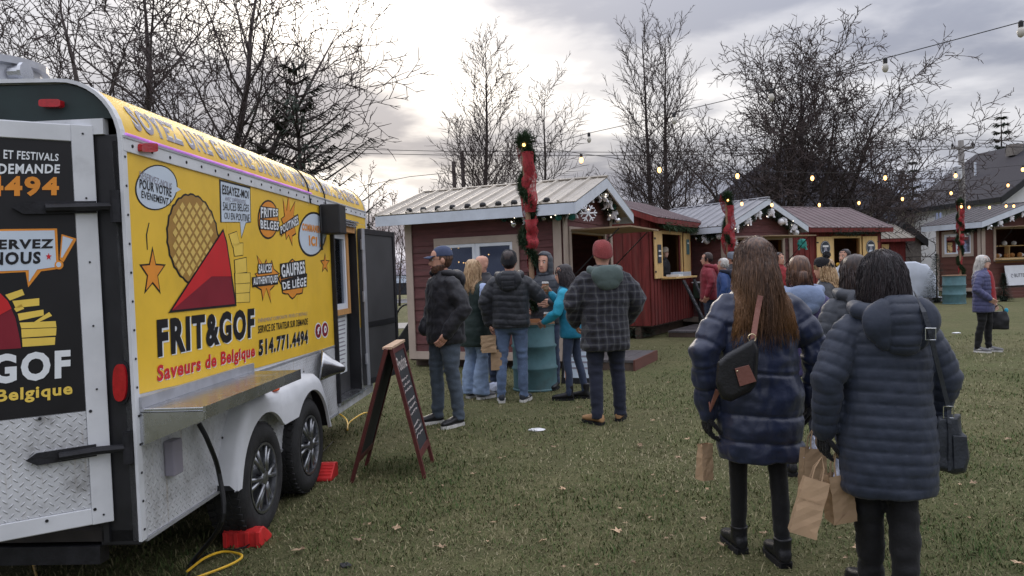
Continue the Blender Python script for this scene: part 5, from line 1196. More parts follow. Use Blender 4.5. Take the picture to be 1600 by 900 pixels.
c0, c1 = AT(1137, 309, 16.9), AT(1620, 280, 20)
wp = sag(c0, c1, [(1137, 309), (1206, 314), (1280, 314), (1342, 311), (1410, 305), (1486, 296), (1575, 284), (1640, 274)])
string_lights('lit bulb string running over the roofs of the far huts', wp, [sag(c0, c1, [q])[0] for q in ((1159, 312), (1206, 314), (1280, 314), (1342, 311), (1410, 305), (1486, 296), (1575, 284))], [1]*7, .9)
c0, c1 = AT(1498, 318, 23.2), AT(1640, 312, 23.2)
string_lights('lit bulb string along the front of the brown hut roof', [AT(x, y, 23.2) for x, y in ((1498, 318), (1545, 319), (1600, 316), (1640, 312))], [AT(x, y, 23.2) for x, y in ((1502, 318), (1514, 319), (1546, 319), (1572, 317), (1584, 317))], [1]*5, .95)
# ---- sandwich board
a1, a2, a3, a4 = G(549, 755), G(663, 748), G(678, 718), G(577, 722); tn, tf_ = AT(605, 546, 5.74), AT(626, 534, 6.20)
SB = thing('sandwich_board', 'dark wood chalkboard easel standing on the grass by the trailer', 'sandwich board', tuple((a1+a2+a3+a4)/4))
def leaf(f0, f1, t0, t1, side, face_out):
    ex = (f1-f0).normalized(); up_ = ((t0+t1)/2-(f0+f1)/2); h = up_.length; ez = (up_-ex*up_.dot(ex)).normalized(); wd_ = .5*((f1-f0).length+(t1-t0).length)
    nrm = ex.cross(ez); 
    if nrm.x*face_out < 0: nrm = -nrm
    P = lambda s, z, o: f0+ex*s+ez*z+nrm*o
    def bx(name, mat, s0, s1, z0, z1, o0, o1):
        q = [(s0, z0), (s1, z0), (s1, z1), (s0, z1)]; m_ = MB(); m_.prism([P(s, z, o0) for s, z in q], [P(s, z, o1) for s, z in q]); return m_.build(name, mat, SB, world=True)
    bx('leg', 'wood_red', 0, .04, 0, h, -.012, .014); bx('leg', 'wood_red', wd_-.04, wd_, 0, h, -.012, .014); bx('rail', 'wood_red', .04, wd_-.04, .15, .20, -.010, .012); bx('rail', 'wood_red', .04, wd_-.04, h-.05, h, -.010, .012)
    bx('board', 'chalk_board', .04, wd_-.04, .20, h-.05, -.004, .004)
    return P, wd_, h
P, wd_, h = leaf(a2, a3, tn+V((.01, 0, 0)), tf_+V((.01, 0, 0)), 0, 1)
tv, tfc = text2d('Poutine', .01); mb = MB(); mb.add([P(.07+x*(wd_-.14), h-.20+y*.11, .007) for x, y in tv], tfc); mb.build('chalk_writing', 'chalk', SB, world=True)
rg = random.Random(9)
for k in range(11):
    z = h-.27-k*.045; s0 = .07+rg.uniform(0, .03); s1 = wd_-.09-rg.uniform(0, .16); pts = []
    n = int((s1-s0)/.014); pts = [P(s0+(s1-s0)*i/n, z+rg.uniform(-.010, .010), .006) for i in range(n+1)]
    if k % 4 != 3: MB().tube(pts, .0022, 4).build('chalk_writing', 'chalk', SB, world=True)
leaf(a1, a4, tn-V((.01, 0, 0)), tf_-V((.01, 0, 0)), 1, -1)
mb = MB(); q = [tn, tf_]; mb.prism([tn+V((-.035, -.01, 0)), tn+V((.035, -.01, 0)), tf_+V((.035, .01, 0)), tf_+V((-.035, .01, 0))], [tn+V((-.035, -.01, .018)), tn+V((.035, -.01, .018)), tf_+V((.035, .01, .018)), tf_+V((-.035, .01, .018))]); mb.build('top_cap', 'wood_pale', SB, world=True)
# ---- paper bags
def paper_bag(label, top, w_, d_, h, rz, tissue=True, tilt=(0, 0), group='brown paper gift bags', crumple=.0028, handles=True, slump=0.):
    """upright paper bag hanging from its handles: gusseted sides, a folded bottom, tissue at the mouth"""
    rg = random.Random(label); top = V(top); t = thing('paper_bag', label, 'paper bag', tuple(top-V((0, 0, h+.10))), rz, group)
    rot = MX.Rotation(tilt[0], 4, 'X') @ MX.Rotation(tilt[1], 4, 'Y'); mx_ = MX.Translation((0, 0, h+.10)) @ rot @ MX.Translation((0, 0, -(h+.10)))
    rows = []
    for k in range(9):
        f = k/8; z = h*f; g_ = .32*f*d_/2; ww = w_*(1-.03*f+slump*math.sin(f*3)*.1)
        dd = d_*(1-.35*f)
        ring = [(-ww/2, -dd/2), (-ww/6, -dd/2), (ww/6, -dd/2), (ww/2, -dd/2), (ww/2-g_, 0), (ww/2, dd/2), (ww/6, dd/2), (-ww/6, dd/2), (-ww/2, dd/2), (-ww/2+g_, 0)]
        rows.append([mx_ @ V((x+rg.uniform(-1, 1)*crumple, y+rg.uniform(-1, 1)*crumple, z+rg.uniform(-1, 1)*crumple*.6)) for x, y in ring])
    mb = MB(); mb.grid(rows, True); mb.f.append(tuple(range(9, -1, -1))); mb.mi.append(0)
    q = [(-w_/2, -d_/2-.003), (w_/2, -d_/2-.003), (0, -d_/2-.004)]
    b = mb.build('bag', 'paper_brown', t)
    fl_ = MB(); fl_.add([mx_ @ V(p) for p in ((-w_/2, -d_/2-.002, .0), (w_/2, -d_/2-.002, .0), (0, -d_/2-.006, w_*.42))], [(0, 1, 2)]); fl_.build('bottom_fold', 'paper_brown', t)
    fl_ = MB(); fl_.add([mx_ @ V(p) for p in ((-w_/2+.01, -d_/2*.82-.004, h*.62), (w_/2-.01, -d_/2*.82-.004, h*.62), (w_/2-.01, -d_/2*.80-.005, h*.64), (-w_/2+.01, -d_/2*.80-.005, h*.64))], [(0, 1, 2, 3)]); fl_.build('crease', 'paper_brown', t)
    if handles:
        for y in (-d_*.3, d_*.3):
            MB().tube([mx_ @ V(p) for p in ((-w_*.2, y, h-.03), (-w_*.17, y*.6, h+.05), (0, 0, h+.10), (w_*.17, y*.6, h+.05), (w_*.2, y, h-.03))], .004, 5).build('handle', 'paper_brown', t)
    if tissue:
        mb = MB(); n = 12; rr = []
        for k in range(4):
            f = k/3; rr.append([mx_ @ V(((w_*.42-.02*k)*math.cos(2*math.pi*j/n)*(1-.35*f), d_*.26*math.sin(2*math.pi*j/n)*(1-.3*f), h-.05+.10*f+rg.uniform(-.018, .022)*f)) for j in range(n)])
        mb.rings(rr); mb.build('tissue_paper', 'tissue', t)
    return t
# ---- cups, small litter
def cup(label, base, group='paper coffee cups'):
    t = thing('coffee_cup', label, 'cup', tuple(base), 0, group)
    MB().lathe([(.029, 0), (.040, .105)], 18).build('cup', 'cup_brown', t, smooth=False); MB().lathe([(.043, .100), (.043, .112), (.038, .114), (.037, .124)], 18).build('lid', 'lid_white', t)
    MB().lathe([(.0335, .03), (.0395, .03), (.0425, .08), (.0375, .08)], 18).build('sleeve', 'paper_brown', t); return t
cup('lidded coffee cup standing on the teal drum', (B1.x+.17, B1.y+.03, .887))
tray = MB(); tray.box(-.13, .10, -.08, .08, 0, .012); tray.box(-.13, .10, -.08, -.07, .012, .04); tray.box(-.13, .10, .07, .08, .012, .04); tr_o = tray.build('food_tray', 'cup_brown', None); tr_o.location = (B1.x-.02, B1.y+.02, .888); tag(tr_o, 'small brown food tray on top of the teal drum', 'tray')
rg = random.Random(77)
def crumpled(name, label, c, sx, sy, sz, mat, cat, seed):
    r2 = random.Random(seed); mb = MB(); mb.ball((0, 0, sz*.9), sx, sy, sz, 10, 7); mb.v = [(x*(1+r2.uniform(-.25, .25)), y*(1+r2.uniform(-.25, .25)), max(.0, z*(1+r2.uniform(-.25, .25)))) for x, y, z in mb.v]
    o = mb.build(name, mat, None); o.location = c; return tag(o, label, cat)
crumpled('paper_scrap', 'white scrap of paper lying on the open grass', G(838, 673), .085, .05, .012, 'litter', 'litter', 3); crumpled('paper_bag_lying', 'white crumpled bag on the grass beside the teal drum', G(777, 614), .10, .09, .075, 'tissue', 'litter', 5)
crumpled('paper_scrap', 'small pale scrap on the lawn before the far woman', G(1494, 521), .09, .05, .012, 'litter', 'litter', 8)
crumpled('lens_cap_litter', 'small dark clod on the grass at the bottom edge', G(540, 886), .03, .03, .012, 'black_plastic', 'litter', 9)
# fallen leaves: a few shapes, laid out singly
protos = []
for k in range(4):
    r2 = random.Random(40+k); n = 12; s = .045; vs = [(0, 0, .006)]
    for i in range(n):
        a = 2*math.pi*i/n; rr = s*(1 if i % 2 == 0 else .55)*r2.uniform(.8, 1.2)*(1.5 if i == 0 else 1); vs.append((rr*math.cos(a), rr*math.sin(a)*.8, .004+r2.uniform(0, .022)))
    me = bpy.data.meshes.new('fallen_leaf'); me.from_pydata(vs, [], [(0, 1+i, 1+(i+1) % n) for i in range(n)]); me.materials.append(MATS['leaf_dry']); protos.append(me)
spots = [(865, 702), (808, 795), (960, 742), (1104, 655), (880, 770), (1035, 780), (1438, 775), (1155, 675), (1342, 862), (1590, 887), (1100, 815), (700, 790), (620, 830), (850, 850), (965, 835), (1060, 720), (780, 720), (905, 640), (1045, 600), (1075, 690), (1020, 660), (1550, 640), (1575, 690), (1520, 760), (1490, 620), (820, 700), (760, 660), (740, 745), (1130, 858), (990, 885), (690, 860), (560, 850), (470, 865), (1000, 700)]
for i in range(110):
    x, y = rg.uniform(480, 1600), rg.uniform(570, 895); spots.append((x, y))
for i, (x, y) in enumerate(spots):
    c = G(x, y); o = meshobj('fallen_leaf', protos[i % 4], None); o.location = (c.x, c.y, .018); sc = rg.uniform(.4, .85)*(1 if i < 34 else .5); o.scale = (sc, sc, sc); o.rotation_euler = (rg.uniform(-.2, .2), rg.uniform(-.2, .2), rg.uniform(0, 6.28))
    tag(o, 'dry tan fallen leaf lying on the lawn', 'leaf', 'fallen leaves scattered on the lawn')
# ---- hut 2 details
mf2 = lambda s, o, z: RM[H2] @ V((s, -o, z))
def shutter_sign(label, H, s, z, w_, h_, lines, group, mat='sign_blue'):
    t = thing('shutter_sign', label, 'sign', tuple(RM[H] @ V((s, -.1, z))), RM[H].to_euler().z, group)
    MB().box(-w_/2, w_/2, .0, .012, -h_/2, h_/2, MX.Translation((0, -.005, 0))).build('panel', mat, t, bevel=.004)
    for k, (zz_, ww) in enumerate(lines): MB().box(-ww/2, ww/2, -.004, 0, zz_-.018, zz_+.018, MX.Translation((0, -.006, 0))).build('print_line', 'letter_white', t)
shutter_sign('small slate sign on the left shutter of the vendor hut', H2, .38, 1.83, .22, .40, [(.06, .16), (-.05, .17)], 'vendor hut shutter signs'); shutter_sign('small teal sign on the right shutter of the vendor hut', H2, 2.45, 2.0, .20, .36, [(.09, .12)], 'vendor hut shutter signs', 'barrel_teal')
for s0, s1, lb, w_ in ((.95, 1.22, 'long dark lettered plank leaning at the left of the vendor counter', .17), (1.75, 1.78, 'shorter lettered plank leaning at the right of the vendor counter', .16)):
    p0, p1 = mf2(s0, .42, 1.22), mf2(s1, .85, .16); ex = (RM[H2].to_3x3() @ V((1, 0, 0))); t = thing('leaning_sign', lb, 'sign', tuple(p1), 0, 'plank signs at the vendor hut'); nn = ex.cross(p0-p1).normalized(); nn = nn if nn.y < 0 else -nn
    mb = MB(); q = [p1-ex*w_/2, p1+ex*w_/2, p0+ex*w_/2, p0-ex*w_/2]; mb.prism(q, [a+nn*.03 for a in q]); mb.build('plank', 'chalk_board', t, world=True)
    for k in range(7):
        c = p0.lerp(p1, .1+.1*k); mb = MB(); dn = (p1-p0).normalized(); mb.tube([c+nn*.033-ex*.04, c+nn*.033+ex*.03+dn*.03, c+nn*.033-ex*.02+dn*.05], .006, 4); mb.build('chalk_mark', 'd_grey', t, world=True)
t = thing('step_platform', 'dark wooden step platform in front of the vendor hut', 'platform', tuple(mf2(1.4, .8, 0)), RM[H2].to_euler().z)
for i in range(6): MB().box(-1.0, 1.0, -.62+.2*i, -.62+.2*i+.19, .10, .14).build('plank', 'deck_grey', t, bevel=.003)
for x in (-.95, 0, .95): MB().box(x-.04, x+.04, -.60, .56, 0, .098).build('joist', 'wood_dark', t)
t = thing('waste_bin', 'small dark green bin hung at the right end of the vendor hut', 'bin', tuple(mf2(2.75, .25, 0)), RM[H2].to_euler().z)
MB().box(-.16, .16, -.10, .10, .75, 1.12).build('box', 'needle_dark', t, bevel=.01); MB().box(-.18, .18, -.12, .12, 1.122, 1.15).build('lid', 'tr_white', t); MB().box(-.15, .15, -.102, -.1005, .78, .83).build('label_plate', 'tr_white', t); MB().tube([(0, 0, 0), (0, 0, .749)], .03, 8).build('post', 'black_plastic', t)
t = thing('paper_stack', 'white boxes and papers spread on the vendor counter', 'boxes', tuple(mf2(1.6, .15, 1.31)), RM[H2].to_euler().z); MB().box(-.30, .35, -.16, .12, .0, .10).build('box', 'd_blue_white', t, bevel=.006); MB().box(-.62, -.34, -.18, .12, .0, .05).build('tray', 'sign_white', t, bevel=.004)
for k in range(4): MB().box(-.25, .3, -.1615, -.1602, .012+.024*k, .022+.024*k).build('stripe', 'd_grey', t)
# round emblems on hut 4's shutters
for s, lb in ((.57, 'round dark blue emblem on the left shutter of the red hut'), (2.70, 'round dark blue emblem on the right shutter of the red hut')):
    t = thing('round_sign', lb, 'sign', tuple(RM[H4] @ V((s, -.092, 1.93))), RM[H4].to_euler().z, 'round emblems of the red hut'); rot = MX.Rotation(math.pi/2, 4, 'X')
    MB().lathe([(.22, 0), (.22, .008)], 32, rot).build('disc', 'sign_blue', t); mb = MB(); mb.lathe([(.205, .0085), (.205, .010)], 32, rot); mb.build('ring', 'letter_white', t); MB().lathe([(.195, .0105), (.195, .0115)], 32, rot).build('inner_disc', 'sign_blue', t)
    MB().box(-.13, .13, -.014, -.012, .03, .085).build('wordmark', 'letter_white', t); MB().lathe([(.065, .012), (.065, .0135)], 18, MX.Translation((0, 0, -.035)) @ rot).build('badge', 'd_grey', t); MB().lathe([(.10, .012), (.02, .013)], 14, MX.Translation((0, 0, -.15)) @ rot).build('badge', 'd_blue_white', t)
# deck in front of hut 1, poster easel, small lit firs
t = thing('step_platform', 'grey step platform with red edge beside the nearest hut', 'platform', tuple(RM[H1] @ V((.75, -.55, 0))), RM[H1].to_euler().z)
for i in range(5): MB().box(-.7, .7, -.5+.2*i, -.5+.2*i+.19, .12, .16).build('plank', 'deck_grey', t, bevel=.003)
MB().box(-.72, .72, -.53, -.502, .0, .162).build('edge_board', 'siding_brown', t)
for x in (-.66, .66): MB().box(x-.03, x+.03, -.50, .48, 0, .118).build('joist', 'wood_dark', t)
pe = G(908, 600); t = thing('poster_easel', 'black easel with a white poster half hidden behind the girl in turquoise', 'sign', (pe.x, pe.y, 0), R(-22))
mxp = MX.Rotation(R(-14), 4, 'X'); MB().box(-.28, .28, -.01, .01, .0, .78, mxp).build('board', 'black_plastic', t, bevel=.004); MB().box(-.24, .24, -.0135, -.0105, .08, .72, mxp).build('poster', 'd_blue_white', t)
for k in range(5): MB().box(-.18, .16-.04*(k % 2), -.016, -.0138, .2+.08*k, .225+.08*k, mxp).build('print_line', 'd_grey', t)
MB().tube([mxp @ V((0, .012, .7)), (0, .36, 0)], .014, 6).build('prop_leg', 'black_plastic', t)
def small_fir(label, c, H, Rb, seed, lights=0):
    rg = random.Random(seed); t = thing('small_fir', label, 'fir tree', tuple(c), 0, 'small potted firs'); MB().tube([(0, 0, 0), (0, 0, H)], [.035, .008], 7).build('trunk', 'bark_dark', t); mb = MB()
    for i in range(2600):
        f = rg.random()**1.3; z = H*(.06+.92*f); r_ = Rb*(1-f)*rg.uniform(.3, 1.08)+.02; a = rg.uniform(0, 6.283); c_ = V((r_*math.cos(a), r_*math.sin(a), z)); d = (V((math.cos(a), math.sin(a), -.15+rg.uniform(-.4, .5)))).normalized()*rg.uniform(.06, .12); s_ = d.cross(V((0, 0, 1))).normalized()*.012
        k = len(mb.v); mb.v += [tuple(c_-s_), tuple(c_+s_), tuple(c_+d)]; mb.f.append((k, k+1, k+2)); mb.mi.append(0)
    tag(mb.build('needles', 'needle_dark', t), kind='stuff')
    for i in range(lights):
        f = rg.uniform(.05, .9); a = rg.uniform(0, 6.28); MB().ball((Rb*(1-f)*1.05*math.cos(a), Rb*(1-f)*1.05*math.sin(a), H*(.06+.9*f)), .018, n=6, m=4).build('fairy_light', 'bulb_white', t)
    MB().lathe([(.10, 0), (.13, .16), (.12, .165)], 14).build('pot', 'black_plastic', t)
c = G(998, 527); small_fir('little lit fir tree beside the step platform and vendor hut', (c.x, c.y, 0), 1.15, .38, 3, 12)
c = AT(1464, 462, 26.2); small_fir('dark little fir tree left of the pale teal drum', (c.x, c.y, 0), 1.7, .55, 4)
c = AT(1573, 470, 25.6); small_fir('tiny fir in a pot beside the butter sign', (c.x-.1, c.y, 0), .95, .26, 6)
# white wrapped stall
wc = AT(1432, 452, 27.2); t = thing('wrapped_stand', 'tall stand wrapped in white plastic sheeting behind the small fir', 'wrapped stand', (wc.x, wc.y, 0), R(-8)); rg2 = random.Random(5); rows = []
for k in range(19):
    f = k/18; rr = []
    for j in range(44):
        a = 2*math.pi*j/44; sx, sy = .60*(1-.16*f**4), .48*(1-.2*f**3); cx_, sx_ = math.cos(a), math.sin(a); q = 5
        x = sx*math.copysign(abs(cx_)**(2/q), cx_); y = sy*math.copysign(abs(sx_)**(2/q), sx_); n_ = float(pnoise(np.array([[x*5+9, y*5+9, f*2.5+9]]))[0])*.07+float(pnoise(np.array([[x*11+9, y*11+9, f*4+9]]))[0])*.035
        rr.append((x*(1+n_)-.16*f*f, y*(1+n_), .18+1.25*f-.16*f**3*(abs(cx_)**3)-(.10*f**3 if cx_ > 0 else 0)))
    rows.append(rr)
MB().rings(rows).build('sheeting', 'tarp_white', t, smooth=True); MB().box(-.72, .72, -.55, .5, .02, .16).build('pallet', 'sign_white', t)
for k in range(5): MB().box(-.70+.3*k, -.52+.3*k, -.56, -.551, .03, .15).build('pallet_slat', 'd_grey', t)
wc = AT(1399, 458, 27.0); t = thing('wrapped_stand', 'low white wrapped bundle with a yellow strap left of the tall one', 'wrapped stand', (wc.x, wc.y, 0)); mb = MB(); mb.ball((0, 0, .5), .38, .3, .5, 14, 10); mb.v = [(x*(1+rg2.uniform(-.08, .08)), y, max(0, z*(1+rg2.uniform(-.05, .05)))) for x, y, z in mb.v]; mb.build('sheeting', 'tarp_white', t, smooth=True); MB().tube([(.2, -.27, .1), (.22, -.29, .5), (.18, -.26, .85)], .03, 6).build('strap', 'cable_yellow', t)
# butter sign, steps and bread shelf at hut 6
mh = RM[H6]; t = thing('shop_sign', 'white butter sign leaning below the hatch of the brown hut', 'sign', tuple(mh @ V((1.55, -.3, .3))), mh.to_euler().z)
mxp = MX.Rotation(R(-8), 4, 'X'); MB().box(-.72, .9, -.02, .0, .12, .86, mxp).build('panel', 'sign_white', t, bevel=.004); tv, tfc = text2d('BUTTER', .01); mb = MB(); mb.add([mxp @ V((-.32+x*.56, -.024, .42+y*.13)) for x, y in tv], tfc); mb.build('lettering', 'letter_dark', t); MB().tube([mxp @ V((-.43+.045*math.cos(k), -.024, .48+.06*math.sin(k))) for k in [2*math.pi*i/10 for i in range(9)]], .012, 4).build('emblem', 'd_grey', t)
t = thing('hut_steps', 'brown wooden steps below the hatch of the brown hut', 'steps', tuple(mh @ V((1.5, -.5, 0))), mh.to_euler().z)
for k in range(3): MB().box(-1.3, 1.5, -.35+.22*k, -.11+.22*k, .0 if k == 0 else .12*k-.02, .10+.12*k).build('step', 'siding_brown', t, bevel=.004)
t = thing('bread_shelf', 'wooden shelf of wrapped loaves inside the brown hut hatch', 'shelf', tuple(mh @ V((1.85, .35, 1.42))), mh.to_euler().z); MB().box(-1.05, 1.1, -.1, .25, .0, .03).build('board', 'pine_raw', t); MB().box(-1.05, 1.1, .05, .25, .45, .48).build('board', 'pine_raw', t)
for x in (-1.0, -.1, 1.05): MB().box(x, x+.03, .05, .25, .03, .45).build('upright', 'pine_raw', t)
rg3 = random.Random(8)
for i in range(11):
    x = -.9+.18*i; k = rg3.random(); MB().ball((x, .02 if i % 2 else .1, .11 if i % 3 else .56), .085, .10, .075+.03*k, 10, 7).build('loaf', rg3.choice(['bread', 'plastic_wrap', 'plastic_wrap', 'bread']), t, smooth=True)
t = thing('round_sign', 'red round ornament beside the butter sign', 'ornament', tuple(mh @ V((2.35, -.2, 1.15)))); MB().ball((0, 0, 0), .12, .06, .12).build('disc', 'ribbon_red', t, smooth=True)
# dark SUV on the road and the cart behind the hut
sv = AT(634, 440, 50); t = thing('parked_car', 'dark SUV parked on the road seen between trailer door and hut', 'car', (sv.x, sv.y, 0))
pr = [(-2.3, .35), (2.3, .35), (2.32, .8), (2.1, 1.0), (1.2, 1.1), (.6, 1.62), (-1.9, 1.66), (-2.25, 1.1)]; mb = MB(); mb.prism([(x, -.9, z) for x, z in pr], [(x, .9, z) for x, z in pr]); mb.build('body', 'car_dark', t, bevel=.06)
for q in ([(.5, 1.12), (1.0, 1.12), (.52, 1.55), (.5, 1.55)], [(-.5, 1.12), (.42, 1.12), (.42, 1.55), (-.5, 1.55)], [(-1.9, 1.12), (-.6, 1.12), (-.6, 1.55), (-1.75, 1.55)]):
    mb = MB(); mb.prism([(x, -.905, z) for x, z in q], [(x, -.915, z) for x, z in q]); mb.build('window', 'd_blue_white', t)
for x in (-1.4, 1.4):
    wo2 = MB().lathe([(.20, .0), (.33, .0), (.34, -.04), (.34, -.18), (.2, -.2)], 20, MX.Translation((x, -.92, .34)) @ MX.Rotation(math.pi/2, 4, 'X')).build('wheel', 'rubber', t); MB().lathe([(.19, -.02), (.19, .005), (.05, .01)], 14, MX.Translation((x, -.92, .34)) @ MX.Rotation(math.pi/2, 4, 'X')).build('rim', 'alloy', wo2)
gc = G(636, 552); t = thing('garden_cart', 'black cart with a curved hoop handle partly behind the plum hut', 'cart', (gc.x, gc.y+.5, 0))
mb = MB(); p = [(-.28, .12), (.45, .12), (.5, .62), (.1, .72), (-.2, .3)]; mb.prism([(x, -.25, z) for x, z in p], [(x, .25, z) for x, z in p]); mb.build('tub', 'black_plastic', t, bevel=.02); MB().tube([(-.22, -.2, .25)]+[(.0-.24*math.cos(a), -.2, .62+.34*math.sin(a)) for a in [i*math.pi/10*.9 for i in range(11)]], .018, 6).build('hoop', 'black_plastic', t, smooth=True)
for x in (-.1, .35): MB().lathe([(.05, -.03), (.13, -.03), (.14, 0), (.13, .03), (.05, .03)], 16, MX.Translation((x, -.28, .14)) @ MX.Rotation(math.pi/2, 4, 'X')).build('wheel', 'rubber', t)
# ================================================================== people
def fabric(name, c, rough=.6, var=.10, bump=.35, bs=45., spec=.35, sheen=.1): pm(name, c, rough, var=var, scale=9, bump=bump, bscale=bs, spec=spec, sheen=sheen)
pm('skin', hexc(206, 156, 134), .55, var=.08, scale=14, bump=.05); pm('skin_pale', hexc(216, 172, 152), .55, var=.08, scale=14)
fabric('nylon_navy', hexc(35, 43, 67), .36, spec=.5, bump=.5, bs=16); fabric('puffer_slate', hexc(44, 51, 66), .55, bs=20); fabric('jacket_black', hexc(36, 36, 42), .55); fabric('puffer_black', hexc(42, 44, 50), .48, bs=25)
fabric('puffer_grey', hexc(58, 62, 70), .5, bs=25); fabric('turquoise', hexc(48, 164, 196), .6); fabric('turquoise_dark', hexc(24, 116, 146), .6); fabric('vest_green', hexc(30, 46, 44), .6); fabric('sleeve_blue', hexc(168, 184, 218), .7); fabric('jeans_blue', hexc(94, 112, 142), .85, var=.25, bs=80); fabric('jeans_light', hexc(134, 154, 184), .85, var=.2, bs=80)
fabric('jeans_dark', hexc(54, 64, 86), .85, var=.2, bs=80); fabric('jeans_grey', hexc(76, 86, 98), .85, var=.22, bs=80); fabric('trouser_navy', hexc(38, 42, 58), .85); fabric('leggings', hexc(20, 20, 23), .75); fabric('purple', hexc(74, 68, 108), .7); fabric('hood_blue', hexc(126, 142, 172), .7); fabric('wine', hexc(134, 44, 56), .65); fabric('knit_red', hexc(150, 46, 52), .85, bump=.6, bs=120)
fabric('beanie_red', hexc(136, 62, 62), .9, bump=.7, bs=140); fabric('hood_green', hexc(84, 98, 96), .85, bump=.3); fabric('cap_navy', hexc(66, 76, 104), .8); fabric('knit_cream', hexc(214, 202, 186), .9, bump=.7, bs=120); fabric('knit_grey', hexc(110, 116, 126), .9, bump=.7, bs=120); fabric('knit_black', hexc(28, 28, 32), .9, bump=.7, bs=120); fabric('scarf_yellow', hexc(214, 164, 50), .85); fabric('coat_blue', hexc(40, 66, 116), .6); fabric('puffer_purple', hexc(74, 76, 112), .5, bs=25); fabric('coat_pale', hexc(186, 190, 196), .7)
pm('leather_black', hexc(30, 30, 33), .38, var=.2, bump=.2, bscale=90); pm('leather_slate', hexc(50, 54, 62), .45, var=.2, bump=.3, bscale=70); pm('leather_brown', hexc(128, 84, 74), .5, var=.15, bump=.2); pm('boot_tan', hexc(176, 136, 96), .7, var=.15); pm('sole_white', hexc(210, 208, 204), .7); pm('sole_black', hexc(26, 26, 28), .8); pm('eye_white', hexc(226, 222, 218), .25); pm('eye_dark', hexc(36, 28, 24), .2); pm('lip', hexc(176, 108, 102), .5); pm('metal_gold', (.75, .62, .4), .3, metal=1.); pm('suede_grey', hexc(120, 120, 122), .8)
def hairmat(name, a, b, tips=None, z0=1.2, z1=1.6):
    m = bpy.data.materials.new(name); m.use_nodes = True; t = m.node_tree; bs = t.nodes['Principled BSDF']; o = nd(t, 'ShaderNodeTexCoord'); mpp = nd(t, 'ShaderNodeMapping'); mpp.inputs['Scale'].default_value = (60, 60, 4); lk(t, o.outputs['Object'], mpp.inputs[0])
    n = nd(t, 'ShaderNodeTexNoise', i_Scale=1.4, i_Detail=4.); lk(t, mpp.outputs[0], n.inputs['Vector']); c = mixc(t, ramp(t, n.outputs[0], [(.35, 0.), (.68, 1.)]), a, b)
    if tips:
        sp = nd(t, 'ShaderNodeSeparateXYZ'); lk(t, o.outputs['Object'], sp.inputs[0]); n2_ = nd(t, 'ShaderNodeTexNoise', i_Scale=7.); lk(t, o.outputs['Object'], n2_.inputs['Vector'])
        f = mth(t, 'ADD', mth(t, 'DIVIDE', mth(t, 'SUBTRACT', z1, sp.outputs[2]), z1-z0), mth(t, 'MULTIPLY', mth(t, 'SUBTRACT', n2_.outputs[0], .5), .9), clamp=True)
        fx = mth(t, 'MULTIPLY', f, mth(t, 'ADD', .10, mth(t, 'MULTIPLY', mth(t, 'ABSOLUTE', sp.outputs[0]), 6.), clamp=True))
        c = mixc(t, fx, c, tips)
    lk(t, c, bs.inputs['Base Color']); bs.inputs['Roughness'].default_value = .42; bs.inputs['Specular IOR Level'].default_value = .5; MATS[name] = m
hairmat('hair_ombre', hexc(62, 44, 36), hexc(108, 80, 62), hexc(158, 116, 76), 1.16, 1.60); hairmat('hair_dark', hexc(36, 27, 26), hexc(64, 48, 44)); hairmat('hair_brown', hexc(74, 52, 42), hexc(118, 86, 66)); hairmat('hair_blonde', hexc(150, 118, 84), hexc(206, 176, 138)); hairmat('hair_grey', hexc(178, 174, 170), hexc(224, 220, 214)); hairmat('hair_black', hexc(28, 22, 26), hexc(50, 40, 42)); hairmat('beard', hexc(66, 46, 38), hexc(104, 74, 58))
def plaid():
    m = bpy.data.materials.new('plaid'); m.use_nodes = True; t = m.node_tree; b = t.nodes['Principled BSDF']; o = nd(t, 'ShaderNodeTexCoord'); sp = nd(t, 'ShaderNodeSeparateXYZ'); lk(t, o.outputs['Object'], sp.inputs[0])
    nn = nd(t, 'ShaderNodeTexNoise', i_Scale=5.); lk(t, o.outputs['Object'], nn.inputs['Vector']); wob = mth(t, 'MULTIPLY', mth(t, 'SUBTRACT', nn.outputs[0], .5), .035)
    def band(v, per, lo, hi): 
        f = mth(t, 'FRACT', mth(t, 'DIVIDE', mth(t, 'ADD', v, wob), per)); return mth(t, 'MULTIPLY', mth(t, 'GREATER_THAN', f, lo), mth(t, 'LESS_THAN', f, hi))
    ang = mth(t, 'ADD', sp.outputs[0], mth(t, 'MULTIPLY', sp.outputs[1], .6))
    bx, bz = band(ang, .072, .0, .20), band(sp.outputs[2], .072, .0, .20); dx, dz = band(ang, .072, .45, .8), band(sp.outputs[2], .072, .45, .8)
    c = mixc(t, mth(t, 'MULTIPLY', mth(t, 'ADD', dx, dz), .5), hexc(44, 44, 54), hexc(26, 26, 32)); c = mixc(t, mth(t, 'MULTIPLY', mth(t, 'ADD', bx, bz), .42), c, hexc(92, 94, 96))
    lk(t, c, b.inputs['Base Color']); b.inputs['Roughness'].default_value = .9; b.inputs['Sheen Weight'].default_value = .15; n = nd(t, 'ShaderNodeTexNoise', i_Scale=18., i_Detail=4.); lk(t, o.outputs['Object'], n.inputs['Vector']); bp = nd(t, 'ShaderNodeBump', i_Strength=.5, i_Distance=.02); lk(t, n.outputs[0], bp.inputs['Height']); lk(t, bp.outputs[0], b.inputs['Normal']); MATS['plaid'] = m
plaid()
TS = bpy.data.scenes.new('workbench')     # a bare scene to evaluate shapes in quickly; removed at the end
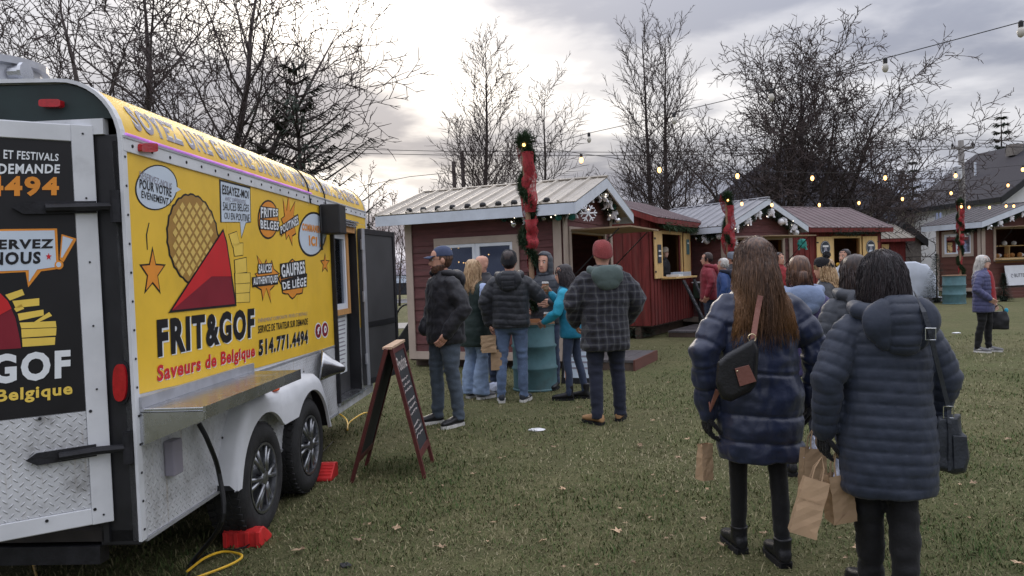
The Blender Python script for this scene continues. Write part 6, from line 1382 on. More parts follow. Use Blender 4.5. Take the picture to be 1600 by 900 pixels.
def remesh(mb, vox, sm=4):
    me = mb.mesh('tmp'); ob = bpy.data.objects.new('tmp', me); TS.collection.objects.link(ob)
    bm = bmesh.new(); bm.from_mesh(me); bmesh.ops.recalc_face_normals(bm, faces=bm.faces); bm.to_mesh(me); bm.free()
    r = ob.modifiers.new('r', 'REMESH'); r.mode = 'VOXEL'; r.voxel_size = vox
    if sm: s = ob.modifiers.new('s', 'SMOOTH'); s.factor = .5; s.iterations = sm
    TS.view_layers[0].update(); dg = TS.view_layers[0].depsgraph; out = bpy.data.meshes.new_from_object(ob.evaluated_get(dg)); bpy.data.objects.remove(ob); bpy.data.meshes.remove(me); return out
def vcoords(me):
    a = np.empty(len(me.vertices)*3); me.vertices.foreach_get('co', a); n = np.empty(len(me.vertices)*3); me.vertices.foreach_get('normal', n); return a.reshape(-1, 3), n.reshape(-1, 3)
def setco(me, a): me.vertices.foreach_set('co', a.ravel()); me.polygons.foreach_set('use_smooth', [True]*len(me.polygons)); me.update()
def sring(cx, cy, z, rx, ry, n=20, e=2.3, tilt=0.):
    out = []
    for j in range(n):
        a = 2*math.pi*j/n; c, s = math.cos(a), math.sin(a); out.append((cx+rx*math.copysign(abs(c)**(2/e), c), cy+ry*math.copysign(abs(s)**(2/e), s), z+tilt*s))
    return out
def arm_d(P, pts, rad):
    """for each point: distance to a limb line over its radius there, and length along it"""
    best = np.full(len(P), 9e9); par = np.zeros(len(P)); acc = 0.
    for a, b, ra, rb in zip(pts, pts[1:], rad, rad[1:]):
        a, b = np.array(a), np.array(b); d = b-a; L = np.linalg.norm(d); t_ = np.clip(((P-a) @ d)/(L*L), 0, 1); q = a+t_[:, None]*d; ds = np.linalg.norm(P-q, axis=1)/(ra+(rb-ra)*t_)
        m_ = ds < best; best[m_] = ds[m_]; par[m_] = (acc+t_*L)[m_]; acc += L
    return best, par
def quilt(s, w_, A): f = np.abs(np.sin(np.pi*(s/w_))); return A*(f**.32-.85)
def wrinkle(P, amp, fr, seed=0., st=(1, 1, 1)): return amp*pnoise(P*np.array(st)*fr+np.array([seed+100, 100, 100]))
def hand(mb, wrist, dirv, nrm, side, curl=.5, s=1.):
    """palm, four unequal fingers with three bends, and a thumb off the side of the palm"""
    w_ = V(wrist); d = V(dirv).normalized(); n = V(nrm); n = (n-d*n.dot(d)).normalized(); t_ = d.cross(n)*side
    for k in range(4):
        o = (-.031+.0205*k)*s; mb.tube([w_+t_*o*.6-d*.01, w_+d*.05*s+t_*o, w_+d*.088*s+t_*o*1.05], [.014*s, .0135*s, .011*s], 8)
    L = (.062, .074, .080, .070)
    for k in range(4):
        p = w_+d*.085*s+t_*(-.033+.022*k)*s; pts = [p]; dd = d
        for j, f in enumerate((.45, .32, .25)):
            a = curl*(.65+.55*j); dv = (d*math.cos(a)+n*math.sin(a)); p = p+dv*L[k]*f*s*1.05; pts.append(p)
        mb.tube(pts, [.0098*s, .0092*s, .0084*s, .0066*s], 8, roundcap=True)
    p = w_+d*.022*s+t_*.034*s; a = (d*.65+t_*.62+n*.35).normalized(); b = (d*.85+t_*.1+n*.55).normalized()
    mb.tube([p-a*.02*s, p+a*.032*s, p+a*.032*s+b*.030*s, p+a*.032*s+b*.052*s], [.014*s, .0115*s, .010*s, .007*s], 8, roundcap=True)
def shoe(par, c, yaw, s, kind, mat, sole, pitch=0., lift=0., vox=.008):
    mx_ = MX.Translation((c[0], c[1], lift)) @ MX.Rotation(yaw, 4, 'Z') @ MX.Translation((0, .16*s, 0)) @ MX.Rotation(pitch, 4, 'X') @ MX.Translation((0, -.16*s, 0))
    prof = [(-.085, .026, .05), (-.07, .036, .085), (-.02, .038, .092), (.04, .041, .078), (.10, .046, .062), (.15, .042, .052), (.185, .028, .042), (.198, .012, .032)]
    rows = []
    for y, hw, h in prof:
        if kind == 'boot': h = h+.0
        rows.append([mx_ @ V((hw*s*math.copysign(abs(math.cos(a))**.75, math.cos(a)), y*s, .022*s+(h*s)*.5+(h*s)*.5*math.sin(a))) for a in [2*math.pi*j/14 for j in range(14)]])
    mb = MB(); mb.rings(rows)
    if kind in ('boot', 'ankle'): mb.tube([mx_ @ V((0, -.03*s, .06*s)), mx_ @ V((0, -.035*s, .13*s)), mx_ @ V((0, -.035*s, (.20 if kind == 'boot' else .15)*s))], [.044*s, .046*s, .050*s], 14)
    me = remesh(mb, vox, 2); me.polygons.foreach_set('use_smooth', [True]*len(me.polygons)); so_ = meshobj('shoe', me, mat, par)
    q = [(y, hw) for y, hw, _ in prof]; loop = [(hw*1.06, y) for y, hw in q]+[(-hw*1.06, y) for y, hw in reversed(q)]
    mb = MB(); mb.prism([mx_ @ V((x*s, y*s, 0)) for x, y in loop], [mx_ @ V((x*s, y*s, .028*s)) for x, y in loop]); 
    if kind in ('ankle',): mb.box(-.03*s, .03*s, -.085*s, -.01*s, -.0, .03*s, mx_)
    mb.build('sole', sole, so_)
    if kind == 'sneaker': mb = MB(); mb.add([mx_ @ V((sg*.0445*s, y*s, z*s)) for sg in (1,) for y, z in ((-.03, .05), (.05, .045), (.06, .055), (-.02, .075))], [(0, 1, 2, 3)]); mb.build('side_flash', 'sole_white', so_)
    return so_
def strands(par, name, mat, roots, length, rg, C, rad, r=.0035, seg=11, wave=.012, back=None, spread=0., curl=0., sides=3, fall=1., part=True, z_min=None):
    """hair as single locks combed from the scalp and falling"""
    mb = MB()
    for _ in range(roots):
        u = rg.uniform(-1, 1); a = rg.uniform(0, 2*math.pi); zz_ = rg.uniform(-.25, 1.)
        st_ = math.sqrt(max(0, 1-min(1, zz_)**2)); p = V((st_*math.cos(a), st_*math.sin(a), zz_))
        if p.y > .45 and zz_ < .62: continue
        p = V((p.x*rad[0], p.y*rad[1], p.z*rad[2])); L = length*rg.uniform(.62, 1.12)*(1-.10*abs(p.x)/rad[0]); ph = rg.uniform(0, 6.28); ph2 = rg.uniform(0, 6.28); fr = rg.uniform(.8, 1.3)
        sidev = (1 if p.x > 0 else -1)
        d = V((p.x*1.1, p.y*.4-.25 if p.y < .3*rad[1] else -.1, -.2)).normalized(); pts = [C+p]; q = p.copy(); k_ = 1+rg.uniform(0, .10)
        for i in range(seg):
            f = (i+1)/seg; d = (d*.62+V((p.x/rad[0]*spread*.3*f, 0, -fall))*.38).normalized(); q = q+d*(L/seg)
            e = math.sqrt((q.x/(rad[0]*k_))**2+(q.y/(rad[1]*k_))**2+(q.z/(rad[2]*k_))**2)
            if e < 1 and q.z > -rad[2]*.9: q = q/e
            if q.z < 0 and q.y > .02 and abs(q.x) < rad[0]*.95: q.y = min(q.y, .02+.0)
            if back is not None and q.z < -rad[2]*.7:
                by = back(C.z+q.z, abs(q.x)); q.y = min(q.y, by-C.y-.004*k_) if q.y < .06 else q.y
            w_ = wave*f; pts.append(C+q+V((math.sin(ph+f*9*fr)*w_, math.cos(ph2+f*8*fr)*w_*.7, 0)))
        mb.tube(pts, [r*.8]+[r*(1-.65*((i+1)/seg)**2) for i in range(seg)], sides)
    o = mb.build(name, mat, par, smooth=True); return o
def P_(side, x, y, z): return (side*x, y, z)
def person(label, loc, rz, H=1.72, fvox=0, w=1.0, jacket='jacket_black', hem=.80, style='plain', trousers='jeans_dark', legw=1.0, flare=0., shoes=('sneaker', 'jacket_black', 'sole_white'), feet=((-.10, 0, .1), (.10, 0, -.1)), arms=None, head=(0, 0), hair=None, hairmat_='hair_dark', hat=None, hood=None, hoodmat=None,
           vox=.011, skin='skin', gloves=(None, None), lean=0., sleeve=None, q=.06, qa=.008, face=True, group=None, glasses=False, beard=False, wr=.008, lift=(0, 0), bare=(1, 1), zlift=0., collar=True, extra=None, sl_r=1.0, cat='person', arml=1.0, puff=1.0):
    s = H/1.72; rg = random.Random(label); t = thing('person', label, cat, (loc[0], loc[1], zlift), rz, group)
    X = lambda x, y, z: V((x*s, y*s+lean*max(0, z-.9)*s, z*s))
    shx = .178*(.5+.5*w)
    arms = arms or {}; A = {}
    for sd_, key in ((-1, 'L'), (1, 'R')):
        e, h_ = arms.get(key, ((.26, -.03, 1.14), (.27, .06, .90))); A[key] = (X(sd_*(shx-.012), 0, 1.362), X(sd_*e[0], e[1], e[2]), X(sd_*h_[0], h_[1], h_[2]))
    hipx = .088*(.6+.4*w); Lg = {}
    for sd_, key, (fx, fy, fyaw), lf in ((-1, 'L', feet[0], lift[0]), (1, 'R', feet[1], lift[1])):
        hp_ = X(sd_*hipx, 0, .93); ak = V((fx*s, fy*s-.03*s, .085*s+lf*.6)); kn = (hp_+ak)/2+V((sd_*.004, .03+.25*lf, .02*s)); Lg[key] = (hp_, kn, ak)
    HC = X(0, .015, 1.597)
    hm = MX.Translation(HC) @ MX.Rotation(head[0], 4, 'Z') @ MX.Rotation(head[1], 4, 'X')
    # body: one continuous surface
    b = MB()
    b.rings([sring(0, lean*max(0, z-.9)*s, z*s, rx*s, ry*s, 16) for z, rx, ry in ((.84, .11, .09), (.95, .135, .10), (1.08, .12, .085), (1.25, .14, .095), (1.38, .14, .08), (1.44, .08, .06), (1.48, .05, .05))])
    b.tube([X(0, -.01, 1.42), X(0, .0, 1.49), HC+V((0, -.005, -.05*s))], [.056*s, .052*s, .055*s], 12)
    for k in 'LR':
        b.tube(A[k], [.045*s, .036*s, .026*s], 10, roundcap=True); b.tube(Lg[k], [.075*s, .05*s, .036*s], 10, roundcap=True); b.tube([Lg[k][2], Lg[k][2]+V((0, .10*s, -.03*s))], [.034*s, .026*s], 8, roundcap=True)
    hr = [(-.118, .055, .020, .020), (-.105, .050, .042, .042), (-.075, .030, .056, .068), (-.035, .012, .067, .088), (.015, .0, .074, .097), (.06, -.004, .076, .098), (.09, -.006, .067, .086), (.110, -.006, .046, .060), (.120, -.006, .016, .022)]
    b.rings([[hm @ V((p[0]*s, p[1]*s, p[2]*s)) for p in sring(0, cy, z, rx, ry, 18, 2.15)] for z, cy, rx, ry in hr])
    if face:
        b.tube([hm @ (V(p)*s) for p in ((0, .090, .022), (0, .106, -.012), (0, .112, -.030))], [.009*s, .012*s, .015*s], 8, roundcap=True)
        b.ball((0, 0, 0), .052*s, .016*s, .012*s, mx=hm @ MX.Translation((0, .082*s, .034*s))); b.ball((0, 0, 0), .026*s, .014*s, .010*s, mx=hm @ MX.Translation((0, .088*s, -.064*s))); b.ball((0, 0, 0), .026*s, .02*s, .02*s, mx=hm @ MX.Translation((0, .072*s, -.098*s)))
    for sd_ in (-1, 1): b.ball((0, 0, 0), .011*s, .022*s, .032*s, mx=hm @ MX.Translation((sd_*.077*s, -.005*s, -.005*s)))
    me = remesh(b, fvox or .0145, 3); a_, n_ = vcoords(me); setco(me, a_)
    hb = MB()
    for sd_, key, gl_ in ((-1, 'L', gloves[0]), (1, 'R', gloves[1])):
        if bare[0 if sd_ < 0 else 1]:
            d = (A[key][2]-A[key][1]).normalized(); hn = V((-sd_, .15, 0)); tgt = MB() if gl_ else hb
            hand(tgt, A[key][2]-d*.005, d, hn, -sd_, .75 if gl_ else .55, s*(1.12 if gl_ else 1.))
            if gl_:
                tgt.tube([A[key][2]-d*.06*s, A[key][2]+d*.02*s], [.036*s, .034*s], 12); g2 = tgt.build('glove', gl_, t, smooth=True)
    if hb.v:
        bm = bmesh.new(); bm.from_mesh(me); tmp = hb.mesh('h'); tmp.polygons.foreach_set('use_smooth', [True]*len(tmp.polygons)); bm.from_mesh(tmp); bm.to_mesh(me); bm.free(); bpy.data.meshes.remove(tmp)
    body = meshobj('body', me, skin, t)
    if face:
        for sd_ in (-1, 1):
            eo = MB().ball((0, 0, 0), .0125*s, n=10, m=8, mx=hm @ MX.Translation((sd_*.031*s, .082*s, .012*s))).build('eye', 'eye_white', t, smooth=True); MB().ball((0, 0, 0), .007*s, .004*s, .007*s, mx=hm @ MX.Translation((sd_*.032*s, .0935*s, .012*s))).build('iris', 'eye_dark', eo, smooth=True)
            MB().tube([hm @ (V(p)*s) for p in ((sd_*.014, .097, .033), (sd_*.032, .096, .040), (sd_*.050, .084, .034))], .0042*s, 6).build('eyebrow', hairmat_, t)
        MB().tube([hm @ (V(p)*s) for p in ((-.024, .096, -.062), (0, .105, -.061), (.024, .096, -.062))], .0045*s, 6).build('lips', 'lip', t)
    # trousers
    tr = MB(); tr.rings([sring(0, lean*max(0, z-.9)*s, z*s, rx*w*s, ry*(.7+.3*w)*s, 18) for z, rx, ry in ((.80, .10, .085), (.86, .165, .115), (.94, .168, .12), (1.02, .155, .11), (1.08, .148, .105))])
    for k in 'LR':
        h0, kn, ak = Lg[k]; r0, r1, r2 = .098*legw*(.6+.4*w), .064*legw, (.050+flare)*legw; end = ak+V((0, 0, -.03*s))
        tr.tube([h0+V((0, 0, .02)), h0.lerp(kn, .5), kn, kn.lerp(ak, .45)+V((0, -.012*s, 0)), end], [r0*s, (r0+r1)*.52*s, r1*s, (r1*.5+r2*.5)*1.04*s, r2*s], 14)
    me = remesh(tr, vox*1.3, 4); a_, n_ = vcoords(me)
    kz = Lg['L'][1].z; bunch = np.exp(-((a_[:, 2]-.14*s)/.09)**2)+.7*np.exp(-((a_[:, 2]-kz)/.10)**2)+.5*np.exp(-((a_[:, 2]-.84*s)/.10)**2)
    setco(me, a_+n_*(wrinkle(a_, 1., 9., 3., (1, 1, 2.4))*(.006+.014*bunch)*(1. if legw > .9 else .35))[:, None]); meshobj('trousers', me, trousers, t)
    for key, (fx, fy, fyaw), lf in (('L', feet[0], lift[0]), ('R', feet[1], lift[1])): shoe(t, (fx*s, fy*s), fyaw, s, shoes[0], shoes[1], shoes[2], -1.6*lf if lf else 0., lf*.0, .007 if vox < .009 else (.009 if vox < .0105 else .013))
    # jacket
    prof = [(hem, .195, .150), (hem+.03, .208, .160), (.5*hem+.5*1.05, .206, .156), (1.05, .196, .150), (1.18, .206, .154), (1.30, .208, .150), (1.385, .190, .128), (1.435, .135, .105), (1.465, .090, .085), (1.50 if collar else 1.475, .082, .082)]
    if hem < .7: prof = [(hem, .205, .165), (hem+.03, .220, .176), (hem+.18, .226, .178), (.92, .220, .170), (1.05, .204, .158), (1.18, .208, .156), (1.30, .208, .152), (1.385, .190, .128), (1.435, .135, .105), (1.465, .092, .088), (1.50, .084, .086)]
    jm = MB(); pz = [p[0] for p in prof]; prx = [p[1]*w*puff for p in prof]; pry = [p[2]*(.65+.35*w)*puff for p in prof]
    jm.rings([sring(0, (lean*max(0, z-.9)-.005)*s, z*s, rx*s, ry*s, 24, 2.35) for z, rx, ry in zip(pz, prx, pry)])
    srad = [r_*s*sl_r*(.6+.4*w) for r_ in (.074, .079, .070, .062, .052)]
    def sl_pts(k):
        a0, e0, h0 = A[k]; d = (h0-e0); return [a0+V((0, 0, -.005)), a0.lerp(e0, .5), e0, e0.lerp(h0, .5), h0-d.normalized()*.012]
    sm = MB() if sleeve else jm
    for k in 'LR': sm.tube(sl_pts(k), srad, 14, roundcap=True)
    def dress(me, isleeve):
        a_, n_ = vcoords(me); da = []
        for k in 'LR': da.append(arm_d(a_, [np.array(p) for p in sl_pts(k)], srad))
        rx = np.interp(a_[:, 2]/s, pz, prx)*s; ry = np.interp(a_[:, 2]/s, pz, pry)*s
        dt_ = np.sqrt((a_[:, 0]/rx)**2+((a_[:, 1]-lean*np.maximum(0, a_[:, 2]/s-.9)*s)/ry)**2)
        on = np.minimum(da[0][0], da[1][0]) < dt_*.97; par = np.where(da[0][0] < da[1][0], da[0][1], da[1][1])
        bent = np.exp(-((par-.30*s)/.07)**2)*on; disp = wrinkle(a_, 1., 7.5, rg.random()*9, (1, 1, 1.6))*wr*(1+1.2*bent)+wrinkle(a_, .5, 19., 5.)*wr
        if style == 'puffer':
            zz_ = a_[:, 2]+.010*np.sin(a_[:, 0]*11)*s; g_ = np.where(on, quilt(par+.02, q*s, qa), quilt(zz_, q*s, qa)); fade = np.clip((dt_*0+1), 0, 1); disp = disp+g_
            loc_ = wrinkle(a_, 1., 30., 2., (1.3, 1.3, .5)); disp = disp+loc_*qa*.35
        elif style == 'yoke':
            for zs in (1.26, 1.02, .80, .66): disp = disp-np.where(on, 0, .010*np.exp(-((a_[:, 2]/s-zs+.012*np.sin(a_[:, 0]*9))/.011)**2))
            for ps in (.10, .22, .34, .46): disp = disp-np.where(on, .008*np.exp(-((par/s-ps)/.012)**2), 0)
            disp = disp+wrinkle(a_, .012, 11., 1., (1, 1, .6))
        he = np.exp(-((a_[:, 2]/s-hem)/.012)**2); disp = disp+np.where(on, 0, .006*he)
        setco(me, a_+n_*disp[:, None])
    me = remesh(jm, vox, 5); dress(me, False); jo = meshobj('jacket', me, jacket, t)
    if sleeve: me = remesh(sm, vox, 4); dress(me, True); meshobj('sleeves', me, sleeve, t)
    if hood == 'down':
        hz = (extra or {}).get('hood_dz', 0.); hs = (extra or {}).get('hood_s', 1.); X0 = X; X = lambda x, y, z: X0(x*(.5+.5*hs), y*(1+hz*1.2), z+hz)
        hmb = MB(); hy = lean*.5*s; hmb.tube([X(-.115, .055, 1.475), X(-.135, -.045, 1.455), X(-.085, -.13, 1.435), X(0, -.15, 1.425), X(.085, -.13, 1.435), X(.135, -.045, 1.455), X(.115, .055, 1.475)], [.03*s, .045*s, .052*s, .055*s, .052*s, .045*s, .03*s], 12, roundcap=True)
        hmb.ball(X(0, -.145, 1.40), .155*s*hs, .062*s*hs, .105*s*hs, 20, 14); hmb.ball(X(0, -.155, 1.34), .095*s*hs*1.2, .05*s*hs, .08*s*hs, 18, 12)
        me = remesh(hmb, vox*.9, 4); a_, n_ = vcoords(me); disp = wrinkle(a_, .010, 10., 4.)
        if style == 'puffer': disp = disp+np.where(np.abs(a_[:, 0]) < .075*s, quilt(a_[:, 2]+.02, q*.9*s, qa), 0)-.008*np.exp(-((np.abs(a_[:, 0])-.075*s)/.008)**2)
        setco(me, a_+n_*disp[:, None]); meshobj('hood', me, hoodmat or jacket, t); X = X0
    if hood == 'up':
        hmb = MB(); hmb.rings([[hm @ V((p[0]*s, p[1]*s, p[2]*s)) for p in sring(0, cy, z, rx, ry, 20, 2.1)] for z, cy, rx, ry in ((-.16, -.01, .10, .10), (-.10, -.02, .112, .112), (.0, -.025, .112, .118), (.07, -.025, .104, .115), (.12, -.025, .082, .095), (.15, -.025, .045, .055), (.158, -.025, .015, .02))])
        me = remesh(hmb, vox, 4); a_, n_ = vcoords(me); inv = np.array(hm.inverted()); loc_ = a_ @ inv[:3, :3].T+inv[:3, 3]
        fr_ = (loc_[:, 1] > .045*s) & (np.abs(loc_[:, 0]) < .075*s) & (np.abs(loc_[:, 2]+.01) < .11*s)
        push = np.where(fr_, -(loc_[:, 1]-.045*s)*1.15, 0); loc_[:, 1] += push; m4 = np.array(hm); a2 = loc_ @ m4[:3, :3].T+m4[:3, 3]; setco(me, a2+n_*(quilt(a_[:, 2], q*s, qa*.7)+wrinkle(a_, .006, 10.))[:, None]*(~fr_)[:, None]); meshobj('hood', me, hoodmat or jacket, t)
    # hair and hats
    rad = (.083*s, .105*s, .124*s)
    def capshell(name, mat, zlo, grow=1.0, front=.5, thick=0.):
        mb = MB(); rows = []
        for i in range(10):
            f = i/9; z = zlo+(.131*grow-zlo)*math.sin(f*math.pi/2); rr = max(.05, 1-(max(0, z)/(.132*grow))**3.2)**.42; rows.append([hm @ V((p[0]*s, p[1]*s, p[2]*s)) for p in sring(0, -.006 if front > .4 else -.02, z, (.081*grow+thick)*rr, (.104*grow+thick)*rr*(1 if front > .4 else .92), 20, 2.1, tilt=(.05*(1-f) if front > .4 else 0))])
        mb.rings(rows); return mb
    if hair in ('short', 'long', 'bob', 'pony'):
        mb = capshell('hair', hairmat_, -.0, 1.03, .3)
        if hair != 'short': mb.ball((0, 0, 0), .082*s, .085*s, .115*s, 16, 12, mx=hm @ MX.Translation((0, -.032*s, -.012*s)))
        else: mb.ball((0, 0, 0), .076*s, .075*s, .085*s, 16, 12, mx=hm @ MX.Translation((0, -.034*s, .0)))
        me = remesh(mb, min(vox, .009), 2); a_, n_ = vcoords(me); setco(me, a_+n_*(wrinkle(a_, .004, 40., 0, (1, 1, .3)))[:, None]); meshobj('hair_cap', me, hairmat_, t)
        hz_ = (extra or {}).get('hood_dz', 0.)
        bk = lambda z, ax: ((-np.interp(z/s, pz, pry)*math.sqrt(max(.05, 1-min(.95, (ax/(np.interp(z/s, pz, prx)*s))**2)))*s+lean*max(0, z/s-.9)*s)*1.06 if not (hood == 'down' and z/s > 1.27 and ax < .17) else -min(.222, .118+max(0, 1.485+hz_-z/s)*1.25)*s+lean*.5*s) if z/s < (1.50+hz_ if hood == 'down' else 1.46) else 99
        near = vox < .009; n = {'short': 300, 'long': 520, 'bob': 420, 'pony': 300}[hair]*(6 if near else 1.6); n = int(n); r_ = .0017 if near else .005
        Ln = {'short': .09, 'long': .46, 'bob': .25, 'pony': .13}[hair]*s; C0 = V((0, 0, 0)); h0 = V((HC.x, HC.y, HC.z))
        vol = (extra or {}).get('vol', 1.); rad = (rad[0]*vol, rad[1]*vol, rad[2]*(.5+.5*vol))
        if hair == 'short': Ln, n = .03*s, (0 if hat else n)
        so_ = strands(t, 'hair', hairmat_, n, Ln if not extra or 'hairlen' not in extra else extra['hairlen'], rg, h0, rad, r_, 9 if near else 8, (.014 if hair == 'long' else .007) if hair in ('long', 'bob') else .006, bk if hair == 'long' or (hair == 'bob' and hood != 'down') else None, (extra or {}).get('spread', .9) if hair == 'long' else .35, sides=3)
        if hair == 'pony':
            mb = MB()
            for k in range(160): 
                o = V((rg.uniform(-1, 1), rg.uniform(-1, 1), 0))*.02; mb.tube([hm @ (V((0, -.10, .02))*s+o*.4), hm @ (V((0, -.135, .0))*s+o*1.2), hm @ (V((0, -.13, -.06))*s+o*1.5), hm @ (V((0, -.115, -.13))*s+o*1.1+V((rg.uniform(-.01, .01), 0, 0)))], [.004, .006, .005, .002], 3)
            mb.build('ponytail', hairmat_, t, smooth=True)
    if beard:
        mb = MB(); mb.rings([[hm @ V((p[0]*s, p[1]*s, p[2]*s)) for p in sring(0, cy, z, rx, ry, 16, 2.1)] for z, cy, rx, ry in ((-.135, .055, .018, .018), (-.12, .05, .045, .048), (-.09, .032, .062, .074), (-.055, .018, .068, .084), (-.04, .012, .066, .080))]); me = remesh(mb, .007, 2); a_, n_ = vcoords(me); setco(me, a_+n_*wrinkle(a_, .005, 60.)[:, None]); meshobj('beard', me, 'beard', t)
    if hat:
        kind, hmat = hat
        if kind in ('beanie', 'toque', 'pompom'):
            mb = capshell('hat', hmat, .005, 1.10, .6, .004); me = remesh(mb, .008, 2); a_, n_ = vcoords(me); setco(me, a_+n_*(wrinkle(a_, .005, 14.)+.002*np.sin(np.arctan2(a_[:, 1]-HC.y, a_[:, 0]-HC.x)*40))[:, None]); meshobj('beanie', me, hmat, t)
            if kind == 'toque': mb = MB(); mb.rings([[hm @ V((p[0]*s, p[1]*s, p[2]*s)) for p in sring(0, -.005, z, rx, rx*1.24, 20, 2.1, .02)] for z, rx in ((.0, .086), (.01, .093), (.05, .093), (.06, .086))]); mb.build('brim', hmat, t, smooth=True)
            if kind == 'pompom': mb = MB(); mb.ball((0, 0, 0), .045*s, n=16, m=12, mx=hm @ MX.Translation((0, -.03*s, .165*s))); mb.v = [tuple(V(p)+V((rg.uniform(-1, 1), rg.uniform(-1, 1), rg.uniform(-1, 1)))*.007) for p in mb.v]; mb.build('pompom', hmat, t)
        if kind == 'cap':
            mb = capshell('cap', hmat, .035, 1.06, .3, .003); me = remesh(mb, .007, 2); setco(me, vcoords(me)[0]); co_ = meshobj('cap', me, hmat, t)
            mb = MB(); rows = []
            for i in range(7):
                f = -1+2*i/6; rows.append([hm @ (V((f*.066, .080-.02*f*f, .048))*s), hm @ (V((f*.064, .125-.035*f*f, .047-.006*f*f))*s), hm @ (V((f*.052, .168-.055*f*f, .038-.012*f*f))*s)])
            mb.grid(rows); vs = [V(p) for p in mb.v]; k = len(vs); mb.add([p-V((0, 0, .006)) for p in vs], [tuple(reversed(f)) for f in mb.f]); mb.build('peak', 'cap_navy', co_, smooth=True)
    if glasses:
        mb = MB()
        for sd_ in (-1, 1):
            mb.tube([hm @ (V((sd_*.032+.021*math.cos(a), .108, .010+.016*math.sin(a)))*s) for a in [2*math.pi*i/12 for i in range(13)]], .0016*s, 5); mb.tube([hm @ (V(p)*s) for p in ((sd_*.053, .106, .014), (sd_*.073, .085, .016), (sd_*.080, .0, .010))], .0018*s, 5)
        mb.tube([hm @ (V(p)*s) for p in ((-.011, .109, .012), (.011, .109, .012))], .0016*s, 5); mb.build('glasses', 'black_plastic', t)
    PEO[label] = dict(t=t, A=A, s=s, hm=hm, X=X); return t
PEO = {}
def W_(label, p): return RM[PEO[label]['t']] @ V(p)
def onp(px, d): p = AT(px, 420, d); return (p.x, p.y)
gx = lambda px, py: (lambda p: (p.x, p.y))(G(px, py))
D_ = lambda side, e, h: {side: (e, h)}
# --- the two women walking away in front
NL = 'woman in a shiny navy puffer coat with long ombre hair walking away'
person(NL, onp(1181, 3.93), R(2), 1.655, 0, 1.0, 'nylon_navy', .56, 'yoke', 'leggings', .80, shoes=('ankle', 'leather_black', 'sole_black'), feet=((-.085, .16, .05), (.075, -.06, -.02)), lift=(0, 0.0), arms={'L': ((.31, -.05, 1.13), (.285, .0, .80)), 'R': ((.31, -.03, 1.12), (.30, .06, .84))}, head=(R(-3), R(-2)), hair='long', hairmat_='hair_ombre', vox=.0075, gloves=('knit_black', 'knit_black'), face=True, wr=.015, sl_r=1.10, extra={'hairlen': .42, 'vol': 1.16, 'spread': .95})
NRt = 'woman in a quilted slate blue coat with dark hair carrying gift bags'
person(NRt, onp(1380, 3.36), R(3), 1.555, 0, 1.02, 'puffer_slate', .565, 'puffer', 'leggings', 1.18, shoes=('ankle', 'leather_black', 'sole_black'), feet=((-.025, .14, .05), (.035, -.06, -.05)), arms={'L': ((.298, -.02, 1.12), (.285, .05, .85)), 'R': ((.280, -.03, 1.11), (.262, .06, .86))}, head=(R(4), R(-6)), hair='bob', hairmat_='hair_black', hood='down', vox=.0075, gloves=('knit_black', 'knit_black'), q=.056, qa=.008, wr=.007, sl_r=1.12, extra={'hairlen': .19, 'vol': 1.2, 'hood_s': 1.22})
# --- the group by the drum
CM = 'bearded man in navy cap, glasses and black jacket standing by the chalkboard'
person(CM, gx(701, 663), R(122), 1.81, .0085, 1.12, 'jacket_black', .80, 'plain', 'jeans_grey', 1.12, shoes=('sneaker', 'leather_black', 'sole_white'), feet=((-.13, -.02, .3), (.13, .08, -.1)), arms={'L': ((.29, -.06, 1.14), (.225, .10, .90)), 'R': ((.28, -.04, 1.14), (.22, .12, .92))}, bare=(1, 0), head=(R(-18), R(-3)), hair='short', hairmat_='beard', hat=('cap', 'cap_navy'), glasses=True, beard=True, wr=.016, vox=.010, hood='down', sl_r=1.12)
BL = 'blonde woman in dark green vest with pale blue sleeves and wide jeans'
person(BL, gx(746, 622), R(-42), 1.70, 0, 1.0, 'vest_green', .66, 'plain', 'jeans_light', 1.12, flare=.045, shoes=('sneaker', 'suede_grey', 'sole_white'), hair='long', hairmat_='hair_blonde', sleeve='sleeve_blue', arms={'L': ((.25, .05, 1.14), (.12, .22, 1.08)), 'R': ((.26, -.02, 1.13), (.16, .22, 1.06))}, extra={'hairlen': .30})
BM = 'bald man facing left behind the blonde woman'
person(BM, onp(754, 10.2), R(140), 1.77, .009, 1.05, 'jacket_black', .85, 'plain', 'jeans_dark', hair=None, skin='skin', hairmat_='beard', beard=False)
PM_ = 'man seen from behind in a black quilted puffer and blue jeans'
person(PM_, gx(803, 628), R(-6), 1.78, 0, 1.06, 'puffer_black', .86, 'puffer', 'jeans_blue', 1.02, shoes=('sneaker', 'leather_slate', 'sole_white'), feet=((-.14, 0, .15), (.12, .03, -.25)), arms={'L': ((.29, -.03, 1.16), (.25, .02, .90)), 'R': ((.33, .04, 1.20), (.22, .26, 1.22))}, hair='short', hairmat_='hair_dark', hat=('beanie', 'knit_black'), q=.068, qa=.010, sl_r=1.15, vox=.010, hood='down')
HM = 'hooded man in dark grey puffer facing the drum from behind'
person(HM, onp(851, 10.0), R(158), 1.76, .009, 1.04, 'puffer_grey', .84, 'puffer', 'jeans_dark', 1.0, shoes=('boot', 'leather_black', 'sole_black'), hood='up', q=.085, qa=.009, arms={'L': ((.28, .02, 1.15), (.14, .26, 1.12)), 'R': ((.29, .0, 1.15), (.18, .24, 1.05))})
TQ = 'dark haired girl in turquoise jacket holding a coffee cup at the drum'
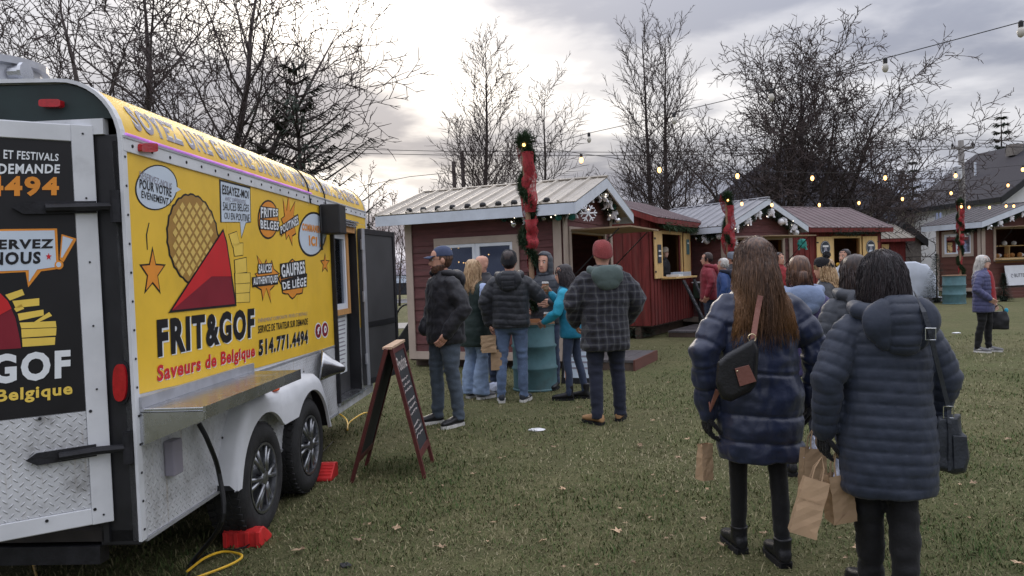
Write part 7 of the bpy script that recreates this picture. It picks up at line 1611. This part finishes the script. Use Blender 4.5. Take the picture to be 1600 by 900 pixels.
person(TQ, gx(897, 624), R(68), 1.60, 0, .88, 'turquoise_dark', .80, 'plain', 'jeans_dark', .86, shoes=('boot', 'leather_black', 'sole_black'), feet=((-.09, .06, .2), (.09, -.10, -.1)), hair='long', hairmat_='hair_black', sleeve='turquoise', lean=.10, arms={'L': ((.21, .10, 1.12), (.12, .32, 1.00)), 'R': ((.22, .14, 1.14), (.10, .26, 1.36))}, extra={'hairlen': .50}, head=(R(12), R(-4)))
PL = 'man in red beanie and dark plaid jacket with a green hood from behind'
person(PL, gx(950, 660), R(7), 1.80, 0, 1.14, 'plaid', .70, 'plain', 'trouser_navy', 1.12, shoes=('low', 'boot_tan', 'sole_black'), feet=((-.12, -.05, .5), (.14, .08, -.45)), arms={'L': ((.32, .0, 1.15), (.26, .14, .96)), 'R': ((.33, -.02, 1.16), (.27, .16, .96))}, hat=('beanie', 'beanie_red'), hood='down', hoodmat='hood_green', wr=.016, vox=.010, sl_r=1.2)
MATS['shin'] = MATS['skin']
# --- people between and beyond
GP = 'girl with brown ponytail in purple jacket and pale blue hood'
person(GP, onp(1249, 5.5), R(-8), 1.57, 0, .92, 'purple', .80, 'plain', 'trouser_navy', .9, hair='pony', hairmat_='hair_brown', hood='down', hoodmat='hood_blue', shoes=('sneaker', 'leather_black', 'sole_black'), vox=.009)
CP = 'person in dark grey puffer half hidden left of the slate coated woman'
person(CP, onp(1336, 4.9), R(8), 1.56, 0, 1.05, 'puffer_grey', .8, 'puffer', 'trouser_navy', hair='bob', hairmat_='hair_dark', q=.075, qa=.009, hood='down', vox=.009)
PP = 'person in black pompom beanie and black jacket looking left'
person(PP, onp(1290, 8.2), R(62), 1.56, 0, 1.0, 'puffer_black', .75, 'plain', 'trouser_navy', hat=('pompom', 'knit_black'), hair='long', hairmat_='hair_blonde', extra={'hairlen': .24})
YS = 'dark haired man in yellow scarf near the red emblem hut'
person(YS, onp(1321, 13.), R(120), 1.72, 0, 1.0, 'coat_pale', .8, 'plain', 'trouser_navy', hair='short', hairmat_='hair_black', vox=.014, hood='down', hoodmat='scarf_yellow', beard=True)
RJ = 'man with glasses in wine red jacket queueing at the vendor hut'
person(RJ, onp(1106, 15.6), R(82), 1.79, 0, 1.12, 'wine', .82, 'plain', 'jeans_dark', hair='short', hairmat_='hair_dark', glasses=True, vox=.014, hood='down')
WHT = 'white haired woman in navy coat queueing behind the wine red jacket'
person(WHT, onp(1131, 15.0), R(70), 1.66, 0, 1.0, 'coat_blue', .8, 'plain', 'trouser_navy', hair='short', hairmat_='hair_grey', vox=.014, hood='down', hoodmat='trouser_navy')
GB = 'person in grey beanie and dark coat at the end of the queue'
person(GB, onp(1146, 16.0), R(40), 1.78, 0, 1.05, 'jacket_black', .8, 'plain', 'jeans_dark', hat=('toque', 'knit_grey'), hair='short', vox=.014)
RB = 'dark haired person in red top beyond the ombre haired woman'
person(RB, onp(1217, 15.5), R(-150), 1.74, 0, 1.05, 'ribbon_red', .8, 'plain', 'trouser_navy', hair='short', hairmat_='hair_black', vox=.014)
vd = RM[H2] @ V((1.80, .30, 0)); VN = 'vendor in cream toque and black jacket behind the hut counter'
person(VN, (vd.x, vd.y), R(-120), 1.66, 0, 1.0, 'jacket_black', .8, 'plain', 'trouser_navy', hat=('toque', 'knit_cream'), hair='bob', hairmat_='hair_blonde', vox=.014, zlift=.33, skin='skin_pale')
FW = 'grey haired woman in purple puffer and red sweater standing on the lawn'
person(FW, gx(1538, 550), R(-132), 1.54, .009, 1.14, 'puffer_purple', .72, 'puffer', 'leggings', 1.05, shoes=('sneaker', 'suede_grey', 'sole_white'), feet=((-.10, .08, .1), (.10, -.06, -.2)), hair='bob', hairmat_='hair_grey', q=.07, qa=.010, vox=.010, glasses=True, arms={'L': ((.28, -.03, 1.13), (.25, .10, .86)), 'R': ((.29, -.05, 1.12), (.19, .13, .96))}, skin='skin_pale', lean=-.03)
# her open coat front shows a red sweater and dark lining
fw = PEO[FW]; sX = fw['X']
mb = MB(); mb.rings([sring(0, sX(0, dy, z).y, z*fw['s'], rx*fw['s'], ry*fw['s'], 18) for z, rx, ry, dy in ((.86, .09, .06, .13), (.92, .105, .075, .125), (1.1, .10, .075, .115), (1.3, .10, .07, .105), (1.42, .08, .06, .085), (1.47, .06, .06, .03))]); me = remesh(mb, .01, 3); a_, n_ = vcoords(me); setco(me, a_+n_*wrinkle(a_, .006, 12.)[:, None]); meshobj('sweater', me, 'knit_red', fw['t'])
# ---- things they carry
def strap_bag(label, cat, pts, w_, mat, buckle=None):
    pass
def flat_strap(pts, w_, nrm, th=.004):
    mb = MB(); pts = [V(p) for p in pts]; rows = []
    for i, p in enumerate(pts):
        t_ = (pts[min(i+1, len(pts)-1)]-pts[max(0, i-1)]).normalized(); n = V(nrm); n = (n-t_*n.dot(t_)).normalized(); s_ = t_.cross(n); rows.append([p-s_*w_/2, p+s_*w_/2, p+s_*w_/2+n*th, p-s_*w_/2+n*th])
    mb.rings(rows); return mb
# navy woman's crossbody bag on her back
nl = PEO[NL]; w2 = lambda px, py, d: AT(px, py, d)
bd = 3.93-.235
t = thing('crossbody_bag', 'black bag with brown leather patch on the navy coat back', 'handbag', tuple(AT(1150, 628, bd)))
mb = MB(); out = [(1178, 527), (1186, 545), (1183, 600), (1172, 614), (1142, 628), (1127, 624), (1118, 600), (1120, 566), (1135, 552), (1160, 538)]
c_ = V((sum(p[0] for p in out)/10, sum(p[1] for p in out)/10)); rows = []
for f, dd in ((.80, .03), (.97, .015), (1., -.015), (.95, -.045), (.8, -.055)): rows.append([AT(c_.x+(x-c_.x)*f, c_.y+(y-c_.y)*f, bd+dd) for x, y in out])
mb.rings(rows); me = remesh(mb, .008, 3); setco(me, vcoords(me)[0]); bo = meshobj('bag', me, 'leather_black', t); bo.matrix_parent_inverse = RM[t].inverted()
pp_ = [(1148, 576), (1170, 570), (1182, 596), (1156, 604)]; mb = MB(); mb.prism([AT(x, y, bd-.054) for x, y in pp_], [AT(x, y, bd-.066) for x, y in pp_]); po = mb.build('patch', 'leather_brown', t, world=True, bevel=.002)
MB().ball(AT(1152, 580, bd-.068), .005).build('stud', 'metal_gold', po, world=True)
st_pts = [AT(1176, 532, bd-.02), AT(1180, 506, bd+.015), AT(1184, 482, bd+.045), AT(1188, 462, bd+.06)]
flat_strap(st_pts, .026, (0, -1, 0)).build('strap', 'leather_brown', t, world=True); MB().tube([AT(1170+12*math.cos(a)*.5+5, 528+6*math.sin(a), bd-.03) for a in [i*math.pi/6 for i in range(13)]], .003, 5).build('buckle', 'metal_gold', t, world=True)
flat_strap([AT(1122, 610, bd), AT(1110, 640, bd+.12), AT(1106, 600, bd+.28)], .026, (-.7, -1, 0)).build('strap', 'leather_brown', t, world=True)
# slate woman's shoulder bag on her right
bd2 = 3.36-.02
t = thing('shoulder_bag', 'dark slate leather bag hanging at the slate coat right side', 'handbag', tuple(AT(1484, 738, bd2)))
mb = MB(); out = [(1464, 648), (1500, 647), (1503, 676), (1511, 680), (1515, 715), (1508, 738), (1490, 741), (1462, 735), (1455, 722), (1458, 684)]; c_ = V((1484, 698)); rows = []
for f, dd in ((.82, .07), (.97, .05), (1., .0), (.97, -.05), (.84, -.065)): rows.append([AT(c_.x+(x-c_.x)*f, c_.y+(y-c_.y)*f, bd2+dd) for x, y in out])
mb.rings(rows); me = remesh(mb, .007, 2); a_, n_ = vcoords(me); setco(me, a_+n_*wrinkle(a_, .006, 16.)[:, None]); bo = meshobj('bag', me, 'leather_slate', t); bo.matrix_parent_inverse = RM[t].inverted()
flat_strap([AT(1483, 662, bd2-.066), AT(1482, 640, bd2-.05), AT(1472, 600, bd2-.09), AT(1462, 560, bd2-.145), AT(1453, 520, bd2-.175), AT(1443, 488, bd2-.17), AT(1434, 468, bd2-.12), AT(1428, 458, bd2-.02)], .022, (.2, -1, 0)).build('strap', 'leather_slate', t, world=True)
flat_strap([AT(1483, 735, bd2-.062), AT(1484, 700, bd2-.068), AT(1483, 662, bd2-.068)], .014, (0, -1, 0)).build('seam_strap', 'leather_slate', t, world=True)
for x, y, o in ((1454, 522, -.185), (1482, 644, -.062)):
    MB().tube([AT(x+8*dx, y+9*dy, bd2+o) for dx, dy in ((-1, -1), (1, -1), (1, 1), (-1, 1), (-1, -1))], .0028, 5).build('buckle', 'silver', t, world=True)
mb = MB(); pk = [(1489, 680), (1511, 682), (1513, 714), (1506, 732), (1491, 734)]; mb.prism([AT(x, y, bd2-.055) for x, y in pk], [AT(x, y, bd2-.072) for x, y in pk]); mb.build('pocket', 'leather_slate', t, world=True, bevel=.004)
# paper bags
hd_ = W_(NRt, PEO[NRt]['A']['L'][2]); hk = hd_+V((-.01, .02, -.10))
paper_bag('brown paper gift bag with tissue hanging nearest below the slate woman glove', hk+V((.055, -.03, .015)), .11, .08, .215, R(8), True, (R(4), R(-6)))
paper_bag('brown paper bag swinging out left from the slate woman glove', hk+V((-.015, -.05, .0)), .112, .085, .25, R(-12), False, (R(-6), R(16)))
paper_bag('brown paper gift bag with tissue carried between the two front women', AT(1271, 668, 3.75), .115, .08, .24, R(4), True, (0, R(2)))
hl2 = W_(NL, PEO[NL]['A']['L'][2]); paper_bag('small kraft paper bag held in the navy woman left glove', hl2+V((-.005, .01, -.055)), .075, .055, .185, R(30), False, (0, R(3)), handles=False)
hp4 = W_(PM_, PEO[PM_]['A']['L'][2]); paper_bag('crumpled paper bag held by the man in the black puffer', hp4+V((-.02, -.06, -.03)), .17, .12, .20, R(10), False, handles=False, crumple=.006); paper_bag('second pale printed bag hanging below the puffer man hand', hp4+V((.07, -.06, -.20)), .13, .07, .24, R(-5), False, handles=False, crumple=.004)
hc = W_(TQ, PEO[TQ]['A']['R'][2]); cup('lidded coffee cup raised in the turquoise girl hand', (hc.x-.06, hc.y-.02, hc.z+.02))
hf = W_(FW, PEO[FW]['A']['L'][2]); t = thing('tote_bag', 'black tote bag hanging from the grey haired woman hand', 'handbag', (hf.x+.06, hf.y-.05, hf.z-.42), R(-30))
mb = MB(); mb.rings([sring(0, 0, z, rx, ry, 16, 3.5) for z, rx, ry in ((0, .13, .06), (.02, .14, .065), (.15, .14, .06), (.26, .12, .045), (.29, .11, .03))]); me = remesh(mb, .008, 2); a_, n_ = vcoords(me); setco(me, a_+n_*wrinkle(a_, .012, 9.)[:, None]); meshobj('bag', me, 'leather_black', t)
for y in (-.03, .03): MB().tube([(-.07, y, .28), (-.05, y*.6, .36), (0, 0, .40), (.05, y*.6, .36), (.07, y, .28)], .007, 6).build('handle', 'leather_black', t)
mb = MB(); mb.ball((.10, .02, .30), .03, .02, .04, 8, 6); mb.build('green_wrap', 'turquoise', t)

bpy.data.scenes.remove(TS)
